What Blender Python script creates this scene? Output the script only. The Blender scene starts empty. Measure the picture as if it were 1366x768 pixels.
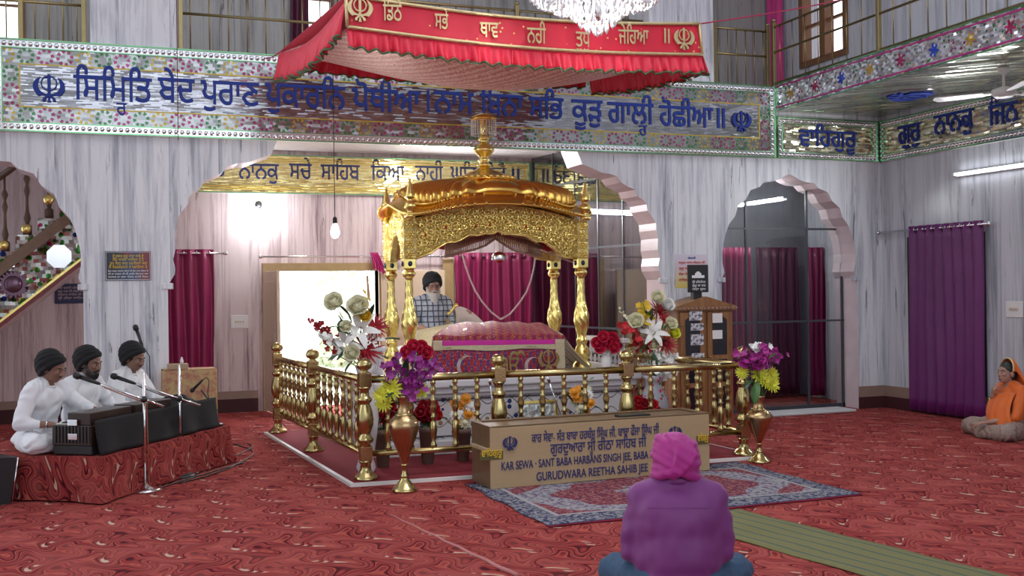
import bpy, bmesh, math, random
import numpy as np
from mathutils import Vector, Matrix, noise as mnoise
random.seed(7)
SC = bpy.context.scene
COL = SC.collection
PI = math.pi

# ---------------------------------------------------------------- camera
H = 1.5
FPX = 1416.55
R_ = Vector((0.93669, -0.34985, -0.01428)).normalized()
FW = Vector((0.34978, 0.93682, 0.00253)).normalized()
YAW, PITCH, ROLL = 0.3573, 0.00253, -0.01428
_fw = Vector((math.sin(YAW)*math.cos(PITCH), math.cos(YAW)*math.cos(PITCH), math.sin(PITCH)))
_r = Vector((math.cos(YAW), -math.sin(YAW), 0)); _u = _r.cross(_fw)
CR = _r*math.cos(ROLL)+_u*math.sin(ROLL)
CU = -_r*math.sin(ROLL)+_u*math.cos(ROLL)
CF = _fw
EYE = Vector((0, 0, H))
cam_d = bpy.data.cameras.new('camera'); cam = bpy.data.objects.new('camera', cam_d); COL.objects.link(cam)
cam_d.sensor_fit = 'HORIZONTAL'; cam_d.sensor_width = 36; cam_d.lens = FPX/1366*36; cam_d.clip_end = 200
M = Matrix((CR, CU, -CF)).transposed().to_4x4(); M.translation = EYE
cam.matrix_world = M
SC.camera = cam

def ray(x, y): return CF + CR*((x-683)/FPX) - CU*((y-384)/FPX)
def fl(x, y, z=0.0):
    d = ray(x, y); t = (z-H)/d.z; return EYE+d*t
def wy(x, y, Y):
    d = ray(x, y); return EYE+d*(Y/d.y)
def wx(x, y, X):
    d = ray(x, y); return EYE+d*(X/d.x)
def proj(p):
    d = Vector(p)-EYE; z = d.dot(CF); return (683+FPX*d.dot(CR)/z, 384-FPX*d.dot(CU)/z)

# ---------------------------------------------------------------- light
SC.view_settings.view_transform = 'Standard'
SC.view_settings.look = 'None'
SC.view_settings.gamma = 1
SC.view_settings.use_curve_mapping = False
SC.view_settings.exposure = -0.48
world = bpy.data.worlds.new('world'); SC.world = world; world.use_nodes = True
wn = world.node_tree
_g = wn.nodes.new('ShaderNodeTexCoord'); _s = wn.nodes.new('ShaderNodeSeparateXYZ'); wn.links.new(_g.outputs['Generated'], _s.inputs[0])
_mr = wn.nodes.new('ShaderNodeMapRange'); _mr.inputs[1].default_value = -0.3; _mr.inputs[2].default_value = 0.7
_mr.inputs[3].default_value = 1.05; _mr.inputs[4].default_value = 6.0
wn.links.new(_s.outputs['Y'], _mr.inputs[0])
wn.nodes['Background'].inputs[0].default_value = (0.86, 0.91, 1.0, 1)
wn.links.new(_mr.outputs[0], wn.nodes['Background'].inputs[1])

def lamp(name, kind, loc, energy, color=(1, 1, 1), size=1.0, size_y=None, direction=None, angle=None):
    l = bpy.data.lights.new(name, kind); l.energy = energy; l.color = color
    if kind == 'AREA':
        l.shape = 'RECTANGLE'; l.size = size; l.size_y = size_y or size
    elif kind == 'SUN':
        l.angle = angle or 0.01
    else:
        l.shadow_soft_size = size
    o = bpy.data.objects.new(name, l); COL.objects.link(o); o.location = loc
    if direction is not None:
        o.rotation_euler = Vector(direction).to_track_quat('-Z', 'Y').to_euler()
    return o
lamp('sunlight', 'SUN', (4, 30, 20), 10.0, (1, 0.95, 0.85), direction=(-0.25, -0.55, -0.85), angle=0.02)
# two added fill lights, behind the camera and below the ceiling; no openings built
lamp('window_daylight', 'AREA', (2.5, -3.5, 4.5), 260, (0.80, 0.87, 1.0), 9, 4, direction=(0.05, 1, -0.22))
lamp('lantern_daylight', 'AREA', (3.2, 5.5, 7.6), 260, (0.85, 0.9, 1.0), 5, 5, direction=(0, 0.1, -1))

# ---------------------------------------------------------------- scene helpers
def worldloc(o):
    v = Vector((0, 0, 0))
    while o is not None:
        v = v+o.location; o = o.parent
    return v
def tag(o, label=None, cat=None, group=None, kind=None):
    if label: o['label'] = label
    if cat: o['category'] = cat
    if group: o['group'] = group
    if kind: o['kind'] = kind
    return o
def thing(name, label, cat, loc=(0, 0, 0), rz=0.0, group=None):
    o = bpy.data.objects.new(name, None); COL.objects.link(o); o.location = loc; o.rotation_euler = (0, 0, rz)
    o.empty_display_size = 0.1
    return tag(o, label, cat, group)
def copy_tree(o, parent=None):
    c = o.copy(); COL.objects.link(c); c.parent = parent
    for ch in list(o.children): copy_tree(ch, c)
    return c

class MB:
    def __init__(s): s.v = []; s.f = []; s.sm = []; s.mi = []; s.cur = 0
    def add(s, vs, fs, smooth=True, T=None):
        b = len(s.v)
        for p in vs:
            p = Vector(p)
            if T is not None: p = T @ p
            s.v.append(p)
        for f in fs:
            s.f.append(tuple(i+b for i in f)); s.sm.append(smooth); s.mi.append(s.cur)
        return s
    def box(s, a, b, T=None):
        x0, y0, z0 = a; x1, y1, z1 = b
        v = [(x0,y0,z0),(x1,y0,z0),(x1,y1,z0),(x0,y1,z0),(x0,y0,z1),(x1,y0,z1),(x1,y1,z1),(x0,y1,z1)]
        return s.add(v, [(3,2,1,0),(4,5,6,7),(0,1,5,4),(1,2,6,5),(2,3,7,6),(3,0,4,7)], False, T)
    def bbox(s, a, b, r=0.01, T=None, seg=2):
        bm = bmesh.new(); bmesh.ops.create_cube(bm, size=1)
        a = Vector(a); b = Vector(b); c = (a+b)/2; d = b-a
        for q in bm.verts: q.co = Vector((q.co.x*d.x+c.x, q.co.y*d.y+c.y, q.co.z*d.z+c.z))
        r = min(r, min(abs(d.x), abs(d.y), abs(d.z))*0.49)
        bmesh.ops.bevel(bm, geom=list(bm.edges), offset=r, segments=seg, affect='EDGES', profile=0.5)
        bm.verts.index_update()
        s.add([q.co.copy() for q in bm.verts], [tuple(q.index for q in f.verts) for f in bm.faces], False, T); bm.free(); return s
    def tube(s, pts, r, n=8, caps=True, closed=False, T=None):
        pts = [Vector(p) for p in pts]; m = len(pts)
        rs = r if isinstance(r, (list, tuple)) else [r]*m
        vs = []; fs = []; up = None
        for i, p in enumerate(pts):
            if closed: t = pts[(i+1) % m]-pts[i-1]
            else: t = pts[min(i+1, m-1)]-pts[max(i-1, 0)]
            if t.length < 1e-9: t = Vector((0, 0, 1))
            t.normalize()
            if up is None:
                up = Vector((0, 0, 1)) if abs(t.z) < 0.9 else Vector((1, 0, 0))
            a = up-t*up.dot(t)
            if a.length < 1e-6: a = t.orthogonal()
            a.normalize(); up = a; b = t.cross(a)
            for k in range(n):
                th = 2*PI*k/n; vs.append(p+(a*math.cos(th)+b*math.sin(th))*rs[i])
        for i in range(m if closed else m-1):
            j = (i+1) % m
            for k in range(n):
                l = (k+1) % n; fs.append((i*n+k, i*n+l, j*n+l, j*n+k))
        if caps and not closed:
            fs.append(tuple(range(n-1, -1, -1))); fs.append(tuple((m-1)*n+k for k in range(n)))
        return s.add(vs, fs, True, T)
    def lathe(s, prof, c=(0, 0, 0), n=20, T=None, rf=None, caps=True):
        vs = []; fs = []; c = Vector(c); m = len(prof)
        for (r, z) in prof:
            for k in range(n):
                th = 2*PI*k/n; q = r*(rf(th, z) if rf else 1)
                vs.append(c+Vector((q*math.cos(th), q*math.sin(th), z)))
        for i in range(m-1):
            for k in range(n):
                l = (k+1) % n; fs.append((i*n+k, i*n+l, (i+1)*n+l, (i+1)*n+k))
        if caps:
            fs.append(tuple(range(n-1, -1, -1))); fs.append(tuple((m-1)*n+k for k in range(n)))
        return s.add(vs, fs, True, T)
    def prism(s, poly, axis, d0, d1, T=None, smooth=False):
        def P(a, b, d):
            return {'x': (d, a, b), 'y': (a, d, b), 'z': (a, b, d)}[axis]
        n = len(poly)
        vs = [P(a, b, d0) for a, b in poly]+[P(a, b, d1) for a, b in poly]
        fs = [tuple(range(n)), tuple(range(2*n-1, n-1, -1))]
        fs += [(i, i+n, (i+1) % n+n, (i+1) % n) for i in range(n)]
        return s.add(vs, fs, smooth, T)
    def ell(s, c, r, nu=12, nv=8, T=None, rot=None):
        c = Vector(c); r = (r, r, r) if not isinstance(r, (tuple, list, Vector)) else r
        vs = []; fs = []
        for i in range(1, nv):
            ph = PI*i/nv
            for k in range(nu):
                th = 2*PI*k/nu
                q = Vector((r[0]*math.sin(ph)*math.cos(th), r[1]*math.sin(ph)*math.sin(th), r[2]*math.cos(ph)))
                if rot is not None: q = rot @ q
                vs.append(c+q)
        a = Vector((0, 0, r[2])); a = rot @ a if rot is not None else a
        vs.append(c+a); vs.append(c-a); t = len(vs)-2; b = len(vs)-1
        for i in range(nv-2):
            for k in range(nu):
                l = (k+1) % nu; fs.append((i*nu+k, (i+1)*nu+k, (i+1)*nu+l, i*nu+l))
        for k in range(nu):
            l = (k+1) % nu; fs.append((t, k, l)); fs.append((b, (nv-2)*nu+l, (nv-2)*nu+k))
        return s.add(vs, fs, True, T)
    def cap(s, p0, r0, p1, r1, n=10):
        p0 = Vector(p0); p1 = Vector(p1); s.tube([p0, p1], [r0, r1], n); s.ell(p0, r0, n, 6); s.ell(p1, r1, n, 6); return s
    def chain(s, pts, rs, n=10):
        for i in range(len(pts)-1): s.cap(pts[i], rs[i], pts[i+1], rs[i+1], n)
        return s
    def grid(s, fn, nu, nv, T=None, thick=0.0, smooth=True, closeu=False):
        vs = []; fs = []
        for j in range(nv+1):
            for i in range(nu+1): vs.append(Vector(fn(i/nu, j/nv)))
        W = nu+1
        for j in range(nv):
            for i in range(nu): fs.append((j*W+i, j*W+i+1, (j+1)*W+i+1, (j+1)*W+i))
        if thick:
            nn = [Vector((0, 0, 0)) for _ in vs]
            for f in fs:
                q = (vs[f[1]]-vs[f[0]]).cross(vs[f[3]]-vs[f[0]])
                for i in f: nn[i] += q
            N = len(vs); vs += [vs[i]-nn[i].normalized()*thick for i in range(N)]
            fs += [tuple(i+N for i in reversed(f)) for f in fs]
            rim = [i for i in range(W)]+[j*W+nu for j in range(1, nv+1)]+[nv*W+i for i in range(nu-1, -1, -1)]+[j*W for j in range(nv-1, 0, -1)]
            for a, b in zip(rim, rim[1:]+rim[:1]): fs.append((b, a, a+N, b+N))
        return s.add(vs, fs, smooth, T)
    def build(s, name, m, parent=None, world=True, label=None, kind=None):
        me = bpy.data.meshes.new(name)
        off = worldloc(parent) if (parent is not None and world) else Vector((0, 0, 0))
        me.from_pydata([v-off for v in s.v], [], s.f)
        me.polygons.foreach_set('use_smooth', s.sm)
        ms = m if isinstance(m, (list, tuple)) else [m]
        for q in ms: me.materials.append(q)
        me.polygons.foreach_set('material_index', s.mi)
        me.update()
        o = bpy.data.objects.new(name, me); COL.objects.link(o)
        if parent is not None: o.parent = parent
        if label: o['label'] = label
        if kind: o['kind'] = kind
        return o
def structure(name, mb, m, parent=None):
    o = mb.build(name, m, parent)
    o['kind'] = 'structure'
    return o
def single(name, mb, m, label, cat, group=None, kind=None):
    """a thing that is one mesh: its origin goes to the middle of its base"""
    lo = [min(v[i] for v in mb.v) for i in range(3)]; hi = [max(v[i] for v in mb.v) for i in range(3)]
    base = Vector(((lo[0]+hi[0])/2, (lo[1]+hi[1])/2, lo[2]))
    mb.v = [v-base for v in mb.v]
    o = mb.build(name, m); o.location = base
    return tag(o, label, cat, group, kind)
def rotz(a): return Matrix.Rotation(a, 4, 'Z')
def at(loc, rz=0): return Matrix.Translation(Vector(loc)) @ Matrix.Rotation(rz, 4, 'Z')
def remesh(mb, voxel, smooth=4, disp=None, factor=0.5):
    """one continuous surface from overlapping closed pieces"""
    me = bpy.data.meshes.new('tmp'); me.from_pydata(mb.v, [], mb.f); o = bpy.data.objects.new('tmp', me); COL.objects.link(o)
    md = o.modifiers.new('r', 'REMESH'); md.mode = 'VOXEL'; md.voxel_size = voxel; md.use_smooth_shade = True
    if smooth:
        ms = o.modifiers.new('s', 'SMOOTH'); ms.factor = factor; ms.iterations = smooth
    dg = bpy.context.evaluated_depsgraph_get(); ev = o.evaluated_get(dg); em = ev.to_mesh()
    vs = [v.co.copy() for v in em.vertices]; fs = [tuple(p.vertices) for p in em.polygons]; ns = [v.normal.copy() for v in em.vertices]
    ev.to_mesh_clear(); bpy.data.objects.remove(o); bpy.data.meshes.remove(me)
    out = MB()
    if disp: vs = [v+n*disp(v, n) for v, n in zip(vs, ns)]
    out.add(vs, fs, True)
    return out

# ---------------------------------------------------------------- material helpers
class NM:
    def __init__(s, name):
        s.m = bpy.data.materials.new(name); s.m.use_nodes = True; s.t = s.m.node_tree; s.b = s.t.nodes['Principled BSDF']; s._p = None; s._o = None
    def n(s, t): return s.t.nodes.new(t)
    def put(s, sock, v):
        if hasattr(v, 'links') or isinstance(v, bpy.types.NodeSocket): s.t.links.new(v, sock)
        elif isinstance(v, (tuple, list)):
            sock.default_value = tuple(v)+((1,) if len(v) == 3 and sock.type == 'RGBA' else ())
        else: sock.default_value = v
    def set(s, **k):
        for a, v in k.items(): s.put(s.b.inputs[a.replace('_', ' ')], v)
        return s
    def math(s, op, a, b=0.0, c=0.0):
        q = s.n('ShaderNodeMath'); q.operation = op; s.put(q.inputs[0], a); s.put(q.inputs[1], b); s.put(q.inputs[2], c); return q.outputs[0]
    def add(s, a, b): return s.math('ADD', a, b)
    def sub(s, a, b): return s.math('SUBTRACT', a, b)
    def mul(s, a, b): return s.math('MULTIPLY', a, b)
    def sin(s, a): return s.math('SINE', a)
    def fract(s, a): return s.math('FRACT', a)
    def floor(s, a): return s.math('FLOOR', a)
    def lt(s, a, b): return s.math('LESS_THAN', a, b)
    def gt(s, a, b): return s.math('GREATER_THAN', a, b)
    def pos(s):
        if s._p is None: s._p = s.n('ShaderNodeNewGeometry').outputs['Position']
        return s._p
    def obj(s):
        if s._o is None: s._o = s.n('ShaderNodeTexCoord').outputs['Object']
        return s._o
    def sep(s, v):
        q = s.n('ShaderNodeSeparateXYZ'); s.put(q.inputs[0], v); return q.outputs[0], q.outputs[1], q.outputs[2]
    def comb(s, x, y, z):
        q = s.n('ShaderNodeCombineXYZ'); s.put(q.inputs[0], x); s.put(q.inputs[1], y); s.put(q.inputs[2], z); return q.outputs[0]
    def noise(s, v, scale=1.0, detail=2.0, rough=0.5, dist=0.0, color=False):
        q = s.n('ShaderNodeTexNoise'); s.put(q.inputs['Vector'], v); q.inputs['Scale'].default_value = scale; q.inputs['Detail'].default_value = detail
        q.inputs['Roughness'].default_value = rough; q.inputs['Distortion'].default_value = dist
        return q.outputs['Color' if color else 'Fac']
    def vor(s, v, scale=1.0, feature='F1', out='Distance'):
        q = s.n('ShaderNodeTexVoronoi'); q.feature = feature; s.put(q.inputs['Vector'], v); q.inputs['Scale'].default_value = scale; return q.outputs[out]
    def white(s, v):
        q = s.n('ShaderNodeTexWhiteNoise'); q.noise_dimensions = '3D'; s.put(q.inputs['Vector'], v); return q.outputs['Value'], q.outputs['Color']
    def ramp(s, f, stops, interp='LINEAR'):
        q = s.n('ShaderNodeValToRGB'); s.put(q.inputs[0], f); cr = q.color_ramp; cr.interpolation = interp
        while len(cr.elements) < len(stops): cr.elements.new(0.5)
        for e, (p, c) in zip(cr.elements, stops):
            e.position = p; c = (c, c, c) if not isinstance(c, (tuple, list)) else c; e.color = (*c[:3], 1)
        return q.outputs[0]
    def mix(s, f, a, b, blend='MIX'):
        q = s.n('ShaderNodeMix'); q.data_type = 'RGBA'; q.blend_type = blend; s.put(q.inputs[0], f); s.put(q.inputs[6], a); s.put(q.inputs[7], b); return q.outputs[2]
    def bump(s, h, strength=0.3, dist=0.01):
        q = s.n('ShaderNodeBump'); q.inputs['Strength'].default_value = strength; q.inputs['Distance'].default_value = dist; s.put(q.inputs['Height'], h)
        s.t.links.new(q.outputs[0], s.b.inputs['Normal']); return s
def simple(name, col, rough=0.5, metal=0.0, var=0.12, scale=12.0, bump=0.0, bscale=60.0, **k):
    q = NM(name); f = q.noise(q.obj(), scale, 3)
    c = q.mix(f, tuple(x*(1-var) for x in col), tuple(min(1, x*(1+var)) for x in col))
    q.set(Base_Color=c, Roughness=rough, Metallic=metal, **k)
    if bump: q.bump(q.noise(q.obj(), bscale, 3), bump, 0.01)
    return q.m
def emit(name, col, strength):
    q = NM(name); q.set(Base_Color=col, Emission_Color=col, Emission_Strength=strength); return q.m

# ---------------------------------------------------------------- lettering
def _order(t):
    """put the short i sign before its consonant; take joined ra and ha out, noting where they hang"""
    t = list(t); out = []; sub = []; i = 0
    while i < len(t):
        ch = t[i]
        if ch == '\u0A4D' and i+1 < len(t):
            sub.append((len(out), t[i+1])); i += 2; continue
        if ch == '\u0A3F':
            j = len(out)-1
            out.insert(j, ch)
            sub = [(a+1 if a > j else a, b) for a, b in sub]
        else: out.append(ch)
        i += 1
    return ''.join(out), sub
_glyph = {}
def _raw(t, bold=0.0):
    """outlines of a line of text filled piece by piece, strokes thickened by bold"""
    if (t, bold) in _glyph: return _glyph[(t, bold)]
    from mathutils.geometry import delaunay_2d_cdt, interpolate_bezier
    cu = bpy.data.curves.new('t', 'FONT'); cu.body = t; cu.size = 1
    o = bpy.data.objects.new('t', cu); COL.objects.link(o)
    dg = bpy.context.evaluated_depsgraph_get(); cv = o.to_curve(dg)
    loops = []
    for sp in cv.splines:
        pts = []
        if sp.type == 'BEZIER':
            bp = sp.bezier_points; n = len(bp)
            for i in range(n):
                p, q = bp[i], bp[(i+1) % n]
                straight = (p.handle_right-p.co).cross(q.co-p.co).length < 1e-4 and (q.handle_left-q.co).cross(q.co-p.co).length < 1e-4
                pts += [Vector(p.co)] if straight else [Vector(v) for v in interpolate_bezier(p.co, p.handle_right, q.handle_left, q.co, 5)[:-1]]
        else: pts = [Vector(p.co[:3]) for p in sp.points]
        cl = []
        for p in pts:
            if not cl or (p-cl[-1]).length > 1e-4: cl.append(p)
        if len(cl) > 2 and (cl[0]-cl[-1]).length < 1e-4: cl.pop()
        if len(cl) > 2: loops.append(cl)
    o.to_curve_clear(); bpy.data.objects.remove(o); bpy.data.curves.remove(cu)
    def area(l): return sum(a.x*b.y-b.x*a.y for a, b in zip(l, l[1:]+l[:1]))/2
    if not loops: return [(0, 0)], []
    sg = 1 if area(max(loops, key=lambda l: abs(area(l)))) > 0 else -1
    if bold:
        res = []
        for l in loops:
            n = len(l); q = []
            for i in range(n):
                d0 = (l[i]-l[i-1]).normalized(); d1 = (l[(i+1) % n]-l[i]).normalized()
                m = Vector((d0.y+d1.y, -d0.x-d1.x, 0))
                if m.length < 0.3: m = Vector((d1.y, -d1.x, 0))
                m.normalize(); q.append(l[i]+m*bold*sg)
            res.append(q)
        loops = res
    pts = []; eds = []
    for l in loops:
        b = len(pts); n = len(l); pts += [Vector((p.x, p.y)) for p in l]; eds += [(b+i, b+(i+1) % n) for i in range(n)]
    E0 = np.array([pts[a] for a, _ in eds]); E1 = np.array([pts[b] for _, b in eds])
    ov, _, of, *_ = delaunay_2d_cdt(pts, eds, [], 0, 1e-6)
    vs = [(p.x, p.y) for p in ov]; fs = []
    V = np.array(vs); Fa = np.array([tuple(f) for f in of])
    C = V[Fa].mean(1)
    up = (E0[None, :, 1] <= C[:, None, 1]) & (E1[None, :, 1] > C[:, None, 1]); dn = (E0[None, :, 1] > C[:, None, 1]) & (E1[None, :, 1] <= C[:, None, 1])
    dy = np.where(np.abs(E1[:, 1]-E0[:, 1]) < 1e-12, 1, E1[:, 1]-E0[:, 1])
    X = E0[None, :, 0]+(C[:, None, 1]-E0[None, :, 1])/dy[None]*(E1-E0)[None, :, 0]
    right = X > C[:, None, 0]
    W = (up & right).sum(1)-(dn & right).sum(1)
    for f, w_ in zip(Fa, W):
        if w_ == 0: continue
        A, B, D = V[f]; cr = (B[0]-A[0])*(D[1]-A[1])-(B[1]-A[1])*(D[0]-A[0])
        if abs(cr) > 1e-12: fs.append(tuple(int(k) for k in (f if cr > 0 else f[::-1])))
    used = sorted({k for f in fs for k in f}); ix = {k: i for i, k in enumerate(used)}
    vs = [vs[k] for k in used]; fs = [tuple(ix[k] for k in f) for f in fs]
    _glyph[(t, bold)] = (vs, fs)
    return vs, fs
def text_shape(t, bold=0.0):
    s, sub = _order(t); vs, fs = _raw(s, bold)
    for k, ch in sub:
        pre, _ = _raw(s[:k]+'.'); base = max(v[0] for v in pre)-0.16
        v2, f2 = _raw(ch, bold); w = max(v[0] for v in v2); b = len(vs)
        vs = vs+[(base-0.36+x*0.55, y*0.5-0.36) for x, y in v2]; fs = fs+[tuple(i+b for i in f) for f in f2]
    return vs, fs
def lay_text(mb, t, O, U, V, width=None, height=None, depth=0.004, bold=0.008):
    """letters of text t lie in the plane O + U*a + V*b; width is the run of the line, height the size of the letters"""
    vs, fs = text_shape(t, bold); x0 = min(v[0] for v in vs); x1 = max(v[0] for v in vs)
    sx = width/(x1-x0) if width else height; sy = height if height else sx
    U = Vector(U).normalized(); V = Vector(V).normalized(); N = U.cross(V); O = Vector(O); n = len(vs)
    P = [O+U*((x-x0)*sx)+V*(y*sy)+N*depth for x, y in vs]
    Q = [p-N*depth for p in P]
    ed = {}
    for f in fs:
        for a, b in zip(f, f[1:]+f[:1]):
            k = (min(a, b), max(a, b)); ed.setdefault(k, []).append((a, b))
    side = [(b, a, a+n, b+n) for k, l in ed.items() if len(l) == 1 for a, b in l]
    mb.add(P+Q, list(fs)+side, False); return mb
def lay_khanda(mb, O, U, V, h, depth=0.004, ring=True):
    """the emblem: upright double-edged sword, ring, and two crossed curved swords; O is its middle, h its height"""
    U = Vector(U).normalized(); V = Vector(V).normalized(); N = U.cross(V); O = Vector(O)
    lay = [depth]
    def put(poly):
        lay[0] += 0.0003; depth = lay[0]
        n = len(poly); P = [O+U*(a*h)+V*(b*h)+N*depth for a, b in poly]; Q = [p-N*depth for p in P]
        mb.add(P+Q, [tuple(range(n))]+[(i, (i+1) % n, (i+1) % n+n, i+n)[::-1] for i in range(n)], False)
    put([(-.05, -.18), (.05, -.18), (.055, .36), (.085, .40), (0, .5), (-.085, .40), (-.055, .36)])
    put([(-.06, -.48), (.06, -.48), (.035, -.36), (.035, -.18), (-.035, -.18), (-.035, -.36)])
    if ring:
        m = 28
        for k in range(m):
            a0 = 2*PI*k/m; a1 = 2*PI*(k+1)/m
            put([(r*math.cos(a), .17+r*math.sin(a)) for r, a in ((.222, a0), (.265, a0), (.265, a1), (.222, a1))])
    blade = [(-.27, .39), (-.40, .30), (-.48, .19), (-.51, .07), (-.49, -.05), (-.43, -.16), (-.33, -.27), (-.22, -.235), (-.1, -.25), (0, -.27), (.09, -.34), (.13, -.45), (.22, -.43),
             (.2, -.35), (.1, -.25), (0, -.2), (-.12, -.185), (-.22, -.14), (-.30, -.06), (-.345, .05), (-.345, .16), (-.31, .27)]
    for sg in (1, -1):
        t = [(sg*a, b) for a, b in blade]; put(t if sg > 0 else t[::-1])
    return mb
# ================================================================ materials
def marble(name, lo, mid, hi, slab=0.46, sx=1.0):
    q = NM(name); x, y, z = q.sep(q.pos()); u = q.add(x, q.mul(y, 1.03))
    sl = q.floor(q.math('DIVIDE', u, slab)); sv = q.mul(sl, 7.31)
    a = q.noise(q.comb(q.mul(u, 7.0*sx), q.mul(z, 0.45), sv), 1.0, 7, 0.68, 0.5)
    b = q.noise(q.comb(q.mul(u, 30*sx), q.mul(z, 1.1), sv), 1.0, 4, 0.6, 0.3)
    f = q.add(q.mul(a, 0.72), q.mul(b, 0.28))
    c = q.ramp(f, [(0.34, lo), (0.43, mid), (0.52, hi), (0.8, tuple(min(1, v*1.06) for v in hi))])
    v = q.noise(q.comb(q.mul(u, 9*sx), q.mul(z, 0.55), q.add(sv, 3.3)), 1.0, 8, 0.72, 1.1)
    vein = q.ramp(v, [(0.355, 1.0), (0.385, 0.0)])
    c = q.mix(q.mul(vein, 0.8), c, tuple(v*0.45 for v in lo))
    j = q.lt(q.fract(q.math('DIVIDE', u, slab)), 0.012)
    c = q.mix(q.mul(j, 0.45), c, tuple(v*0.6 for v in lo))
    q.set(Base_Color=c, Roughness=0.28)
    q.b.inputs['Specular IOR Level'].default_value = 0.35
    return q.m
M_MARBLE = marble('front_marble', (0.22, 0.24, 0.29), (0.48, 0.50, 0.55), (0.70, 0.71, 0.745))
M_MARBLE_IN = marble('inner_marble', (0.20, 0.14, 0.15), (0.45, 0.35, 0.36), (0.64, 0.53, 0.53))  # pink tint carries red light bounced off the carpet, put into the colour
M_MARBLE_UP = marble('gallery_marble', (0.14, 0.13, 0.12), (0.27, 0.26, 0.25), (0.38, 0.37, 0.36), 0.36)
M_MARBLE_UPR = marble('side_marble', (0.24, 0.26, 0.31), (0.42, 0.43, 0.48), (0.57, 0.58, 0.63))
M_REVEAL = simple('arch_reveal_marble', (0.66, 0.55, 0.57), 0.3, var=0.18, scale=4)

def carpet(name, su, sv, mode='floor', ang=0.0, nl=5.0):
    q = NM(name); x, y, z = q.sep(q.pos())
    if mode == 'floor': u, v = x, y
    else:
        u = q.add(q.mul(x, math.cos(ang)), q.mul(y, math.sin(ang)))
        w = q.add(q.mul(x, -math.sin(ang)), q.mul(y, math.cos(ang)))
        v = q.sub(z, w)
        u = q.add(u, q.mul(w, 0.9))
    wob = q.noise(q.pos(), 1.1, 1)
    u = q.add(q.math('DIVIDE', u, su), q.mul(wob, 0.5)); v = q.add(q.math('DIVIDE', v, sv), q.mul(wob, 0.6))
    t = 2*PI
    ph = q.mul(v, t)
    s1 = q.sin(q.add(q.mul(u, t), q.mul(q.sin(ph), 1.6)))
    s2 = q.sin(q.add(q.mul(u, t*2), q.mul(q.sin(q.add(ph, 1.1)), 1.1)))
    L = q.add(q.mul(v, nl), q.add(q.mul(s1, 1.15), q.mul(s2, 0.5)))
    L = q.add(L, q.mul(q.noise(q.pos(), 7.0, 2), 0.3 if mode == 'floor' else 0.6))
    big = q.noise(q.comb(q.mul(u, 0.9), q.mul(L, 0.5), 0), 1.0, 2)
    f = q.fract(L)
    c = q.ramp(f, [(0.0, (0.05, 0.006, 0.010)), (0.14, (0.09, 0.010, 0.016)), (0.24, (0.26, 0.028, 0.032)), (0.42, (0.33, 0.045, 0.042)),
                   (0.55, (0.15, 0.014, 0.02)), (0.66, (0.32, 0.045, 0.042)), (0.80, (0.40, 0.10, 0.07)), (0.88, (0.22, 0.024, 0.026)), (1.0, (0.05, 0.006, 0.010))])
    sp = q.mul(q.gt(s1, 0.925), q.mul(q.gt(f, 0.45), q.lt(f, 0.85)))
    sp = q.mul(sp, q.gt(q.sin(q.add(ph, q.mul(u, 0.4))), 0.70 if mode == 'floor' else 0.2))
    c = q.mix(q.mul(q.ramp(big, [(0.42, 0.0), (0.6, 1.0)]), 0.5), c, (0.42, 0.10, 0.085))
    c = q.mix(q.mul(sp, 0.85), c, (0.55, 0.44, 0.34))
    n = q.noise(q.pos(), 160, 2)
    c = q.mix(0.25, c, q.ramp(n, [(0.3, 0.25), (0.7, 1.0)]), 'MULTIPLY')
    q.set(Base_Color=c, Roughness=0.95); q.b.inputs['Specular IOR Level'].default_value = 0.1
    q.bump(n, 0.3, 0.005)
    return q.m
M_CARPET = carpet('red_swirl_carpet', 0.36, 0.50)
M_COVER = carpet('red_swirl_cover', 0.26, 0.36, 'side', math.atan2(1.49, 1.04), 3.5)
M_MAROON = simple('maroon_skirting', (0.05, 0.008, 0.012), 0.7)
M_TAN = simple('tan_skirting', (0.28, 0.19, 0.15), 0.4)
M_PLASTER = simple('ceiling_plaster', (0.72, 0.72, 0.70), 0.8)
M_INCEIL = simple('inner_ceiling', (0.66, 0.62, 0.62), 0.25)
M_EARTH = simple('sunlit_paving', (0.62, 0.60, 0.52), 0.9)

def mosaic(name, tint, tint2, du=0.10, dv=0.012, rough=0.14, amp=0.16):
    """small strips of looking-glass, each set at its own slight tilt"""
    q = NM(name); x, y, z = q.sep(q.pos()); u = q.add(x, y)
    row = q.floor(q.math('DIVIDE', q.add(z, q.mul(q.noise(q.comb(q.mul(u, 2.0), 0, 0), 1, 2), 0.03)), dv))
    us = q.add(q.math('DIVIDE', u, du), q.mul(row, 0.37))
    us = q.add(us, q.mul(q.sin(q.mul(row, 12.7)), 0.4))
    cell = q.comb(q.floor(us), row, q.floor(q.mul(x, 0.001)))
    val, colr = q.white(cell)
    r, g, b = q.sep(colr)
    nm = q.n('ShaderNodeNewGeometry').outputs['Normal']
    off = q.comb(q.mul(q.sub(r, 0.5), amp), q.mul(q.sub(g, 0.5), amp), q.mul(q.sub(b, 0.5), amp*1.5))
    va = q.n('ShaderNodeVectorMath'); va.operation = 'ADD'; q.put(va.inputs[0], nm); q.put(va.inputs[1], off)
    vn = q.n('ShaderNodeVectorMath'); vn.operation = 'NORMALIZE'; q.put(vn.inputs[0], va.outputs[0])
    q.put(q.b.inputs['Normal'], vn.outputs[0])
    c = q.mix(val, tint, tint2)
    q.set(Base_Color=c, Metallic=0.92, Roughness=rough)
    return q
M_MIRROR = mosaic('silver_mirror_mosaic', (0.26, 0.26, 0.28), (0.44, 0.44, 0.46)).m
M_MIRROR_GOLD = mosaic('gold_mirror_mosaic', (0.62, 0.52, 0.20), (0.92, 0.80, 0.40)).m
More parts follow.
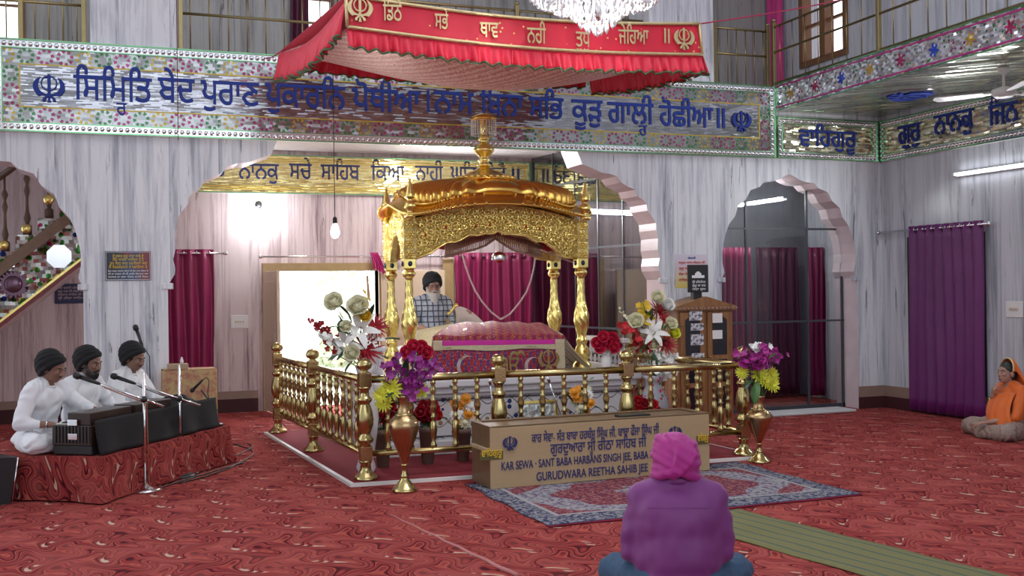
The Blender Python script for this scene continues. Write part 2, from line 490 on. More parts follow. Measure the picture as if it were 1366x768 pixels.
M_MIRROR_SOFFIT = mosaic('soffit_mirror_mosaic', (0.46, 0.47, 0.38), (0.85, 0.85, 0.70), 0.07, 0.05, 0.16, 0.4).m
M_MIRROR_WARM = mosaic('warm_mirror_mosaic', (0.50, 0.48, 0.36), (0.92, 0.88, 0.68), 0.08, 0.02, 0.16, 0.5).m

def rosettes(name, z0, period, axis='h', c0=None):
    q = mosaic(name, (0.30, 0.31, 0.30), (0.40, 0.40, 0.40), 0.06, 0.03, 0.2, 0.08)
    x, y, z = q.sep(q.pos())
    if axis == 'h': a = q.math('DIVIDE', x, period); b = q.math('DIVIDE', q.sub(z, z0), period)
    else: a = q.math('DIVIDE', z, period); b = q.math('DIVIDE', q.sub(x, z0), period)
    cx = q.sub(q.fract(a), 0.5); idn = q.floor(a)
    r = q.math('SQRT', q.add(q.mul(cx, cx), q.mul(b, b))); an = q.math('ARCTAN2', b, cx)
    pet = q.mul(q.mul(q.gt(r, 0.27), q.lt(r, 0.45)), q.gt(q.sin(q.mul(an, 8)), -0.25))
    k = q.math('MODULO', q.math('ABSOLUTE', idn), 4.0)
    col = q.ramp(q.math('DIVIDE', k, 4.0), [(0, (0.35, 0.03, 0.16)), (0.24, (0.04, 0.20, 0.06)), (0.49, (0.50, 0.36, 0.04)), (0.74, (0.30, 0.02, 0.11))], 'CONSTANT')
    base = q.b.inputs['Base Color'].links[0].from_socket
    c = q.mix(q.mul(pet, 0.9), base, col)
    q.set(Base_Color=c, Metallic=q.sub(0.9, q.mul(pet, 0.55)))
    return q.m
def stars(name, zc):
    q = mosaic(name, (0.50, 0.50, 0.54), (0.88, 0.88, 0.92), 0.04, 0.025, 0.16, 0.45)
    x, y, z = q.sep(q.pos()); P = 0.46
    a = q.math('DIVIDE', y, P); cx = q.mul(q.sub(q.fract(a), 0.5), P); cz = q.sub(z, q.add(zc, q.mul(q.sin(q.mul(a, 2*PI)), 0.0)))
    r = q.math('SQRT', q.add(q.mul(cx, cx), q.mul(cz, cz))); an = q.math('ARCTAN2', cz, cx)
    st = q.lt(r, q.add(0.052, q.mul(q.sin(q.mul(an, 6)), 0.02)))
    k = q.math('MODULO', q.math('ABSOLUTE', q.floor(a)), 3.0)
    col = q.ramp(q.math('DIVIDE', k, 3.0), [(0, (0.30, 0.02, 0.08)), (0.3, (0.40, 0.26, 0.05)), (0.63, (0.02, 0.06, 0.42))], 'CONSTANT')
    d = q.vor(q.comb(0, q.mul(y, 18), q.mul(z, 18)), 1.0); _, vc = q.white(q.comb(q.floor(q.mul(y, 9)), q.floor(q.mul(z, 9)), 1))
    vr, _, _ = q.sep(vc)
    leaf = q.mul(q.lt(d, 0.26), q.lt(q.math('ABSOLUTE', cz), 0.105))
    lc = q.ramp(vr, [(0, (0.04, 0.20, 0.06)), (0.5, (0.25, 0.02, 0.10)), (0.75, (0.05, 0.12, 0.09))], 'CONSTANT')
    base = q.b.inputs['Base Color'].links[0].from_socket
    c = q.mix(leaf, base, lc); c = q.mix(st, c, col)
    q.set(Base_Color=c, Metallic=q.sub(0.9, q.mul(q.math('MAXIMUM', leaf, st), 0.6)))
    return q.m

def metal(name, col, rough=0.2, var=0.2, bump=0.0, bscale=40, metal_=1.0):
    return simple(name, col, rough, metal_, var, 9.0, bump, bscale)
M_GOLD = metal('polished_gold', (0.96, 0.76, 0.26), 0.27, 0.10, 0.08, 25)
M_GOLD_RED = metal('burnished_gold', (0.80, 0.48, 0.11), 0.27, 0.15, 0.08, 25)
M_BRASS = metal('brass', (0.50, 0.40, 0.18), 0.22, 0.2)
M_BRASS_RED = metal('reddish_brass', (0.46, 0.32, 0.16), 0.26, 0.25, 0.1, 80)
M_CHROME = metal('chrome', (0.75, 0.75, 0.77), 0.12, 0.05)
M_BRASS_DULL = metal('dull_gallery_brass', (0.34, 0.27, 0.13), 0.35)
M_SILVER = metal('silver_beading', (0.86, 0.86, 0.88), 0.15, 0.05)
M_GREENTRIM = metal('green_glass_trim', (0.20, 0.42, 0.22), 0.2, 0.3)
M_YELLOWTRIM = simple('yellow_trim', (0.55, 0.40, 0.06), 0.35, 0.3)
M_BLUE = simple('blue_enamel_lettering', (0.006, 0.030, 0.25), 0.65)
M_NAVY = simple('navy_lettering', (0.02, 0.03, 0.12), 0.5)
M_WOOD = simple('window_wood', (0.20, 0.09, 0.04), 0.5, var=0.3, scale=8)
M_BLACK = simple('black_plastic', (0.012, 0.012, 0.014), 0.4)
M_WHITE = simple('white_plastic', (0.75, 0.74, 0.72), 0.4, var=0.04)
M_TUBE = emit('lit_tube', (0.93, 0.97, 1.0), 14.0)
M_BULB = emit('lit_bulb', (1.0, 0.98, 0.95), 20.0)

def cloth(name, c0, c1, rough=0.6, sheen=0.3, su=1.0, weave=0.0):
    q = NM(name); n = q.noise(q.obj(), 5*su, 3)
    q.set(Base_Color=q.mix(n, c0, c1), Roughness=rough)
    q.b.inputs['Sheen Weight'].default_value = sheen; q.b.inputs['Sheen Roughness'].default_value = 0.4
    if weave: q.bump(q.noise(q.obj(), 220, 2), weave, 0.004)
    return q.m
M_MAGENTA_CURT = cloth('maroon_curtain_cloth', (0.20, 0.004, 0.055), (0.27, 0.008, 0.08), 0.42, 0.12)
M_PURPLE_CURT = cloth('purple_curtain_cloth', (0.10, 0.007, 0.10), (0.155, 0.016, 0.145), 0.42, 0.12)
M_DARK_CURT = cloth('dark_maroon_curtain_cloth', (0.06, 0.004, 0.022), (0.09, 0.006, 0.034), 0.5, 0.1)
M_PINK_CURT = cloth('pink_curtain_cloth', (0.55, 0.02, 0.18), (0.65, 0.03, 0.25), 0.5, 0.3)

# glass: clear panes that also mirror the room
def pane(name, tint=(0.80, 0.86, 0.86), refl=0.12, k=1.3):
    q = NM(name); t = q.t
    tr = q.n('ShaderNodeBsdfTransparent'); tr.inputs[0].default_value = (*tint, 1)
    gl = q.n('ShaderNodeBsdfGlossy'); gl.inputs[0].default_value = (0.95, 0.97, 1, 1); gl.inputs[1].default_value = 0.02
    fr = q.n('ShaderNodeFresnel'); fr.inputs[0].default_value = 1.5
    f = q.math('ADD', q.mul(fr.outputs[0], k), refl)
    f = q.math('MINIMUM', f, 0.9)
    sp = q.n('ShaderNodeTexNoise'); sp.inputs['Scale'].default_value = 1.5
    mx = q.n('ShaderNodeMixShader'); q.put(mx.inputs[0], q.mul(f, q.add(0.9, q.mul(sp.outputs[0], 0.2)))); t.links.new(tr.outputs[0], mx.inputs[1]); t.links.new(gl.outputs[0], mx.inputs[2])
    t.links.new(mx.outputs[0], t.nodes['Material Output'].inputs[0])
    return q.m
M_PANE = pane('partition_glass', (0.62, 0.66, 0.68), 0.16)
M_PANE2 = pane('arch_glass', (0.84, 0.87, 0.88), 0.0, 0.75)
M_FRAME = simple('dark_glazing_bar', (0.05, 0.06, 0.07), 0.35)

# ================================================================ setting
YF = 10.684          # front wall, room side
YB = YF+0.42         # its far side
XR = 8.872           # right wall
ZGAL_ = 3.0
XBAL = 7.325         # edge of the side balconies
XM = 3.15            # axis of the hall
XL = 2*XM-XR
YBK = 13.95          # wall at the back of the passage
Z0F, Z1F = 3.017, 3.865
ZGAL = 3.86

structure('floor', MB().box((XL-1.5, -2.5, -0.12), (XR+1.5, YBK+0.3, 0.0)), M_CARPET)

def mirrored(pts, xc): return [(2*xc-x, z) for x, z in pts[::-1]]
def pxs(l, Y): return [(wy(x, y, Y).x, wy(x, y, Y).z) for x, y in l]
# the cusped arches: outline of one side, mirrored about its axis
cl = pxs([(225, 379), (233, 366), (234, 358), (231, 346), (234, 333), (233, 315), (236, 302), (236, 291), (244, 280), (251, 272), (252, 262), (259, 255), (268, 250), (273, 240), (285, 236), (297, 230), (304, 221), (317, 218), (330, 217), (341, 213), (352, 209), (362, 206), (366, 193)], YF)
cl = [(0.47, 0.0), (0.47, cl[0][1])]+cl[0:-1]+[(1.55, 3.1)]
centre_arch = cl+mirrored(cl, XM)
cr = pxs([(1143, 371), (1139, 362), (1141, 350), (1141, 338), (1139, 324), (1136, 312), (1132, 301), (1124, 290), (1120, 277), (1110, 268), (1104, 256), (1092, 251), (1086, 244), (1075, 243), (1067, 240), (1061, 236), (1053, 232)], YF)
xr_c = cr[-1][0]
half = cr[0][0]-xr_c
rr = [(cr[0][0], 0.0)]+cr
right_arch = mirrored(rr, xr_c)[:-1] if False else [(2*xr_c-x, z) for x, z in rr[:-1]]+rr[::-1]
xl_c = 2*XM-xr_c
left_arch = [(x-xr_c+xl_c, z) for x, z in right_arch]
outline = [(XL, 0.0)]+left_arch+centre_arch+right_arch+[(XR, 0.0), (XR, ZGAL), (XL, ZGAL)]
mb = MB()
mb.prism([(x, z) for x, z in outline], 'y', YF, YB)
# reveals of the arches are plain slabs: second material on the faces that run through the wall
nn = len(outline)
mb.mi[2:] = [1]*len(mb.mi[2:])
structure('wall_front', mb, [M_MARBLE, M_REVEAL])
# pilaster mouldings and brackets at the springing of the arches
mb = MB()
for xx in (centre_arch[0][0], centre_arch[-1][0], right_arch[0][0], right_arch[-1][0], left_arch[-1][0]):
    z = 1.62
    mb.bbox((xx-0.05, YF-0.015, z-0.06), (xx+0.05, YF+0.05, z), 0.008)
structure('trim_1', mb, M_MARBLE)
mb = MB(); sides = [(XL, left_arch[0][0]), (left_arch[-1][0], centre_arch[0][0]), (centre_arch[-1][0], right_arch[0][0]), (right_arch[-1][0], XR)]
for a, b in sides: mb.box((a, YF-0.012, 0.14), (b, YF, 0.27))
structure('baseboard_front', mb, M_TAN)
mb = MB()
for a, b in sides: mb.box((a, YF-0.03, 0.0), (b, YF, 0.14))
structure('trim_2', mb, M_MAROON)
# right wall and its skirting
wr0, wr1 = wx(1127, 40, XR), wx(1072, 40, XR)
wz0 = wx(1080, 82, XR).z; wz1 = wz0+1.9
mb = MB(); mb.box((XR, -2.5, 0), (XR+0.25, wr0.y, 7.9)); mb.box((XR, wr1.y, ZGAL_+0.0), (XR+0.25, 13.2, 7.9)); mb.box((XR, wr0.y, 0), (XR+0.25, wr1.y, wz0)); mb.box((XR, wr0.y, wz1), (XR+0.25, wr1.y, 7.9))
structure('wall_right', mb, M_MARBLE_UPR)
mb = MB(); t_ = 0.07
for a, b, c, d in ((wr0.y-t_, wr1.y+t_, wz0-t_, wz0+.012), (wr0.y-t_, wr1.y+t_, wz1-.012, wz1+t_), (wr0.y-t_, wr0.y+.012, wz0, wz1), (wr1.y-.012, wr1.y+t_, wz0, wz1), ((wr0.y+wr1.y)/2-0.06, (wr0.y+wr1.y)/2+0.06, wz0, wz1)): mb.box((XR-0.03, a, c), (XR+0.12, b, d))
for k in (1, 2, 3): zz = wz0+(wz1-wz0)*k/4; mb.box((XR, wr0.y, zz-0.02), (XR+0.05, wr1.y, zz+0.02))
structure('window_3', mb, M_WOOD)
structure('baseboard_right', MB().box((XR-0.012, -2.5, 0.14), (XR, YF-0.012, 0.27)), M_TAN)
structure('trim_3', MB().box((XR-0.03, -2.5, 0.0), (XR, YF-0.03, 0.14)), M_MAROON)
# passage behind the arches
ZIN = 3.36
XCORN = 5.50
DX0, DX1, DZ = wy(357, 540, YBK).x, wy(507, 540, YBK).x, wy(430, 361, YBK).z
mb = MB()
mb.prism([(-6.5, 0), (DX0, 0), (DX0, DZ), (DX1, DZ), (DX1, 0), (XR+1.5, 0), (XR+1.5, ZIN+0.4), (-6.5, ZIN+0.4)], 'y', YBK, YBK+0.25)
structure('wall_back', mb, M_MARBLE_IN)
structure('wall_passage', MB().box((XR+1.25, YB, 0), (XR+1.5, YBK, ZIN+0.4)), M_MARBLE_IN)
structure('baseboard_back', MB().box((-6.5, YBK-0.012, 0.17), (DX0-0.12, YBK, 0.27)), M_TAN)
structure('trim_4', MB().box((-6.5, YBK-0.03, 0), (DX0-0.12, YBK, 0.17)), M_MAROON)
structure('ceiling_passage', MB().box((-6.5, YB-0.01, ZIN), (XR+1.5, YBK+0.25, ZIN+0.4)), M_INCEIL)
# upper storey: gallery wall, roof
YG = 13.0
structure('floor_gallery', MB().box((XL-1.5, YF+0.02, ZGAL-0.06), (XR+0.25, YG+0.3, ZGAL-0.001)), M_PLASTER)
def holes_wall(x0, x1, z0, z1, rects, y0, y1):
    """wall in the XZ plane with rectangular openings"""
    mb = MB(); xs = sorted({x0, x1}|{r[0] for r in rects}|{r[1] for r in rects})
    for a, b in zip(xs, xs[1:]):
        cuts = sorted([(r[2], r[3]) for r in rects if r[0] <= a+1e-6 and r[1] >= b-1e-6]); z = z0
        for c, d in cuts:
            if c > z: mb.box((a, y0, z), (b, y1, c))
            z = d
        if z < z1: mb.box((a, y0, z), (b, y1, z1))
    return mb
wl = (wy(-40, 0, YG).x, wy(27, 0, YG).x, wy(14, 52, YG).z, wy(14, 52, YG).z+1.5)
wm = (wy(411, 0, YG).x, wy(440, 0, YG).x, wy(425, 40, YG).z, wy(425, 40, YG).z+1.5)
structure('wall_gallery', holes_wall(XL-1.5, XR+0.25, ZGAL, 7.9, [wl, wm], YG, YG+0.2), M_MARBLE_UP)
def window(n, x0, x1, z0, z1, y):
    mb = MB(); t = 0.05
    mb.box((x0-t, y-0.03, z0-t), (x1+t, y+0.05, z0)); mb.box((x0-t, y-0.03, z1), (x1+t, y+0.05, z1+t))
    mb.box((x0-t, y-0.03, z0), (x0, y+0.05, z1)); mb.box((x1, y-0.03, z0), (x1+t, y+0.05, z1))
    for k in (1, 2): zz = z0+(z1-z0)*k/4; mb.box((x0, y, zz-0.015), (x1, y+0.03, zz+0.015))
    o = structure('window_%d' % n, mb, M_WOOD)
    return o
window(1, *wl, YG); window(2, *wm, YG)
# marble piers that carry the gallery arcade up past the frieze
mb = MB()
for a, b in ((120, 236), (866, 951)):
    x0 = wy(a, 20, YF).x; x1 = wy(b, 20, YF).x
    mb.box((x0, YF, ZGAL), (x1, YF+0.5, 7.9)); mb.box((x0+0.06, YF-0.02, ZGAL), (x1-0.06, YF, 7.9))
structure('wall_piers', mb, M_MARBLE)
structure('ceiling', MB().box((XL-1.5, -2.5, 7.9), (XR+1.5, YG+0.3, 8.1)), M_PLASTER)
# right balcony: soffit and fascia; upper right wall has a window
ZS0 = 3.573
structure('trim_5', MB().box((XBAL+0.03, -2.5, ZS0), (XR, YF-0.005, ZS0+0.05)), M_MIRROR_SOFFIT)
structure('trim_6', MB().box((XBAL+0.03, -2.5, ZS0+0.05), (XR, YF-0.005, ZGAL)), M_PLASTER)
structure('trim_7', MB().box((2*XM-XR, -2.5, ZS0), (2*XM-XBAL-0.03, YF-0.005, ZGAL)), M_MIRROR_SOFFIT)
# daylight outside the open door
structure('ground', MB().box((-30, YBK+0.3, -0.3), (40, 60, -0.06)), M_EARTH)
# ================================================================ mirror friezes
def frame_T(O, U, V):
    U = Vector(U).normalized(); V = Vector(V).normalized(); N = U.cross(V)
    T = Matrix((U, V, N)).transposed().to_4x4(); T.translation = Vector(O); return T
def mirror_panel(name, label, O, U, w, h, field, beads=True, ros=None, trim=M_GREENTRIM, bead=0.055, loc=None):
    """panel in the plane O + U*a + Z*b; ros = (width, top, bottom, left, right materials)"""
    T = frame_T(O, U, (0, 0, 1)); t = thing(name, label, 'wall panel', loc or Vector(O))
    MB().box((0, 0, -0.04), (w, h, 0.0), T).build('backing', M_PLASTER, t)
    e = 0.0
    mb = MB()
    def rim(mb, a, b, n0, n1):
        mb.box((a, a, n0), (w-a, b, n1), T); mb.box((a, h-b, n0), (w-a, h-a, n1), T)
        mb.box((a, b, n0), (b, h-b, n1), T); mb.box((w-b, b, n0), (w-a, h-b, n1), T)
    rim(mb, 0, 0.014, 0, 0.02)
    if beads:
        rim(mb, 0.078, 0.088, 0, 0.015)
    mb.build('green_edging', trim, t)
    e = 0.014
    if beads:
        mb = MB(); rim(mb, 0.014, 0.078, 0, 0.004)
        nx = int((w-0.1)/bead); ny = int((h-0.1)/bead)
        for k in range(nx+1):
            for b in (0.046, h-0.046): mb.ell((0.046+(w-0.092)*k/nx, b, 0.004), (bead*0.45, 0.026, 0.022), 6, 4)
        for k in range(1, ny):
            for a in (0.046, w-0.046): mb.ell((a, 0.046+(h-0.092)*k/ny, 0.004), (0.026, bead*0.45, 0.022), 6, 4)
        # beads were laid in panel axes: carry them over
        n0 = 4*8
        for i in range(n0, len(mb.v)): mb.v[i] = T @ mb.v[i]
        mb.build('bead_border', M_SILVER, t, kind='stuff'); e = 0.088
    if ros:
        rw, mh_t, mh_b, mv_l, mv_r = ros
        MB().box((e, h-e-rw, 0), (w-e, h-e, 0.006), T).build('rosette_border', mh_t, t)
        MB().box((e, e, 0), (w-e, e+rw, 0.006), T).build('rosette_border', mh_b, t)
        MB().box((e, e+rw, 0), (e+rw, h-e-rw, 0.006), T).build('rosette_border', mv_l, t)
        MB().box((w-e-rw, e+rw, 0), (w-e, h-e-rw, 0.006), T).build('rosette_border', mv_r, t)
        e += rw; mb = MB(); rim(mb, e, e+0.012, 0, 0.010); mb.build('yellow_edging', M_YELLOWTRIM, t); e += 0.012
    MB().box((e, e, 0), (w-e, h-e, 0.004), T).build('mirror_field', field, t)
    return t, T
yp = YF-0.04
XFL, XFR = 2*XM-XBAL, XBAL
w = XFR-XFL; h = Z1F-Z0F; rw = 0.135
pr = 0.165
RT = rosettes('rosettes_top', Z1F-0.088-rw/2, pr); RB = rosettes('rosettes_bottom', Z0F+0.088+rw/2, pr)
RLm = rosettes('rosettes_end', XFL+0.088+rw/2, pr, 'v'); RRm = rosettes('rosettes_far_end', XFR-0.088-rw/2, pr, 'v')
fz, T = mirror_panel('mirror_frieze', 'long silver mirror-mosaic frieze with blue scripture above the three arches', (XFL, yp, Z0F), (1, 0, 0), w, h, M_MIRROR, True, (rw, RT, RB, RLm, RRm))
yl = yp-0.008
def lx(x, y): return wy(x, y, yl)
def line_words(owner, m, words, Yp, size, depth=0.006, bold=0.01):
    """words: (text, left px, right px, base y px at left) on the wall plane"""
    for t, xa, xb, yb in words:
        mb = MB(); p = wy(xa, yb, Yp); q = wy(xb, yb, Yp)
        lay_text(mb, t, (p.x, Yp, p.z), (1, 0, 0), (0, 0, 1), q.x-p.x, size, depth, bold); mb.build('word_lettering', m, owner)
line_words(fz, M_BLUE, [('ਸਿਮ੍ਰਿਤਿ', 98, 203, 132), ('ਬੇਦ', 211, 260, 135), ('ਪੁਰਾਣ', 268, 346, 138), ('ਪੁਕਾਰਨਿ', 354, 461, 141),
                ('ਪੋਥੀਆ', 470, 561, 147), ('।', 570, 573, 149), ('ਨਾਮ', 579, 632, 150), ('ਬਿਨਾ', 641, 698, 153), ('ਸਭਿ', 706, 752, 157),
                ('ਕੂੜੁ', 763, 804, 160), ('ਗਾਲ੍ਹੀ', 811, 872, 163), ('ਹੋਛੀਆ', 880, 951, 167), ('॥', 957, 967, 170)], yl, 0.36, 0.008, 0.014)
for px, py, hh in ((65.5, 118, 0.27), (989, 162, 0.255)):
    p = lx(px, py); m2 = MB(); lay_khanda(m2, p, (1, 0, 0), (0, 0, 1), hh, 0.008); m2.build('emblem', M_BLUE, fz)
# little clear drops and blossoms stuck on the mirror catch the light
# short panel beside the balcony
wv = XR-XBAL-0.09; hv = ZS0-0.06-Z0F
vp, T = mirror_panel('mirror_frieze', 'short silver mirror panel with one blue word beside the balcony corner', (XBAL+0.012, yp, Z0F), (1, 0, 0), wv, hv, M_MIRROR_WARM)
line_words(vp, M_BLUE, [('ਵਾਹਿਗੁਰੂ', 1066, 1143, 194)], yl, 0.30, 0.008, 0.014)
# the frieze of the right wall, under the balcony
rp, T = mirror_panel('mirror_frieze', 'mirror panel with blue lettering high on the side wall under the balcony', (XR-0.04, YF-0.05, Z0F), (0, -1, 0), 8.0, hv, M_MIRROR_WARM)
mb = MB()
for t, xa, xb, ya in (('ਗੁਰੁ', 1198, 1228, 193), ('ਨਾਨਕੁ', 1246, 1298, 180), ('ਜਿਨ', 1319, 1358, 168), ('ਸੇਵਿਆ', 1385, 1440, 152)):
    mb = MB(); p = wx(xa, ya, XR-0.048); q = wx(xb, ya, XR-0.048)
    lay_text(mb, t, p, (0, -1, 0), (0, 0, 1), p.y-q.y, 0.34, 0.008, 0.014); mb.build('word_lettering', M_BLUE, rp)
# balcony fascia with coloured stars
T = frame_T((XBAL, YF-0.045, ZS0), (0, -1, 0), (0, 0, 1))
fa = thing('balcony_fascia', 'balcony edge band with coloured stars and leaf sprigs on mirror', 'wall panel', (XBAL, YF-0.045, ZS0))
hb = ZGAL-ZS0+0.03; LB = 12.6
# side the room sees is -X: the box is laid from the plane outwards
MB().box((0, 0, -0.03), (LB, hb, 0.0), frame_T((XBAL+0.0, YF-0.045, ZS0), (0, -1, 0), (0, 0, 1))).build('mirror_field', stars('star_band', ZS0+hb/2), fa)
mb = MB()
for a, b in ((0.0, 0.012), (hb-0.012, hb)): mb.box((0, a, 0), (LB, b, 0.014), T)
mb.build('green_edging', M_GREENTRIM, fa)
mb = MB()
for a, b in ((0.03, 0.045), (hb-0.045, hb-0.03)): mb.box((0, a, 0), (LB, b, 0.008), T)
mb.build('pink_edging', simple('pink_glass_trim', (0.35, 0.02, 0.16), 0.25), fa)
# khanda roundel on the soffit
p = fl(1213, 127, ZS0-0.01); t = thing('soffit_roundel', 'white round disc with blue emblem on the balcony underside', 'ornament', (p.x, p.y, ZS0-0.012))
MB().lathe([(0.0, 0), (0.33, 0), (0.35, 0.006), (0.35, 0.012)], (p.x, p.y, ZS0-0.012), 32).build('disc', M_MIRROR, t)
mb = MB(); lay_khanda(mb, (p.x, p.y, ZS0-0.013), (0, 1, 0), (1, 0, 0), 0.5, 0.008); mb.build('emblem', M_BLUE, t)

# gold frieze of the passage wall
ybk = YBK-0.04
gz0, gz1 = wy(300, 257, ybk).z, 3.30
gx0, gx1 = 0.35, XCORN-0.02
gf, T = mirror_panel('gold_frieze', 'gold mirror frieze with dark lettering on the passage back wall', (gx0, ybk, gz0), (1, 0, 0), gx1-gx0, gz1-gz0, M_MIRROR_GOLD, False)
mb = MB(); T = frame_T((gx0, ybk, gz0), (1, 0, 0), (0, 0, 1)); gh = gz1-gz0; gw = gx1-gx0
for a in (0.05, 0.08, gh-0.09, gh-0.06): mb.box((0.03, a, 0), (gw-0.03, a+0.012, 0.012), T)
for a in (0.06, gw-0.07): mb.box((a, 0.05, 0), (a+0.012, gh-0.05, 0.012), T)
mb.build('gold_edging', M_YELLOWTRIM, gf)
line_words(gf, M_NAVY, [('ਕਹੈ', 255, 303, 234), ('ਨਾਨਕੁ', 318, 372, 238), ('ਸਚੇ', 386, 416, 238), ('ਸਾਹਿਬ', 428, 480, 239), ('ਕਿਆ', 495, 540, 240), ('ਨਾਹੀ', 554, 591, 240), ('ਘਰਿ', 601, 636, 241), ('ਤੇਰੈ', 646, 676, 241), ('॥', 683, 693, 241)], ybk-0.006, 0.31, 0.006, 0.012)

# ================================================================ glass partitions
YP1 = YB+0.03
gp = thing('glass_partition', 'glass partition with thin dark bars behind the big arch', 'partition', (XCORN, YBK-0.05, 0))
A = Vector((XCORN+0.02, YBK-0.06, 0)); B = Vector((5.90, YB+0.02, 0)); L = (B-A).length; ud = (B-A).normalized()
T = frame_T(A, ud, (0, 0, 1))
MB().box((0, 0.02, -0.004), (L, ZIN-0.002, 0.004), T).build('pane', M_PANE, gp)
mb = MB()
for k in range(6): a = (L-0.02)*k/5; mb.box((a, 0, -0.012), (a+0.02, ZIN-0.002, 0.012), T)
for z in (0.0, 1.0, 2.02, 2.9): mb.box((0, z, -0.012), (L, z+0.025, 0.012), T)
mb.build('glazing_bars', M_FRAME, gp)
# right arch: fixed panes and a door leaf
yg = YF+0.27
ga = thing('glass_screen', 'glass screen with dark bars filling the smaller arch', 'partition', (xr_c, yg, 0))
x0, x1 = right_arch[0][0]-0.1, right_arch[-1][0]+0.1
T = frame_T((0, yg, 0), (1, 0, 0), (0, 0, 1))
# screen follows the outline of the arch
pts = [(x, max(z, 0.01)) for x, z in right_arch]
mb = MB(); mb.prism(pts, 'y', yg-0.004, yg+0.004); mb.build('pane', M_PANE2, ga)
xa = wy(996, 400, yg).x; xb = wy(1077, 400, yg).x
za = wy(1020, 305, yg).z; zb = wy(1080, 428, yg).z
mb = MB()
def topz(x):
    for (a, za_), (b, zb_) in zip(right_arch, right_arch[1:]):
        if (a-x)*(b-x) <= 0 and abs(a-b) > 1e-6: return za_+(zb_-za_)*(x-a)/(b-a)
    return 1.6
for x in (xa, xb): mb.box((x-0.012, yg-0.015, 0.0), (x+0.012, yg+0.015, topz(x)))
mb.box((right_arch[0][0]-0.0, yg-0.014, za-0.012), (right_arch[-1][0]-0.02, yg+0.014, za+0.012))
mb.box((right_arch[0][0], yg-0.014, zb-0.012), (right_arch[-1][0], yg+0.014, zb+0.012))
mb.box((right_arch[-1][0]-0.03, yg-0.014, 0.0), (right_arch[-1][0]-0.005, yg+0.014, 1.62))
mb.box((right_arch[0][0], yg-0.014, 0.0), (right_arch[-1][0], yg+0.014, 0.05))
mb.build('glazing_bars', M_FRAME, ga)
single('door_sill', MB().bbox((xa, YF-0.25, 0.0), (xb+0.3, YF+0.1, 0.03), 0.01), simple('pale_stone', (0.55, 0.56, 0.56), 0.5), 'pale stone strip on the floor before the glass screen', 'sill')

# ================================================================ curtains and rods
def curtain(name, label, O, U, w, z0, z1, m, folds, depth=0.05, rings=True, group=None, flare=0.0):
    U = Vector(U).normalized(); O = Vector(O); N = U.cross(Vector((0, 0, 1)))
    t = thing(name, label, 'curtain', (O.x, O.y, z0), 0, group)
    rnd = random.Random(hash((round(O.x, 2), folds)) % 1000); ph = [rnd.uniform(-0.5, 0.5) for _ in range(folds+2)]
    def fn(u, v):
        a = u*folds*2*PI; k = int(u*folds)
        amp = depth*(0.75+0.35*ph[k])*(0.75+0.25*v)
        s = math.sin(a+0.5*math.sin(a)*v+ph[k]*0.0)
        z = z1+(z0-z1)*v
        uu = (u-0.5)*(1+flare*v)+0.5
        return O.xy.to_3d()+U*(uu*w+0.012*math.sin(v*5+k))+N*(s*amp+0.06)+Vector((0, 0, z))
    mb = MB(); mb.grid(fn, folds*14, 14, thick=0.004); mb.build('cloth_panel', m, t)
    if rings:
        for k in range(folds*2):
            c = O.xy.to_3d()+U*(w*(k+0.5)/(folds*2))+Vector((0, 0, z1-0.045))+N*0.06
            pts = [c+Vector((0, 0, 0.026*math.sin(q)))+(N*math.cos(q)*0.026) for q in [2*PI*i/10 for i in range(10)]]
            mb = MB(); mb.tube(pts, 0.005, 6, closed=True); mb.build('eyelet', M_CHROME, t)
    return t
def rod(label, p, q, r=0.013, finial=True):
    p = Vector(p); q = Vector(q); d = (q-p).normalized()
    t = thing('curtain_rod', label, 'curtain rod', p)
    MB().tube([p, q], r, 10).build('rod', M_CHROME, t)
    for a, s in ((p, -1), (q, 1)):
        mb = MB(); mb.ell(a+d*s*0.02, 0.028, 10, 8); mb.build('finial', M_CHROME, t)
    return t
# purple curtain on the right wall
yc0 = wx(1214, 420, XR-0.08).y; yc1 = wx(1313, 420, XR-0.08).y; zc1 = wx(1225, 304, XR).z+0.02
curtain('curtain', 'purple curtain on the side wall beside the seated woman', (XR-0.02, yc0, 0), (0, -1, 0), yc0-yc1, 0.03, zc1, M_PURPLE_CURT, 8, 0.045)
ra = wx(1180, 311, XR); rb = wx(1325, 296, XR)
rod('chrome rod carrying the purple curtain on the side wall', (XR-0.08, ra.y, zc1-0.045), (XR-0.08, rb.y, zc1-0.045))
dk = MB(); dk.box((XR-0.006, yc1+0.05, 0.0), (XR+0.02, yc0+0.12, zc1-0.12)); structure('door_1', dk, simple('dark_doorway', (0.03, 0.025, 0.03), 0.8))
# passage curtains
zt = wy(255, 336, YBK).z
xa, xb = wy(224, 400, YBK).x, wy(284, 400, YBK).x
rod('chrome rod over the maroon curtain left of the doorway', (xa-0.1, YBK-0.10, zt-0.02), (wy(298, 338, YBK).x, YBK-0.10, zt-0.02))
curtain('curtain', 'maroon curtain hung beside the pillar left of the bright doorway', (xa-0.55, YBK-0.04, 0), (1, 0, 0), xb-xa+0.55, 0.05, zt+0.03, M_MAGENTA_CURT, 7, 0.05)
xa, xb = wy(604, 400, YBK).x, wy(727, 400, YBK).x; zt2 = wy(660, 340, YBK).z
curtain('curtain', 'wide maroon curtain behind the golden canopy throne', (xa, YBK-0.04, 0), (1, 0, 0), xb-xa-0.02, 0.05, zt2+0.03, M_MAGENTA_CURT, 9, 0.05)
rod('long chrome rod over the doorway and behind the throne', (wy(348, 338, YBK).x, YBK-0.10, zt2-0.02), (XCORN-0.05, YBK-0.10, zt2-0.02))
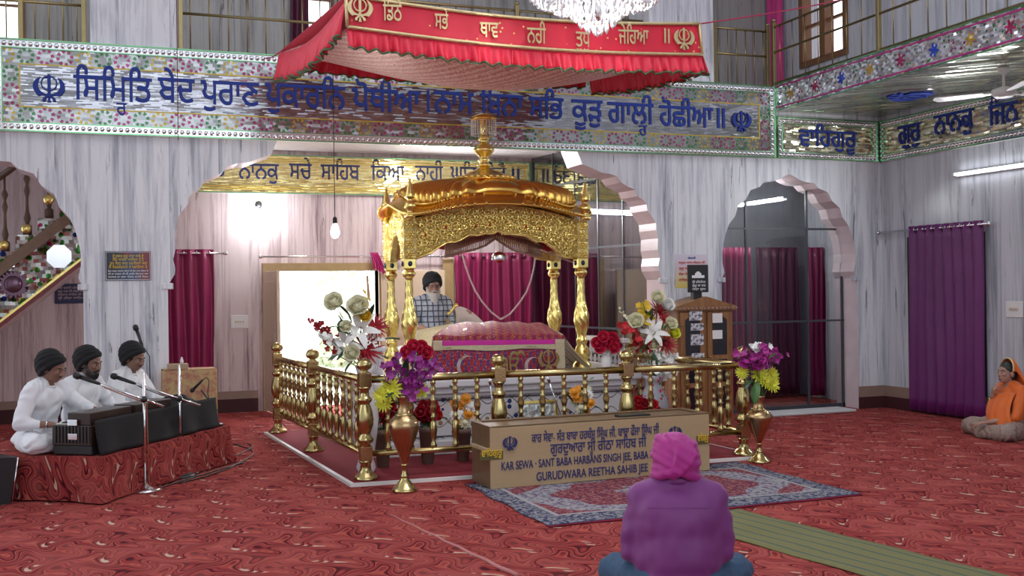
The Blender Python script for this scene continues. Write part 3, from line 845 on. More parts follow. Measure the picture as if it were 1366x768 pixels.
# bunched pink curtain of the doorway
ax, az = wy(505, 352, YBK).x, wy(505, 340, YBK).z
mb = MB()
def pk(u, v):
    a = u*5*2*PI; return Vector((ax-0.14+0.10*u+0.14*v*(0.4+0.6*u), YBK-0.12+0.03*math.sin(a), az+0.03-0.22*v-0.1*u*v))
mb.grid(pk, 50, 8, thick=0.003)
single('curtain', mb, M_PINK_CURT, 'bunched pink curtain end at the top of the doorway', 'curtain')
# curtains in the room seen through the small arch
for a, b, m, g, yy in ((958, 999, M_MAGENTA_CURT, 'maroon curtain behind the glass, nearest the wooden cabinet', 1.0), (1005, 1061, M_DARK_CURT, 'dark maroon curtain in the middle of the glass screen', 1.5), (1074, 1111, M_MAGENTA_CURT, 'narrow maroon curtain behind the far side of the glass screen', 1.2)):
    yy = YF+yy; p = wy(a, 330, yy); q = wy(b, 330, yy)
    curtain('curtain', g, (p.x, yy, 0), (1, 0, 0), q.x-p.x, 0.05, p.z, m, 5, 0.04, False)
lamp('side_room_glow', 'POINT', (7.4, YF+0.75, 2.6), 45, (1, 0.97, 0.95), 0.1)  # fill light added to brighten the curtains behind the glass; no fitting built
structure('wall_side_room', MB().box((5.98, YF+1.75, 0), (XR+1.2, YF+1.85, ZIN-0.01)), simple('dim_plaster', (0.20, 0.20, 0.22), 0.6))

# ================================================================ doorway, lamps and fittings of the passage wall
t = thing('door', 'open cream wooden double door of the bright doorway', 'door', (DX0, YBK-0.02, 0))
M_CREAM = simple('cream_door_paint', (0.62, 0.50, 0.36), 0.45, var=0.06); M_LINTEL = simple('tan_door_frame', (0.42, 0.30, 0.14), 0.45, var=0.15)
mb = MB(); mb.box((DX0-0.05, YBK-0.07, DZ), (DX1+0.05, YBK+0.2, DZ+0.1)); mb.box((DX0-0.05, YBK-0.05, 0), (DX0, YBK+0.2, DZ)); mb.box((DX1, YBK-0.05, 0), (DX1+0.05, YBK+0.2, DZ))
mb.build('door_frame', M_LINTEL, t)
def leaf(x, y, ang, w):
    T = at((x, y, 0), ang)
    mb = MB(); mb.bbox((0, -0.02, 0.02), (w, 0.02, DZ-0.01), 0.005, T)
    o = mb.build('door_leaf', M_CREAM, t)
    mb = MB()
    for z0, z1 in ((0.12, 0.75), (0.9, DZ-0.14)):
        for s in (-0.026, 0.02): mb.bbox((0.11, s, z0), (w-0.11, s+0.006, z1), 0.004, T)
    mb.build('raised_panel', M_CREAM, o)
    mb = MB()
    for z in (0.35, 0.72, 0.92): mb.bbox((w-0.06, -0.045, z), (w-0.03, -0.02, z+0.10), 0.005, T)
    mb.build('handle', M_CHROME, o)
leaf(DX0-0.03, YBK-0.10, math.radians(-84), 0.70)
leaf(DX1+0.02, YBK-0.08, math.radians(-12), 0.85)
def tube_light(label, c, U, L=1.2, N=(0, -1, 0)):
    c = Vector(c); U = Vector(U).normalized(); N = Vector(N); t = thing('tube_light', label, 'light', c)
    T = frame_T(c, U, (0, 0, 1))
    mb = MB(); mb.bbox((-L/2-0.04, -0.025, 0.0), (L/2+0.04, 0.025, 0.04), 0.006, T); mb.build('fitting', M_WHITE, t)
    mb = MB(); mb.tube([c-U*L/2+N*0.065, c+U*L/2+N*0.065], 0.014, 10); mb.build('tube', M_TUBE, t)
    for s in (-1, 1):
        mb = MB(); mb.bbox((s*L/2-0.015, -0.016, 0.035), (s*L/2+0.015, 0.016, 0.085), 0.004, T); mb.build('tube_holder', M_WHITE, t)
    return t
p = wx(1335, 225, XR)
tube_light('lit tube light high on the side wall above the curtain', (XR-0.002, p.y, p.z), (0, -1, 0), 1.2, (-1, 0, 0))
lamp('tube_glow', 'AREA', (XR-0.16, p.y, p.z), 40, (0.92, 0.96, 1), 1.2, 0.05, direction=(-1, 0, -0.1))
p = wy(590, 278, YBK); tube_light('lit tube light on the passage wall behind the golden canopy', (p.x, YBK-0.002, p.z), (1, 0, 0))
lamp('tube_glow', 'AREA', (p.x, YBK-0.14, p.z), 75, (0.95, 0.97, 1), 1.2, 0.06, direction=(0, -1, -0.1))
# a short tube seen end on near the corner pillar
p = wy(345, 286, YBK)
t = thing('wall_lamp', 'lit spiral lamp on the wall above the doorway', 'light', (p.x, YBK, p.z))
mb = MB(); mb.lathe([(0.0, 0), (0.045, 0), (0.045, 0.02), (0.02, 0.03)], (0, 0, 0), 16, T=Matrix.Translation((p.x, YBK-0.001, p.z+0.12)) @ Matrix.Rotation(PI/2, 4, 'X')); mb.build('holder', M_BLACK, t)
mb = MB(); mb.tube([(p.x+0.045*math.cos(a), YBK-0.10+0.045*math.sin(a), p.z-0.12+0.014*a/1.2) for a in [i*0.5 for i in range(34)]], 0.014, 8); mb.build('tube', M_TUBE, t)
lamp('lamp_glow', 'POINT', (p.x, YBK-0.18, p.z), 50, (0.95, 0.97, 1), 0.08)
p = wy(447, 306, YF-0.35)
t = thing('pendant_bulb', 'lit bare bulb hanging on a long wire before the big arch', 'light', (p.x, p.y, p.z))
mb = MB(); mb.lathe([(0.0, -0.085), (0.022, -0.08), (0.042, -0.05), (0.044, -0.02), (0.03, 0.03), (0.018, 0.06)], p, 16); mb.build('bulb', M_BULB, t)
mb = MB(); mb.lathe([(0.02, 0.055), (0.022, 0.06), (0.022, 0.11), (0.01, 0.125)], p, 12); mb.build('socket', M_BLACK, t)
MB().tube([(p.x, p.y, p.z+0.12), (p.x, p.y, 7.9)], 0.004, 6).build('wire', M_BLACK, t)
lamp('bulb_glow', 'POINT', (p.x, p.y, p.z-0.12), 45, (1, 0.97, 0.93), 0.05)
p = fl(585, 194, ZIN-0.02)
t = thing('ceiling_lamp', 'round lit lamp on the passage ceiling', 'light', (p.x, p.y, ZIN-0.06))
mb = MB(); mb.lathe([(0, 0.0), (0.13, 0.005), (0.17, 0.02), (0.18, 0.04)], (p.x, p.y, ZIN-0.05), 24); mb.build('diffuser', M_TUBE, t)
mb = MB(); mb.lathe([(0.19, 0.03), (0.20, 0.035), (0.20, 0.05)], (p.x, p.y, ZIN-0.05), 24); mb.build('rim', M_WHITE, t)
lamp('ceiling_lamp_glow', 'AREA', (p.x, p.y, ZIN-0.08), 60, (1, 0.97, 0.95), 0.3, 0.3, direction=(0, 0, -1))
# notices and switch plates
def plaque(name, label, cat, O, U, w, h, m, lines, mt, border=None, th=0.012, size=None):
    """flat board in the plane O + U*a + Z*b with lines of (text, a0, a1, b, height, material)"""
    T = frame_T(O, U, (0, 0, 1)); t = thing(name, label, cat, O)
    mb = MB(); mb.bbox((0, 0, 0), (w, h, th), 0.003, T); mb.build('board', m, t)
    if border:
        mb = MB(); e = 0.012*max(1, w/0.4)
        for a in ((e*.5, e*.5, w-e*.5, e*.8), (e*.5, h-e*.8, w-e*.5, h-e*.5), (e*.5, e*.8, e*.8, h-e*.8), (w-e*.8, e*.8, w-e*.5, h-e*.8)): mb.box((a[0], a[1], th), (a[2], a[3], th+0.002), T)
        mb.build('border_line', border, t)
    U = Vector(U).normalized(); N = U.cross(Vector((0, 0, 1)))
    bym = {}
    for tx, a0, a1, b, hh, mm in lines:
        q = bym.setdefault(mm.name, (mm, MB()))[1]
        lay_text(q, tx, Vector(O)+U*a0+Vector((0, 0, b))+N*(th+0.003), U, (0, 0, 1), a1-a0, hh, 0.0025, 0.01)
    for k, (mm, q) in bym.items(): q.build('lettering', mm, t)
    return t
q = NM('night_sky_board'); n = q.noise(q.pos(), 2.6, 3); px_, py_, pz_ = q.sep(q.pos())
g = q.ramp(q.add(q.mul(q.sub(px_, 0.05), 2.2), q.mul(q.sub(n, 0.5), 0.9)), [(0.0, (0.008, 0.012, 0.025)), (0.22, (0.015, 0.06, 0.16)), (0.45, (0.20, 0.02, 0.025)), (0.65, (0.02, 0.02, 0.05)), (1.0, (0.008, 0.01, 0.02))])
q.set(Base_Color=g, Roughness=0.3); M_BOARD = q.m
M_YL = simple('yellow_print', (0.70, 0.45, 0.03), 0.5); M_RD = simple('red_print', (0.60, 0.05, 0.04), 0.5); M_WL = simple('white_print', (0.75, 0.75, 0.78), 0.5); M_BL = simple('blue_print', (0.03, 0.08, 0.35), 0.5)
a = wy(140.5, 374, YF); b = wy(201, 335, YF); w = b.x-a.x; h = b.z-a.z
L = [('ੴ ਸਤਿਗੁਰ ਪ੍ਰਸਾਦਿ', w*.36, w*.6, h*.90, 0.02, M_RD), ('ਹੇ ਜਗਤ ਗੁਰੂ ਦਾਤਾ ਸਾਰੇ ਦੇ', w*.16, w*.84, h*.79, 0.035, M_YL), ('ਜੇਹਿ ਘਾਲਣਾ ਘਾਲਿਆ ਤੂੰ ਹੈ', w*.16, w*.84, h*.67, 0.035, M_YL),
     ('ਤੁਧੁ ਬਿਨੁ ਕਾਜੁ ਸਵਾਰਿਆ ਮੇਰਾ', w*.1, w*.92, h*.54, 0.035, M_YL), ('ਜੋ ਸਿਰਜਣਹਾਰ ਤੇ ਸਵਾਰਿਆ ਹੈ', w*.08, w*.92, h*.41, 0.035, M_YL)]
L += [(s, w*.06, w*.94, h*(0.29-0.1*k), 0.022, M_WL) for k, s in enumerate(('ਇਹ ਪਾਵਨ ਅਸਥਾਨ ਸੰਗਤਾਂ ਦੀ ਸੇਵਾ ਨਾਲ ਬਣਿਆ ਹੈ', 'ਜੀ ਕਾ ਖਾਲਸਾ ਜੀ ਕੀ ਫਤਹਿ ਸੇਵਾਦਾਰ ਸਭਾ', 'ਸਰਬਤ ਦਾ ਭਲਾ ਮੰਗਣ ਵਾਲੀ ਸੰਗਤ'))]
plaque('scripture_board', 'dark board with coloured scripture lines on the pillar behind the musicians', 'sign', (a.x, YF-0.001, a.z), (1, 0, 0), w, h, M_BOARD, L, None, M_WL)
a = wy(73, 405, YBK); b = wy(117, 378, YBK); w = b.x-a.x; h = b.z-a.z
M_SLATE = simple('slate_blue_board', (0.025, 0.035, 0.10), 0.4); M_PINKL = simple('pale_pink_print', (0.55, 0.42, 0.42), 0.5)
plaque('notice_board', 'small dark blue plaque with pale lines under the staircase', 'sign', (a.x, YBK-0.001, a.z), (1, 0, 0), w, h, M_SLATE, [(s, w*.1, w*.9, h*(.74-.17*k), 0.035, M_PINKL) for k, s in enumerate(('ਸੇਵਾ ਕਰਾਈ ਪਰਿਵਾਰ ਨੇ', 'ਗੁਰੂ ਘਰ ਦੀ ਸੰਗਤ ਵਲੋਂ', 'ਸਰਦਾਰ ਸਾਹਿਬ ਜੀ ਨੇ', 'ਸ੍ਰੀ ਰੀਠਾ ਸਾਹਿਬ'))], None)
def switch(label, O, U, w, h, horiz=True):
    T = frame_T(O, U, (0, 0, 1)); t = thing('switch_plate', label, 'switch', O)
    mb = MB(); mb.bbox((0, 0, 0), (w, h, 0.012), 0.004, T); mb.build('plate', M_WHITE, t)
    for k in range(4):
        mb = MB(); a = w*(0.24+0.14*k); mb.bbox((a, h*.42, 0.012), (a+w*.1, h*.6, 0.02), 0.002, T); mb.build('rocker', simple('ivory_rocker', (0.6, 0.5, 0.4), 0.4) if k == 0 else bpy.data.materials['ivory_rocker'], t)
p = wy(237, 120, YF-0.3)
single('maroon_rope', MB().tube([(p.x, YF-0.3, 2.95), (p.x, YF-0.3, 7.9)], 0.0035, 6), simple('maroon_cord', (0.15, 0.03, 0.05), 0.7), 'thin maroon rope hanging in front of the frieze above the pillar', 'cord')
a = wy(308, 438, YBK); b = wy(331, 420, YBK); switch('white switch plate on the wall between curtain and doorway', (a.x, YBK-0.001, a.z), (1, 0, 0), b.x-a.x, b.z-a.z)
a = wx(1343, 423, XR); b = wx(1365, 401, XR); switch('white switch plate on the side wall above the seated woman', (XR-0.001, a.y, a.z), (0, -1, 0), a.y-b.y, 0.17)
# paper notices
a = wy(550, 396, YBK); b = wy(571, 372, YBK)
plaque('notice', 'small paper with red print on the wall behind the bearded man', 'notice', (a.x, YBK-0.001, a.z), (1, 0, 0), b.x-a.x, b.z-a.z, simple('cream_paper', (0.68, 0.58, 0.55), 0.8), [(s, .02, .2, .20-.05*k, .03, M_RD) for k, s in enumerate(('ਸੂਚਨਾ ਸੰਗਤ', 'ਜੁੱਤੀ ਬਾਹਰ', 'ਸਿਰ ਢੱਕੋ ਜੀ'))], None, None, 0.003)
# wooden post of the second door, behind the throne
mb = MB(); a = wy(592, 500, YBK); b = wy(604, 345, YBK); mb.bbox((a.x, YBK-0.05, 0), (b.x, YBK, b.z), 0.006); structure('trim_8', mb, M_LINTEL)
a = wy(901, 384, YF); b = wy(944, 339, YF); w = b.x-a.x; h = b.z-a.z
q = NM('pink_yellow_poster'); _, _, z_ = q.sep(q.pos()); q.set(Base_Color=q.ramp(q.math('DIVIDE', q.sub(z_, a.z), h), [(0.0, (0.70, 0.55, 0.10)), (0.35, (0.66, 0.58, 0.40)), (0.6, (0.62, 0.50, 0.55)), (1.0, (0.62, 0.58, 0.66))]), Roughness=0.7)
plaque('poster', 'faded pink and yellow poster on the wall above the wooden cabinet', 'poster', (a.x, YF-0.001, a.z), (1, 0, 0), w, h, q.m, [('ਬੇਨਤੀ', w*.38, w*.62, h*.86, .03, M_BL)]+[(s, w*.1, w*.9, h*(.72-.17*k), .035, M_RD) for k, s in enumerate(('ਸਮੂਹ ਸਾਧ ਸੰਗਤ ਜੀ', 'ਗੁਰੂ ਕਾ ਲੰਗਰ ਅਤੁੱਟ', 'ਸੇਵਾ ਸਿਮਰਨ ਕਰੋ ਜੀ', 'ਵਾਹਿਗੁਰੂ ਜੀ ਕੀ ਫਤਹਿ'))], None, None, 0.003)

# ================================================================ staircase beyond the small left arch
ys = YF+1.5
def sx(x, y): p = wy(x, y, ys); return (p.x, p.z)
st = thing('staircase', 'staircase with mirror-mosaic side beyond the left arch', 'staircase', (-1.5, ys, 0))
x0, z0 = sx(20.5, 313); dxs = sx(50, 291)[0]-x0; dzs = sx(50, 291)[1]-z0
zig = []
for k in range(-7, 5): zig += [(x0+dxs*k, z0+dzs*(k-1)), (x0+dxs*k, z0+dzs*k)]
zig.append((x0+dxs*5, z0+dzs*4))
def under(x, off): return z0+(x-x0)*dzs/dxs-off
xa_, xb_ = zig[0][0], zig[-1][0]
mb = MB(); mb.prism([(xa_, under(xa_, .85))]+[(x, max(z, under(xa_, .85)+0.02)) for x, z in zig]+[(xb_, under(xb_, .85))], 'y', ys+0.02, ys+1.1); mb.build('flight', M_MARBLE_IN, st)
def band(off0, off1, y0, y1): return MB().prism([(xa_, under(xa_, off1)), (xb_, under(xb_, off1)), (xb_, under(xb_, off0)), (xa_, under(xa_, off0))], 'y', y0, y1)
mos = mosaic('staircase_mirror_mosaic', (0.40, 0.42, 0.38), (0.85, 0.85, 0.82), 0.05, 0.04, 0.15, 0.9)
x_, y_, z_ = mos.sep(mos.pos()); d = mos.vor(mos.comb(mos.mul(x_, 13), 0, mos.mul(z_, 13)), 1.0); cc = mos.vor(mos.comb(mos.mul(x_, 13), 0, mos.mul(z_, 13)), 1.0, 'F1', 'Color'); r_, g_, b_ = mos.sep(cc)
col = mos.ramp(r_, [(0, (0.08, 0.30, 0.07)), (0.5, (0.30, 0.02, 0.10)), (0.62, (0.10, 0.30, 0.08)), (0.8, (0.02, 0.05, 0.25)), (0.9, (0.4, 0.3, 0.03))], 'CONSTANT')
base = mos.b.inputs['Base Color'].links[0].from_socket
mos.set(Base_Color=mos.mix(mos.lt(d, 0.38), base, col))
mb = MB(); mb.prism([(x, z) for x, z in zig]+[(xb_, under(xb_, .185)), (xa_, under(xa_, .185))], 'y', ys, ys+0.02); mb.build('mosaic_riser_band', mos.m, st)
band(0.31, 0.76, ys, ys+0.02).build('mosaic_panel', mos.m, st)
band(0.175, 0.31, ys-0.04, ys+0.02).build('wooden_stringer', simple('stair_stringer_wood', (0.20, 0.12, 0.07), 0.4, var=0.3), st)
band(0.76, 0.79, ys-0.03, ys+0.02).build('gold_edging', M_GOLD, st); band(0.79, 0.84, ys-0.02, ys+0.02).build('red_edging', simple('red_edging_glass', (0.2, 0.02, 0.02), 0.3), st)
for px, py, r in ((65, 266, 0.055), (35, 305, 0.05), (5, 327, 0.05)):
    p = wy(px, py, ys); mb = MB(); mb.ell((p.x, ys, p.z), (r, 0.03, r), 14, 8); mb.build('gold_boss', M_GOLD, st)
p = wy(79, 342, ys); mb = MB(); mb.prism([(p.x+0.13*math.cos(PI/8+k*PI/4), p.z+0.13*math.sin(PI/8+k*PI/4)) for k in range(8)], 'y', ys-0.02, ys); mb.build('octagon_mirror', simple('plain_mirror', (0.9, 0.9, 0.88), 0.15, 0.9), st)
p = wy(18, 379, ys); mb = MB(); mb.prism([(p.x+(0.15 if k % 2 else 0.11)*math.cos(k*PI/20), p.z+(0.15 if k % 2 else 0.11)*math.sin(k*PI/20)) for k in range(40)], 'y', ys-0.02, ys); mb.ell((p.x, ys-0.02, p.z), (0.09, 0.03, 0.09)); mb.build('dark_rosette', simple('plum_mirror', (0.16, 0.09, 0.13), 0.25, 0.7), st)
# brown railing of the stair
M_SBAL = simple('brown_stair_railing', (0.13, 0.075, 0.045), 0.45)
for k in range(-1, 4):
    x = x0+dxs*(k+0.5); zb_ = z0+dzs*k
    mb = MB(); mb.lathe([(0.012, 0), (0.045, 0.0), (0.045, 0.10), (0.02, 0.12), (0.035, 0.18), (0.018, 0.26), (0.014, 0.40), (0.03, 0.47), (0.014, 0.54), (0.035, 0.60), (0.012, 0.66), (0.012, 0.80)], (x, ys+0.12, zb_), 8)
    mb.build('baluster', M_SBAL, st)
mb = MB(); a = x0-dxs; b = x0+dxs*4.5; mb.tube([(a, ys+0.12, z0-dzs*1.5+0.82), (b, ys+0.12, z0+dzs*4+0.82)], 0.035, 8); mb.build('handrail', M_SBAL, st)

# greenery in the sun outside the doorway
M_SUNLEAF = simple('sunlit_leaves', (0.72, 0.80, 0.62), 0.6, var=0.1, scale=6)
def shrub(label, x, y, z, r, n, seed, name='shrub'):
    rnd = random.Random(seed); t = thing(name, label, 'plant', (x, y, -0.06))
    mb = MB()
    for k in range(n):
        d = Vector((rnd.gauss(0, 1), rnd.gauss(0, 1), rnd.gauss(0, 1))).normalized()*r*rnd.uniform(.5, 1.0); c = Vector((x, y, z))+Vector((d.x, d.y*.7, d.z))
        a = Vector((rnd.gauss(0, 1), rnd.gauss(0, 1), rnd.gauss(0, .7))).normalized(); b = a.orthogonal().normalized(); L = rnd.uniform(.10, .2)
        mb.add([c-a*L, c+b*L*.4, c+a*L, c-b*L*.4], [(0, 1, 2, 3)], False)
    mb.build('foliage', M_SUNLEAF, t, kind='stuff')
    mb = MB(); mb.tube([(x, y, -.06), (x+.05, y, z*.5), (x, y, z)], [.06, .045, .02], 8); mb.build('trunk', M_WOOD, t)
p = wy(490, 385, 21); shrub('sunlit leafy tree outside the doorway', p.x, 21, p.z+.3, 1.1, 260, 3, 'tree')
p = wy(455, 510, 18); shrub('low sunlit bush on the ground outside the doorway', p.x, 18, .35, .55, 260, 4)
# ================================================================ gallery railings, upper curtains, fan
def gallery_rail(label, P, Q, n_bars, posts, h=0.72, rails=(0.40, 0.70)):
    P = Vector(P); Q = Vector(Q); t = thing('gallery_railing', label, 'railing', P)
    d = (Q-P)
    for s in posts:
        mb = MB(); b = P+d*s; mb.bbox(b+Vector((-0.022, -0.022, 0)), b+Vector((0.022, 0.022, h+0.04)), 0.004); mb.ell(b+Vector((0, 0, h+0.06)), 0.025, 8, 6); mb.build('post', M_BRASS_DULL, t)
    for z in (0.03,)+tuple(rails):
        mb = MB(); mb.tube([P+Vector((0, 0, z)), Q+Vector((0, 0, z))], 0.014, 8); mb.build('rail', M_BRASS_DULL, t)
    for k in range(n_bars):
        b = P+d*((k+0.5)/n_bars); mb = MB(); mb.tube([b+Vector((0, 0, 0.03)), b+Vector((0, 0, rails[-1]))], 0.007, 6); mb.build('bar', M_BRASS_DULL, t)
    return t
yr = YF+0.16
def gx(x, y): return wy(x, y, yr).x
gallery_rail('brass gallery railing above the left end of the frieze, beside the first pier', (gx(-60, 50), yr, ZGAL), (gx(112, 50), yr, ZGAL), 9, (0.0, 0.5, 1.0))
gallery_rail('long brass gallery railing between the two piers, behind the red canopy', (gx(241, 50), yr, ZGAL), (gx(862, 50), yr, ZGAL), 28, (0.0, 0.35, 0.69, 1.0))
gallery_rail('short brass gallery railing between the far pier and the balcony corner', (gx(953, 100), yr, ZGAL), (XBAL+0.04, yr, ZGAL), 6, (0.0, 1.0))
gallery_rail('brass balcony railing along the side of the hall above the starred band', (XBAL+0.06, yr-0.1, ZGAL+0.03), (XBAL+0.06, 1.0, ZGAL+0.03), 40, (0.0, 0.19, 0.45, 0.72, 1.0))
# dark and pink curtains of the gallery
for a, b, m, lab in ((386, 411, M_DARK_CURT, 'dark maroon curtain beside the small bright gallery window'),):
    p = wy(a, 40, YG); q = wy(b, 40, YG); curtain('curtain', lab, (p.x, YG-0.02, 0), (1, 0, 0), q.x-p.x, ZGAL, ZGAL+2.3, m, 3, 0.03, False)
p = wx(1051, 60, XR)
curtain('curtain', 'pink and maroon curtain at the gallery corner by the tall window', (XR-0.02, YG-0.05, 0), (0, -1, 0), YG-0.05-p.y, ZGAL, ZGAL+2.4, M_PINK_CURT, 3, 0.04, False)
p = wy(1026, 60, YG); q = wy(1040, 60, YG)
curtain('curtain', 'dark curtain on the gallery back wall at the corner', (p.x, YG-0.02, 0), (1, 0, 0), min(q.x-p.x, XR-0.06-p.x), ZGAL, ZGAL+2.4, M_DARK_CURT, 2, 0.03, False)
# ceiling fan under the balcony
p = fl(1339, 118, ZS0-0.20)
t = thing('ceiling_fan', 'white three-bladed ceiling fan under the balcony soffit', 'fan', (p.x, p.y, ZS0-0.26))
c = Vector((p.x, p.y, ZS0-0.24))
M_FAN = simple('fan_white', (0.62, 0.62, 0.60), 0.35, var=0.05)
mb = MB(); mb.lathe([(0.0, -0.05), (0.08, -0.045), (0.115, -0.01), (0.11, 0.03), (0.05, 0.05), (0.015, 0.055), (0.012, 0.18), (0.05, 0.20), (0.055, 0.238)], c, 24); mb.build('motor', M_FAN, t)
for k in range(3):
    T = Matrix.Translation(c) @ Matrix.Rotation(math.radians(5+120*k), 4, 'Z') @ Matrix.Rotation(math.radians(8), 4, 'X')
    mb = MB(); mb.bbox((0.10, -0.03, -0.006), (0.2, 0.03, 0.006), 0.004, T); mb.prism([(0.18, -0.05), (0.62, -0.075), (0.65, 0.0), (0.62, 0.075), (0.18, 0.055)], 'z', -0.004, 0.004, T); mb.build('blade', M_FAN, t)

# ================================================================ red canopy
YC0, YC1 = 7.8, 10.1
pl = wy(463, 36, YC0); pr_ = wy(936, 73, YC0); ptl = wy(461, -6, YC0); ptr = wy(932, 32, YC0)
ca = thing('hanging_canopy', 'red cloth canopy with gold lettering hung over the golden throne', 'canopy', (pl.x, YC0, pl.z))
q = NM('red_banner_cloth'); d = q.vor(q.obj(), 16); q.set(Base_Color=q.mix(q.lt(d, 0.13), (0.68, 0.010, 0.04), (0.80, 0.55, 0.15)), Roughness=0.55); q.b.inputs['Sheen Weight'].default_value = 0.2; M_BANNER = q.m
M_REDCL = cloth('red_frill_cloth', (0.60, 0.008, 0.035), (0.72, 0.015, 0.05), 0.5, 0.15)
M_GILT = simple('gilt_braid', (0.62, 0.50, 0.26), 0.4, 0.5, var=0.25, scale=30)
M_GREENBR = simple('green_braid', (0.07, 0.13, 0.05), 0.5)
q = NM('glitter_lining'); n = q.noise(q.obj(), 70, 3, 0.7); x, y, z = q.sep(q.obj())
l = q.sin(q.mul(q.add(q.mul(x, 0.9), q.mul(y, 0.5)), 60)); c = q.ramp(q.add(n, q.mul(l, 0.05)), [(0.38, (0.50, 0.10, 0.11)), (0.5, (0.70, 0.33, 0.30)), (0.62, (0.92, 0.78, 0.70))])
q.set(Base_Color=c, Roughness=0.45, Metallic=0.15); M_LINING = q.m
Ls = pr_.x-pl.x
def lerp(a, b, t): return Vector(a)+(Vector(b)-Vector(a))*t
def edge_bot(u):   # lower edge of the front banner, sagging between its corners
    p = lerp(pl, pr_, u); p.z -= 0.055*math.sin(PI*u); return p
def edge_top(u):
    p = lerp(ptl, ptr, u); p.z -= 0.07*math.sin(PI*u); return p
mb = MB(); mb.grid(lambda u, v: lerp(edge_bot(u), edge_top(u), v)+Vector((0, 0.01*math.sin(u*17)*(1-v), 0)), 60, 8, thick=0.006)
ban = mb.build('banner', M_BANNER, ca)
mb = MB()
for f in (edge_bot, edge_top): mb.tube([f(k/40)+Vector((0, -0.012, 0)) for k in range(41)], 0.014, 6)
for u in (0, 1): mb.tube([edge_bot(u)+Vector((0, -0.012, 0)), edge_top(u)+Vector((0, -0.012, 0))], 0.014, 6)
mb.build('gilt_edging', M_GILT, ca)
# words on the banner
mbw = None
for tx, xa, xb, yb, s in (('ਡਿਠੇ', 511, 536, 27, .19), ('ਸਭੇ', 580, 598, 38, .18), ('ਥਾਵ', 640, 665, 49, .18), ('ਨਹੀ', 703, 728, 57, .19), ('ਤੁਧੁ', 768, 787, 62, .19), ('ਜੇਹਿਆ', 825, 865, 58, .18), ('॥', 886, 893, 57, .19)):
    p = wy(xa, yb, YC0-0.02); r = wy(xb, yb+1, YC0-0.02)
    mb = MB(); lay_text(mb, tx, p, r-p, (0, 0, 1), (r-p).length, s, 0.006, 0.01); mb.build('word_lettering', M_GILT, ca)
for px, py, hh in ((480, 13, .19), (912, 52, .19)):
    mb = MB(); lay_khanda(mb, wy(px, py, YC0-0.02), (1, 0, 0.0), (0, 0, 1), hh, 0.006); mb.build('emblem', M_GILT, ca)
# frills
def frill(f0, f1, L, name, drop, outward, waves, m=M_REDCL):
    outward = Vector(outward)
    def fn(u, v):
        p = f0(u); n = math.sin(u*waves*2*PI+0.8*math.sin(u*waves*1.7)); n2 = math.sin(u*waves*0.73*2*PI)
        return p+outward*((0.05+0.03*n+0.012*n2)*v)+Vector((0, 0, -drop*v*(1+0.07*n2)))+f1(v)
    mb = MB(); mb.grid(fn, waves*8, 5, thick=0.004); fr = mb.build(name, m, ca)
    mb = MB(); mb.tube([fn(k/(waves*8), 1.0) for k in range(waves*8+1)], 0.009, 5); mb.build('green_hem', M_GREENBR, fr)
zero = lambda v: Vector((0, 0, 0))
frill(lambda u: edge_bot(u)+Vector((0, 0.01, 0)), zero, Ls, 'front_frill', 0.16, (0, -1, 0), 34)
bl = wy(372, 70, YC1); br = Vector((pr_.x, YC1, bl.z-0.02))
blo, bro = bl.copy(), br.copy()
def side_l(u):
    p = lerp(lerp(pl, ptl, 0.85), bl, u); p.z -= 0.10*math.sin(PI*u); return p
def side_r(u):
    p = lerp(lerp(pr_, ptr, 0.2), br, u); p.z -= 0.05*math.sin(PI*u); return p
def back(u):
    p = lerp(bl, br, u); p.z -= 0.06*math.sin(PI*u); return p
frill(side_l, zero, 2.4, 'side_frill', 0.26, (-1, 0, 0), 24)
frill(side_r, zero, 2.4, 'side_frill', 0.20, (1, 0, 0), 24)
frill(back, zero, Ls, 'back_frill', 0.13, (0, 1, 0), 34)
# lining sags in the middle
def lin(u, v):
    a = lerp(edge_bot(u), back(u), v); l = lerp(side_l(v), side_r(v), u)
    zf = edge_bot(u).z*(1-v)+back(u).z*v
    return Vector((a.x, a.y, zf+0.0-0.24*(math.sin(PI*u)*math.sin(PI*v))**0.8-0.01))
mb = MB(); mb.grid(lin, 40, 30, thick=0.004); mb.build('lining', M_LINING, ca)
mb = MB(); mb.grid(lambda u, v: lerp(lerp(edge_top(u), back(u), v), lin(u, v), 0.0)+Vector((0, 0, -0.12*math.sin(PI*u)*math.sin(PI*v))), 24, 16, thick=0.004); mb.build('top_cloth', M_REDCL, ca)
M_STR = simple('red_cord', (0.40, 0.03, 0.08), 0.7)
def cord(lab, a, b, r=0.006):
    mb = MB(); n = 14; mb.tube([lerp(a, b, k/n)-Vector((0, 0, 0.04*math.sin(PI*k/n))) for k in range(n+1)], r, 6)
    return single('tie_cord', mb, M_STR, lab, 'cord')
cord('pink cord tying the canopy corner to the balcony railing', ptr, Vector((XBAL+0.06, 8.2, ZGAL+0.6)))
cord('red cord knotted from the canopy to the gallery railing', bl, Vector((gx(345, 60), yr, ZGAL+0.03)))

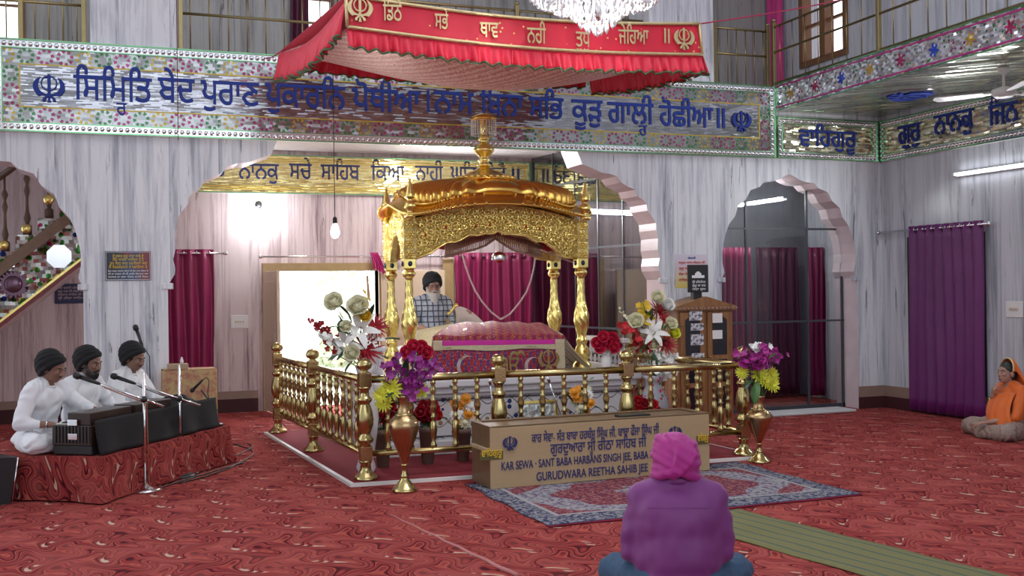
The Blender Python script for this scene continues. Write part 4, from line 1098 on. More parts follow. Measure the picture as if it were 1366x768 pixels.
# ================================================================ chandelier
YCH = 6.6
pb = wy(797, 50, YCH); cx, cz = pb.x, pb.z
ch = thing('chandelier', 'white crystal chandelier hanging above the canopy', 'chandelier', (cx, YCH, cz))
q = NM('crystal'); q.set(Base_Color=q.mix(q.noise(q.obj(), 40), (0.90, 0.92, 0.95), (1, 1, 1)), Roughness=0.05); q.b.inputs['Transmission Weight'].default_value = 0.35; q.b.inputs['IOR'].default_value = 1.5; M_CRYS = q.m
def drop(mb, p, l, r=0.012):
    p = Vector(p); mb.lathe([(0.0, 0), (r*.6, -l*.12), (r*.35, -l*.25), (r, -l*.55), (r*.9, -l*.75), (0.0, -l)], p, 6)
rings = [(0.07, 0.03, 9), (0.12, 0.07, 14), (0.165, 0.12, 18), (0.19, 0.17, 20)]
rw_ = wy(882, 0, YCH).x-cx
for r, dz, n in rings:
    mb = MB()
    for k in range(n):
        a = 2*PI*k/n+dz; drop(mb, (cx+r*math.cos(a), YCH+r*math.sin(a), cz+dz+0.07), 0.075, 0.014)
    mb.build('drop_ring', M_CRYS, ch, kind='stuff')
mb = MB(); drop(mb, (cx, YCH, cz+0.06), 0.06, 0.018); mb.build('bottom_drop', M_CRYS, ch)
for r, dz, n in ((0.24, 0.22, 26), (0.33, 0.24, 34), (0.42, 0.28, 42), (rw_-0.02, 0.33, 48), (rw_, 0.40, 52), (0.36, 0.46, 40), (0.26, 0.55, 30), (0.18, 0.70, 20)):
    mb = MB()
    for k in range(n):
        a = 2*PI*k/n+dz
        for j in range(3): drop(mb, (cx+r*math.cos(a), YCH+r*math.sin(a), cz+dz+0.03+0.055*j), 0.07, 0.017)
    mb.tube([(cx+r*math.cos(2*PI*k/32), YCH+r*math.sin(2*PI*k/32), cz+dz+0.12) for k in range(32)], 0.006, 5, closed=True)
    mb.build('drop_ring', M_CRYS, ch, kind='stuff')
for k in range(10):
    a = 2*PI*k/10
    mb = MB()
    for i in range(15):
        u = i/14; rr = 0.16+(rw_-0.14)*u; zz = cz+0.28+0.06*u-0.10*math.sin(PI*u)
        mb.ell((cx+rr*math.cos(a), YCH+rr*math.sin(a), zz), 0.013, 6, 4)
    mb.build('bead_swag', M_CRYS, ch)
    mb = MB(); p = Vector((cx, YCH, cz+0.5)); e = Vector((cx+0.36*math.cos(a), YCH+0.36*math.sin(a), cz+0.42))
    mb.tube([p, lerp(p, e, .5)-Vector((0, 0, .1)), e], 0.01, 6); mb.build('arm', M_CHROME, ch)
    mb = MB(); mb.ell(e+Vector((0, 0, 0.05)), (0.022, 0.022, 0.04), 8, 6); mb.build('bulb', emit('chandelier_bulb', (1, 1, 1), 30) if k == 0 else bpy.data.materials['chandelier_bulb'], ch)
mb = MB(); mb.lathe([(0.0, 0.1), (0.04, 0.12), (0.02, 0.3), (0.05, 0.5), (0.02, 0.7), (0.012, 0.9), (0.012, 7.9-cz)], (cx, YCH, cz), 12); mb.build('stem', M_CHROME, ch)
lamp('chandelier_glow', 'POINT', (cx, YCH, cz+0.33), 260, (1, 0.99, 0.97), 0.12)
# ================================================================ marble base of the throne
BX0, BX1, BY0, BY1 = 2.13, 4.77, 9.20, 11.35
ZB = 0.70
q = NM('inlaid_white_marble'); x, y, z = q.sep(q.obj()); n = q.noise(q.obj(), 3, 3)
u = q.add(x, y)
# curling vines: two sine stems with leaves and blossoms
st1 = q.lt(q.math('ABSOLUTE', q.sub(q.math('MODULO', q.add(z, q.mul(q.sin(q.mul(u, 20)), 0.05)), 0.19), 0.095)), 0.005)
st2 = q.lt(q.math('ABSOLUTE', q.sub(q.math('MODULO', q.add(z, q.mul(q.sin(q.add(q.mul(u, 20), PI)), 0.05)), 0.19), 0.095)), 0.004)
vv = q.comb(q.mul(u, 11), 0, q.mul(z, 11)); d = q.vor(vv, 1.0); cc, _, _ = q.sep(q.vor(vv, 1.0, 'F1', 'Color'))
lf = q.lt(d, 0.24)
lc = q.ramp(cc, [(0, (0.03, 0.05, 0.16)), (0.4, (0.12, 0.05, 0.04)), (0.6, (0.05, 0.12, 0.10)), (0.8, (0.30, 0.20, 0.10))], 'CONSTANT')
c = q.mix(n, (0.58, 0.57, 0.59), (0.68, 0.67, 0.68)); c = q.mix(q.math('MAXIMUM', st1, st2), c, (0.10, 0.07, 0.06)); c = q.mix(lf, c, lc)
q.set(Base_Color=c, Roughness=0.25); M_INLAY = q.m
M_WMARB = simple('white_marble', (0.66, 0.65, 0.67), 0.22, var=0.07, scale=5)
M_DKLINE = simple('dark_inlay_line', (0.03, 0.03, 0.05), 0.3)
ba = thing('throne_base', 'white marble base with inlaid vines under the golden throne', 'plinth', ((BX0+BX1)/2, (BY0+BY1)/2, 0.03))
MB().bbox((BX0, BY0, 0.03), (BX1, BY1, 0.16), 0.012).build('step', M_WMARB, ba)
inl = MB().bbox((BX0+0.12, BY0+0.12, 0.16), (BX1-0.12, BY1-0.12, 0.53), 0.004).build('inlaid_body', M_INLAY, ba)
mb = MB()
for z in (0.175, 0.505): mb.box((BX0+0.113, BY0+0.113, z), (BX1-0.113, BY1-0.113, z+0.010))
mb.build('inlay_line', M_DKLINE, ba)
mb = MB()
for k, (o, z0, z1) in enumerate(((0.08, 0.53, 0.57), (0.04, 0.57, 0.63), (0.0, 0.63, 0.70))): mb.bbox((BX0+o, BY0+o, z0), (BX1-o, BY1-o, z1), 0.014)
mb.build('moulding', M_WMARB, ba)
# low white marble fences on the base, left and right of the throne
for s, xf in ((0, 2.19), (1, 4.62)):
    t = thing('marble_fence', ('low white marble fence on the throne base beside the left pillars', 'low white marble fence on the throne base beside the right pillars')[s].replace('left pillars', 'bearded man').replace('right pillars', 'red roses vase'), 'fence', (xf+0.05, 9.75, ZB))
    mb = MB(); mb.bbox((xf, 9.32, ZB), (xf+0.08, 10.2, ZB+0.05), 0.01); mb.bbox((xf, 9.32, ZB+0.27), (xf+0.08, 10.2, ZB+0.32), 0.01); mb.build('rail', M_WMARB, t)
    for k in range(9):
        mb = MB(); mb.lathe([(0.012, 0), (0.022, 0.03), (0.012, 0.07), (0.024, 0.13), (0.012, 0.19), (0.02, 0.22)], (xf+0.04, 9.38+0.095*k, ZB+0.05), 8); mb.build('baluster', M_WMARB, t)

# ================================================================ golden throne canopy (palki)
q = NM('embossed_gold'); v1 = q.vor(q.obj(), 17); n = q.noise(q.obj(), 20, 3, 0.6, 0.8); sw = q.sin(q.mul(q.add(v1, n), 22))
q.set(Base_Color=q.mix(n, (0.85, 0.62, 0.18), (1.0, 0.88, 0.40)), Roughness=0.32, Metallic=0.85); q.bump(q.add(q.mul(v1, 1.2), q.mul(sw, 0.22)), 0.75, 0.035); M_EMB = q.m
PX0, PX1, PY0, PY1 = 2.60, 4.38, 9.75, 10.45
PXM = (PX0+PX1)/2; PYM = (PY0+PY1)/2
pk = thing('golden_throne', 'golden domed throne canopy on four twisted pillars over the scripture', 'throne', (PXM, PYM, ZB))
M_GEM = simple('red_gem', (0.35, 0.01, 0.02), 0.08, 0.3); M_GEMB = simple('dark_gem', (0.02, 0.03, 0.05), 0.1, 0.2)
ZCAP = 1.80
def pillar_prof():
    return [(0.085, 0.0), (0.095, 0.02), (0.09, 0.06), (0.06, 0.09), (0.075, 0.12), (0.085, 0.16), (0.07, 0.21), (0.045, 0.25), (0.052, 0.27), (0.058, 0.29), (0.052, 0.31), (0.042, 0.33), (0.05, 0.37)]
def tw(th, z): return 1+0.075*math.cos(7*(th+z*9.0)) if 0.385 < z < 0.93 else 1
for (px_, py_) in ((PX0, PY0), (PX1, PY0), (PX0, PY1), (PX1, PY1)):
    prof = pillar_prof()
    for k in range(25):
        u = k/24; z = 0.39+0.54*u; r = 0.036+0.042*(math.sin(PI*min(1, (1-u)**0.75*1.02))**1.0 if u > 0 else 0.0)
        r = 0.036+0.040*math.exp(-((u-0.22)/0.26)**2)
        prof.append((r, z))
    prof += [(0.042, 0.935), (0.055, 0.95), (0.066, 0.975), (0.06, 0.99), (0.05, 1.0), (0.05, 1.02)]
    mb = MB(); mb.lathe(prof, (px_, py_, ZB), 42, rf=tw); p_ = mb.build('pillar', M_GOLD, pk)
    mb = MB(); mb.bbox((px_-0.058, py_-0.058, ZB+1.02), (px_+0.058, py_+0.058, ZB+1.115), 0.006); mb.build('capital_block', M_GOLD, p_)
    mb = MB(); mb.ell((px_, py_-0.06, ZB+1.068), (0.022, 0.012, 0.026), 10, 8); mb.ell((px_-0.06, py_, ZB+1.068), (0.012, 0.022, 0.026), 10, 8); mb.build('gem', M_GEMB, p_)
    mb = MB(); mb.bbox((px_-0.062, py_-0.062, ZB+1.115), (px_+0.062, py_+0.062, 2.19), 0.006); o3 = mb.build('upper_block', M_EMB, p_)
    mb = MB()
    for k in range(4):
        for a_, b_ in ((0, -1), (-1, 0)):
            c_ = Vector((px_+a_*.063, py_+b_*.063, 1.85+.095*k))
            for j in range(6): th_ = j*PI/3; w_ = .026*math.cos(th_); mb.ell(c_+Vector((w_ if b_ else 0, w_ if a_ else 0, .026*math.sin(th_))), .014, 6, 4)
            mb.ell(c_, .014, 6, 4)
    mb.v += []; mb.build('block_rosettes', M_GOLD, p_, kind='stuff')
# arched panels between the pillars
botp = [(555.5, 345), (574, 337.5), (584, 330), (597, 323), (606, 323), (613, 320.5), (626, 313), (637, 314), (647, 311), (656, 312), (665, 307.5), (673, 313), (678, 312), (701, 314), (714, 322), (722, 322), (730, 324.5), (740, 332), (753, 343), (769, 345)]
bl_ = [(wy(x, y, PY0-0.03).x, wy(x, y, PY0-0.03).z) for x, y in botp]
def corn_z(u): return 2.19+0.145*(1-(2*u-1)**2)
top = [(PX1-0.06-(PX1-PX0-0.12)*k/20, corn_z(1-k/20)) for k in range(21)]
fp = [(PX0+0.06, bl_[0][1])]+[(x, z) for x, z in bl_ if PX0+0.08 < x < PX1-0.08]+[(PX1-0.06, bl_[-1][1])]+top
mb = MB(); mb.prism(fp, 'y', PY0-0.035, PY0+0.035); o = mb.build('front_arch_panel', M_EMB, pk)
edge = [(x, PY0-0.04, z) for x, z in fp[:-21]]
mb = MB(); mb.tube(edge, 0.011, 6); mb.build('arch_moulding', M_GOLD, o)
for px, py, g in ((567, 313, 1), (594, 303, 1), (613, 306, 0), (634, 301, 1), (653, 299, 1), (681, 301, 0), (701, 302, 1), (719, 305, 1), (760, 313, 0)):
    p = wy(px, py, PY0-0.04); mb = MB(); mb.ell(p, (0.026, 0.016, 0.026), 12, 8)
    for k in range(8): a = k*PI/4; mb.ell(p+Vector((0.034*math.cos(a), 0, 0.034*math.sin(a))), (0.013, 0.01, 0.013), 6, 4)
    b_ = mb.build('gold_blossom', M_GOLD, o)
    if g: mb = MB(); mb.ell(p+Vector((0, -0.014, 0)), 0.012, 8, 6); mb.build('gem', M_GEM, o)
def inpoly(x, z, P):
    c = False
    for (xa, za), (xb, zb) in zip(P, P[1:]+P[:1]):
        if (za > z) != (zb > z) and x < (xb-xa)*(z-za)/(zb-za)+xa: c = not c
    return c
def scroll(P, put, seed, step=0.062, name='scrollwork', parent=None):
    """raised scrolls and leaves worked over a panel"""
    rnd = random.Random(seed); mb = MB(); xs = [a for a, _ in P]; zs = [b for _, b in P]; x = min(xs)
    row = 0; z = min(zs)
    while z < max(zs):
        x = min(xs)+(row % 2)*step*.5
        while x < max(xs):
            cx_, cz_ = x+rnd.uniform(-.008, .008), z+rnd.uniform(-.008, .008)
            if all(inpoly(cx_+a, cz_+b, P) for a, b in ((.026, 0), (-.026, 0), (0, .026), (0, -.026))):
                sg = rnd.choice((-1, 1)); a0 = rnd.uniform(0, 2*PI)
                pts = [put(cx_+sg*(.030-.0034*i)*math.cos(a0+i*.85), cz_+(.030-.0034*i)*math.sin(a0+i*.85), 0.004) for i in range(8)]
                mb.tube(pts, [.009-.0006*i for i in range(8)], 6)
                for k in range(3):
                    a = a0+2.1*k; mb.ell(put(cx_+.034*math.cos(a), cz_+.034*math.sin(a), 0.002), .0125, 6, 4)
            x += step
        z += step*.82; row += 1
    return mb.build(name, M_GOLD, parent, kind='stuff')
scroll(fp, lambda a, b, d: Vector((a, PY0-0.035-d, b)), 5, parent=o)
mb = MB(); mb.prism(fp, 'y', PY1-0.03, PY1+0.03); mb.build('rear_arch_panel', M_EMB, pk)
def side_poly():
    y0, y1 = PY0+0.06, PY1-0.06; m = 18; zz = 1.80
    b = [(y0, zz)]
    for k in range(m+1):
        u = k/m; h = 0.24*(1-abs(2*u-1)**2.2)+0.02*abs(math.sin(u*PI*5)); b.append((y0+0.03+(y1-y0-0.06)*u, zz+h))
    b.append((y1, zz))
    return b+[(y1-(y1-y0)*k/12, 2.19+0.10*(1-(2*k/12-1)**2)) for k in range(13)]
for xs_ in (PX0, PX1):
    mb = MB(); mb.prism(side_poly(), 'x', xs_-0.03, xs_+0.03); o2 = mb.build('side_arch_panel', M_EMB, pk)
    scroll(side_poly(), lambda a, b, d: Vector((xs_-0.03-d, a, b)), 6, parent=o2)
# roof
def ringpt(th, w, d, z, bx, by, e=3.6):
    c, s = math.cos(th), math.sin(th)
    x = w*math.copysign(abs(c)**(2/e), c); y = d*math.copysign(abs(s)**(2/e), s)
    fx = abs(x)/w; fy = abs(y)/d
    zz = z+bx*(1-fx**2)*(fy**4)+by*(1-fy**2)*(fx**4)+0
    return (x, y, zz)
NR = 352
def roof(name, rings, m, e=4.5, rib=0.0, cap=True, bead=None, nrib=44):
    vs = []; fs = []
    for (w, d, z, bx, by) in rings:
        for k in range(NR):
            th = 2*PI*k/NR; x, y, zz = ringpt(th, w, d, z, bx, by, e)
            if rib:
                s_ = math.cos(nrib*th); f = 1+rib*s_; x *= f; y *= f; zz += rib*0.55*s_
            vs.append((PXM+x, PYM+y, zz))
    for i in range(len(rings)-1):
        for k in range(NR): l = (k+1) % NR; fs.append((i*NR+k, i*NR+l, (i+1)*NR+l, (i+1)*NR+k))
    if cap: fs.append(tuple(NR*(len(rings)-1)+k for k in range(NR))); fs.append(tuple(range(NR-1, -1, -1)))
    mb = MB(); mb.add(vs, fs, True)
    return mb
W0, D0 = 1.02, 0.58
BXC, BYC = 0.155, 0.17
co = roof('cornice', [(0.80, 0.36, 2.20, BXC, BYC), (W0-0.1, D0-0.1, 2.195, BXC, BYC), (W0, D0, 2.165, BXC, BYC), (W0+0.01, D0+0.01, 2.18, BXC, BYC), (W0-0.02, D0-0.02, 2.20, BXC, BYC), (0.93, 0.50, 2.225, BXC+.005, BYC), (0.90, 0.47, 2.25, BXC+.01, BYC), (0.88, 0.45, 2.29, BXC+.01, BYC-.02)], M_GOLD_RED).build('cornice', M_GOLD_RED, pk)
mb = MB()
for (w, d, z, r) in ((W0+0.012, D0+0.012, 2.185, 0.013), (0.895, 0.465, 2.285, 0.012)):
    for k in range(150):
        x, y, zz = ringpt(2*PI*k/150, w, d, z, BXC, BYC, 4.5); mb.ell((PXM+x, PYM+y, zz), r, 6, 4)
mb.build('bead_moulding', M_GOLD, co, kind='stuff')
dm = roof('dome', [(0.87, 0.44, 2.27, .16, .15), (0.885, 0.455, 2.33, .13, .12), (0.88, 0.45, 2.40, .10, .08), (0.85, 0.43, 2.455, .075, .05), (0.78, 0.39, 2.50, .055, .04), (0.66, 0.33, 2.54, .04, .03), (0.50, 0.26, 2.575, .025, .02), (0.34, 0.20, 2.60, .01, .01), (0.2, 0.15, 2.605, 0, 0)], M_GOLD_RED, 4.0, 0.020).build('dome', M_GOLD_RED, pk)
cxm = PXM-0.03
mb = MB(); mb.lathe([(0.16, 2.58), (0.305, 2.595), (0.32, 2.61), (0.30, 2.63), (0.24, 2.655), (0.17, 2.69), (0.10, 2.715), (0.055, 2.74), (0.05, 2.76)], (PXM, PYM, 0), 40, rf=lambda th, z: 1+(0.02*math.cos(20*th) if z < 2.7 else 0)); cp = mb.build('dome_cap', M_GOLD_RED, pk)
mb = MB()
for k in range(30): a = 2*PI*k/30; mb.ell((PXM+0.305*math.cos(a), PYM+0.305*math.sin(a), 2.625), (0.026, 0.026, 0.02), 8, 5)
mb.build('petal_rim', M_GOLD, cp, kind='stuff')
mb = MB(); mb.lathe([(0.05, 2.75), (0.075, 2.765), (0.05, 2.785), (0.045, 2.80), (0.07, 2.815), (0.045, 2.835), (0.05, 2.85), (0.10, 2.90), (0.105, 2.92), (0.10, 2.935), (0.05, 2.985), (0.035, 3.0), (0.055, 3.02), (0.06, 3.04), (0.035, 3.06), (0.028, 3.08), (0.04, 3.10), (0.045, 3.14), (0.04, 3.18), (0.028, 3.20), (0.028, 3.24)], (PXM, PYM, 0), 24); fi = mb.build('finial', M_GOLD, pk)
mb = MB(); mb.lathe([(0.02, 3.215), (0.125, 3.215), (0.135, 3.225), (0.125, 3.245), (0.08, 3.27), (0.03, 3.285), (0.0, 3.295)], (PXM, PYM, 0), 28); um = mb.build('umbrella', M_GOLD_RED, fi)
mb = MB()
for k in range(26):
    a = 2*PI*k/26
    for j in range(7): mb.ell((PXM+0.125*math.cos(a), PYM+0.125*math.sin(a), 3.205-0.022*j), (0.007, 0.007, 0.010), 5, 4)
mb.build('bead_fringe', M_CRYS, fi, kind='stuff')
for (a, b) in ((-0.90, -0.46), (0.90, -0.46), (-0.90, 0.46), (0.90, 0.46)):
    mb = MB(); mb.lathe([(0.05, 2.19), (0.055, 2.22), (0.035, 2.24), (0.03, 2.26), (0.052, 2.285), (0.058, 2.31), (0.05, 2.335), (0.03, 2.355), (0.028, 2.37), (0.048, 2.385), (0.05, 2.40), (0.04, 2.43), (0.025, 2.49), (0.012, 2.55), (0.0, 2.58)], (PXM+a, PYM+b, 0), 16); mb.build('corner_finial', M_GOLD, pk)
# inner red ceiling, fringe and garland
M_REDCEIL = cloth('red_velvet', (0.35, 0.005, 0.01), (0.45, 0.01, 0.02), 0.5, 0.4)
MB().bbox((PX0+0.04, PY0+0.04, 2.13), (PX1-0.04, PY1-0.04, 2.185), 0.01).build('inner_ceiling', M_REDCEIL, pk)
yfr = PYM-0.12
va = [wy(a, b, PYM-.06) for a, b in ((584, 331), (600, 335), (618, 330), (640, 322), (665, 314), (690, 322), (712, 331), (730, 336), (746, 332))]
mb = MB(); mb.grid(lambda u, v: (lambda i, f: Vector((lerp(va[i], va[i+1], f).x, PYM-.06+.015*math.sin(u*60), 2.15+(lerp(va[i], va[i+1], f).z-2.15)*v)))(min(int(u*8), 7), u*8-min(int(u*8), 7)), 80, 6, thick=.004); mb.build('red_valance', M_REDCEIL, pk)
M_FRINGE = simple('bronze_bead_fringe', (0.34, 0.20, 0.14), 0.4, 0.35, var=0.4, scale=60)
t = thing('bead_fringe', 'brown beaded fringe hanging in zigzag under the golden arch', 'fringe', (PXM, yfr, 2.0))
fr_px = [(594, 327, 342), (605, 319, 340), (617, 323, 336), (632, 318, 333), (648, 315, 327), (661, 311, 318), (675, 315, 328), (690, 319, 336), (703, 322, 338), (712, 326, 342), (722, 332, 341)]
tops = [wy(a, b-4, yfr) for a, b, c in fr_px]; bots = [wy(a, c, yfr) for a, b, c in fr_px]
n = 58; mb = MB(); mt = MB()
for k in range(n+1):
    u = k/n*(len(tops)-1); i = min(int(u), len(tops)-2); f = u-i; a = lerp(tops[i], tops[i+1], f); b = lerp(bots[i], bots[i+1], f)
    mb.tube([a, b], 0.007, 5); mb.ell(b, 0.014, 6, 4)
mb.build('bead_strings', M_FRINGE, t, kind='stuff'); MB().tube([(p.x, p.y, max(p.z, 0)) for p in tops], 0.014, 6).build('braid', M_FRINGE, t)
def bead_line(mb, pts, r, step):
    d = 0
    for a, b in zip(pts, pts[1:]):
        L = (b-a).length; s = step-d if d else 0
        while s <= L: mb.ell(a+(b-a)*(s/L), r, 6, 4); s += step
        d = (L-(s-step)) % step
    return mb
ga_px = [(617, 340), (621, 355), (627, 372), (634, 388), (643, 402), (655, 416), (668, 426), (680, 419), (692, 405), (702, 390), (708, 374), (712, 358), (714, 344)]
mb = MB(); bead_line(mb, [wy(a, b, PY0+0.12) for a, b in ga_px], 0.011, 0.018)
single('garland', mb, simple('pearl_rose_beads', (0.62, 0.48, 0.46), 0.3, var=0.3, scale=60), 'long pale bead garland hanging in a loop inside the golden throne', 'garland')
ga2 = [(722, 333), (735, 338), (748, 344), (765, 350)]
mb = MB(); bead_line(mb, [wy(a, b, PY0+0.1) for a, b in ga2], 0.009, 0.018)
single('garland', mb, bpy.data.materials['pearl_rose_beads'], 'short bead string under the right end of the golden arch', 'garland')
p = wy(666, 343, PYM)
t = thing('hanging_ornament', 'small gold crown ornament with red stones hanging in the throne', 'ornament', p)
mb = MB(); mb.lathe([(0.075, 0.0), (0.08, 0.01), (0.075, 0.03), (0.08, 0.05), (0.05, 0.075), (0.03, 0.085), (0.0, 0.09)], p+Vector((0, 0, -0.03)), 20); mb.build('crown', M_SILVER, t)
mb = MB(); mb.lathe([(0.0, -0.03), (0.03, -0.02), (0.045, 0.0)], p+Vector((0, 0, -0.03)), 14); mb.build('red_drop', M_GEM, t)
MB().tube([p+Vector((0, 0, 0.05)), Vector((p.x, p.y, 2.14))], 0.004, 5).build('chain', M_GOLD, t)

# ================================================================ scripture bed under its cloths
def patt(name, a, b, c2, s, gold=True):
    q = NM(name); x, y, z = q.sep(q.obj()); u = q.mul(q.add(x, q.mul(y, 0.3)), s); v = q.mul(q.add(z, q.mul(y, 0.9)), s)
    ck = q.sin(q.add(q.mul(u, 2*PI), q.mul(q.floor(v), PI))); k = q.mul(ck, q.sin(q.mul(v, 2*PI)))
    base = q.ramp(q.add(q.mul(k, 0.5), 0.5), [(0.0, a), (0.42, a), (0.5, c2), (0.58, b), (1.0, b)])
    d = q.vor(q.comb(u, 0, v), 2.3); base = q.mix(q.lt(d, 0.18), base, (0.50, 0.26, 0.18))
    sq = q.vor(q.obj(), 48); seq = q.lt(sq, 0.16)
    q.set(Base_Color=q.mix(seq, base, (0.85, 0.80, 0.75)), Roughness=q.sub(0.6, q.mul(seq, 0.45)), Metallic=q.mul(seq, 0.8)); q.b.inputs['Specular IOR Level'].default_value = 0.3
    return q.m
M_RUM_TOP = patt('rose_orange_brocade', (0.30, 0.012, 0.06), (0.36, 0.08, 0.03), (0.16, 0.025, 0.14), 12)
M_RUM_FR = patt('red_blue_brocade', (0.34, 0.014, 0.035), (0.10, 0.03, 0.14), (0.36, 0.07, 0.04), 15)
M_HOT = cloth('hot_pink_satin', (0.52, 0.01, 0.26), (0.62, 0.02, 0.34), 0.35, 0.3)
M_CREAMG = simple('cream_gold_brocade', (0.52, 0.44, 0.28), 0.45, 0.15, var=0.25, scale=50)
q = NM('striped_drape'); x, y, z = q.sep(q.obj()); f = q.fract(q.add(q.mul(y, 4.0), q.mul(x, 1.5)))
q.set(Base_Color=q.ramp(f, [(0.0, (0.52, 0.44, 0.28)), (0.40, (0.52, 0.44, 0.28)), (0.44, (0.30, 0.03, 0.08)), (0.52, (0.50, 0.34, 0.12)), (0.60, (0.52, 0.44, 0.28)), (0.92, (0.10, 0.02, 0.04))], 'CONSTANT'), Roughness=0.5); M_STRIPE = q.m
sb = thing('scripture_bed', 'scripture bed wrapped in sequinned rose brocade cloths inside the throne', 'shrine bed', (3.4, 9.8, ZB))
EL, ER = wy(577, 449, 9.53), wy(752, 447, 9.53)
TL, TR = wy(604, 431, 10.0), wy(722, 431, 10.0)
BLk, BRk = Vector((2.86, 10.38, 1.12)), Vector((4.0, 10.38, 1.12))
def topf(u, v):
    f = lerp(EL, ER, u); m = lerp(TL, TR, u); b = lerp(BLk, BRk, u)
    p = lerp(f, m, v/0.6) if v < 0.6 else lerp(m, b, (v-0.6)/0.4)
    return p+Vector((0, 0, 0.028*math.sin(PI*u)*math.sin(PI*min(1, v/0.75))+0.008*math.sin(u*23+v*7)))
mb = MB(); mb.grid(topf, 40, 20, thick=0.008); mb.build('top_cloth', M_RUM_TOP, sb)
def fronty(u, z): return 9.525-0.012*math.sin(u*19+z*5)-0.03*(1.06-z)
def front(name, z0, z1, m, u0=0.0, u1=1.0, off=0.0, wav=0.0):
    def fn(u, v):
        uu = u0+(u1-u0)*u; z = z1+(z0-z1)*v; e = lerp(EL, ER, uu)
        zt = e.z-(1.056-z)*(1.0) + (wav*math.sin(uu*11) if v > 0.5 else 0)
        return Vector((e.x, fronty(uu, z)-off, zt))
    mb = MB(); mb.grid(fn, 50, 8, thick=0.006); return mb.build(name, m, sb)
front('front_cloth', 0.705, 1.05, M_RUM_FR)
front('upper_cloth', 1.015, 1.06, M_RUM_TOP, 0, 1, 0.012)
front('pink_band', 0.972, 1.018, M_HOT, 0.06, 0.94, 0.014)
front('gold_border', 0.925, 0.975, M_CREAMG, 0.0, 1.0, 0.013, 0.008)
front('gold_border', 0.705, 1.02, M_CREAMG, 0.925, 1.0, 0.016)
front('gold_border', 0.925, 1.02, M_CREAMG, 0.0, 0.065, 0.016)
for s in (0, 1):
    def side(u, v):
        a = (ER, TR, BRk)[0 if u < .5 else 1]; b = (ER, TR, BRk)[1 if u < .5 else 2]
        if not s: a = (EL, TL, BLk)[0 if u < .5 else 1]; b = (EL, TL, BLk)[1 if u < .5 else 2]
        f = u*2 if u < .5 else u*2-1; p = lerp(a, b, f)
        xb = (4.40 if s else 2.66); tgt = Vector((xb, p.y-0.02, ZB+0.005))
        w = v**0.8
        return Vector((p.x+(tgt.x-p.x)*v+0.012*math.sin(u*21)*v, p.y, p.z+(tgt.z-p.z)*w))
    mb = MB(); mb.grid(side, 36, 12, thick=0.006); mb.build('side_drape', M_STRIPE if s else M_CREAMG, sb)
# brass and steel emblems standing before the bed
ye = 9.40
def stand_obj(name, label, px, m, fn):
    p = wy(px, 500, ye); t = thing(name, label, 'emblem', (p.x, ye, ZB)); mb = MB(); mb.bbox((p.x-0.05, ye-0.025, ZB), (p.x+0.05, ye+0.025, ZB+0.015), 0.004); mb.build('foot', m, t)
    mb = MB(); fn(mb, p.x); mb.build('emblem', m, t); return t
def cres(mb, x, r=0.10, z=0.805):
    m = 24; P = []
    for k in range(m+1): a = math.radians(55)+math.radians(250)*k/m; P.append((x+0.02+r*math.cos(a), z+r*math.sin(a)))
    Q = []
    for k in range(m+1): a = math.radians(305)-math.radians(250)*k/m; Q.append((x+0.02+(r-0.028*math.sin(PI*k/m)-.002)*math.cos(a)+0.004, z+(r-0.028*math.sin(PI*k/m)-.002)*math.sin(a)))
    mb.prism(P+Q, 'y', ye-0.008, ye+0.008)
stand_obj('crescent_emblem', 'polished steel crescent standing before the scripture bed', 620, M_CHROME, lambda mb, x: cres(mb, x))
stand_obj('brass_emblem', 'tall brass ik onkar emblem standing before the scripture bed', 684, M_BRASS, lambda mb, x: lay_text(mb, 'ੴ', (x-0.12, ye-0.005, ZB+0.02), (1, 0, 0), (0, 0, 1), 0.24, 0.24, 0.016, 0.015))
stand_obj('steel_quoit', 'dark steel ring emblem between the two brass emblems', 708, M_CHROME, lambda mb, x: cres(mb, x, 0.085, 0.785))
stand_obj('brass_emblem', 'small brass crossed-sword emblem nearest the striped side drape', 731, M_BRASS, lambda mb, x: lay_khanda(mb, (x, ye-0.005, ZB+0.13), (1, 0, 0), (0, 0, 1), 0.22, 0.016))

# ================================================================ brass railing round the throne
dz0 = 0.03
PA, PB, PC = Vector((1.60, 11.45, 0)), Vector((1.715, 9.95, 0)), Vector((1.83, 8.26, 0))
PR_ = Vector((5.16, 8.05, 0))
PM1 = lerp(PC, PR_, (wy(667, 560, 8.17).x-PC.x)/(PR_.x-PC.x)); PM2 = lerp(PC, PR_, (wy(838, 560, 8.1).x-PC.x)/(PR_.x-PC.x))
PBk = PR_+Vector((-0.195, 3.3, 0))*0.60
dirs = (PA-PC)
for _ in range(40):
    if proj((PBk.x, PBk.y, .9))[0] > 846: PBk = PBk+Vector((-0.195, 3.3, 0))*0.02
    else: break
M_DAIS = cloth('crimson_floor_cloth', (0.17, 0.008, 0.018), (0.23, 0.012, 0.025), 0.9, 0.0)
mb = MB(); e = 0.13
dpoly = [(PC.x-e-0.02, PC.y-e), (PR_.x+e, PR_.y-e), (PBk.x+e, 11.6), (PA.x-e, 11.6)]
mb.prism(dpoly, 'z', 0.0, dz0-0.004); dai = thing('floor_cloth', 'crimson floor cloth with white edge under the brass railing', 'floor cloth', (3.3, 9.8, 0))
mb.build('white_sheet', M_WHITE, dai)
mb = MB(); ii = 0.035; mb.prism([(dpoly[0][0]+ii, dpoly[0][1]+ii), (dpoly[1][0]-ii, dpoly[1][1]+ii), (dpoly[2][0]-ii, 11.58), (dpoly[3][0]+ii, 11.58)], 'z', dz0-0.004, dz0); mb.build('crimson_cloth', M_DAIS, dai)
rl = thing('brass_railing', 'brass railing with turned balusters and ball-topped posts around the throne', 'railing', (PC.x, PC.y, dz0))
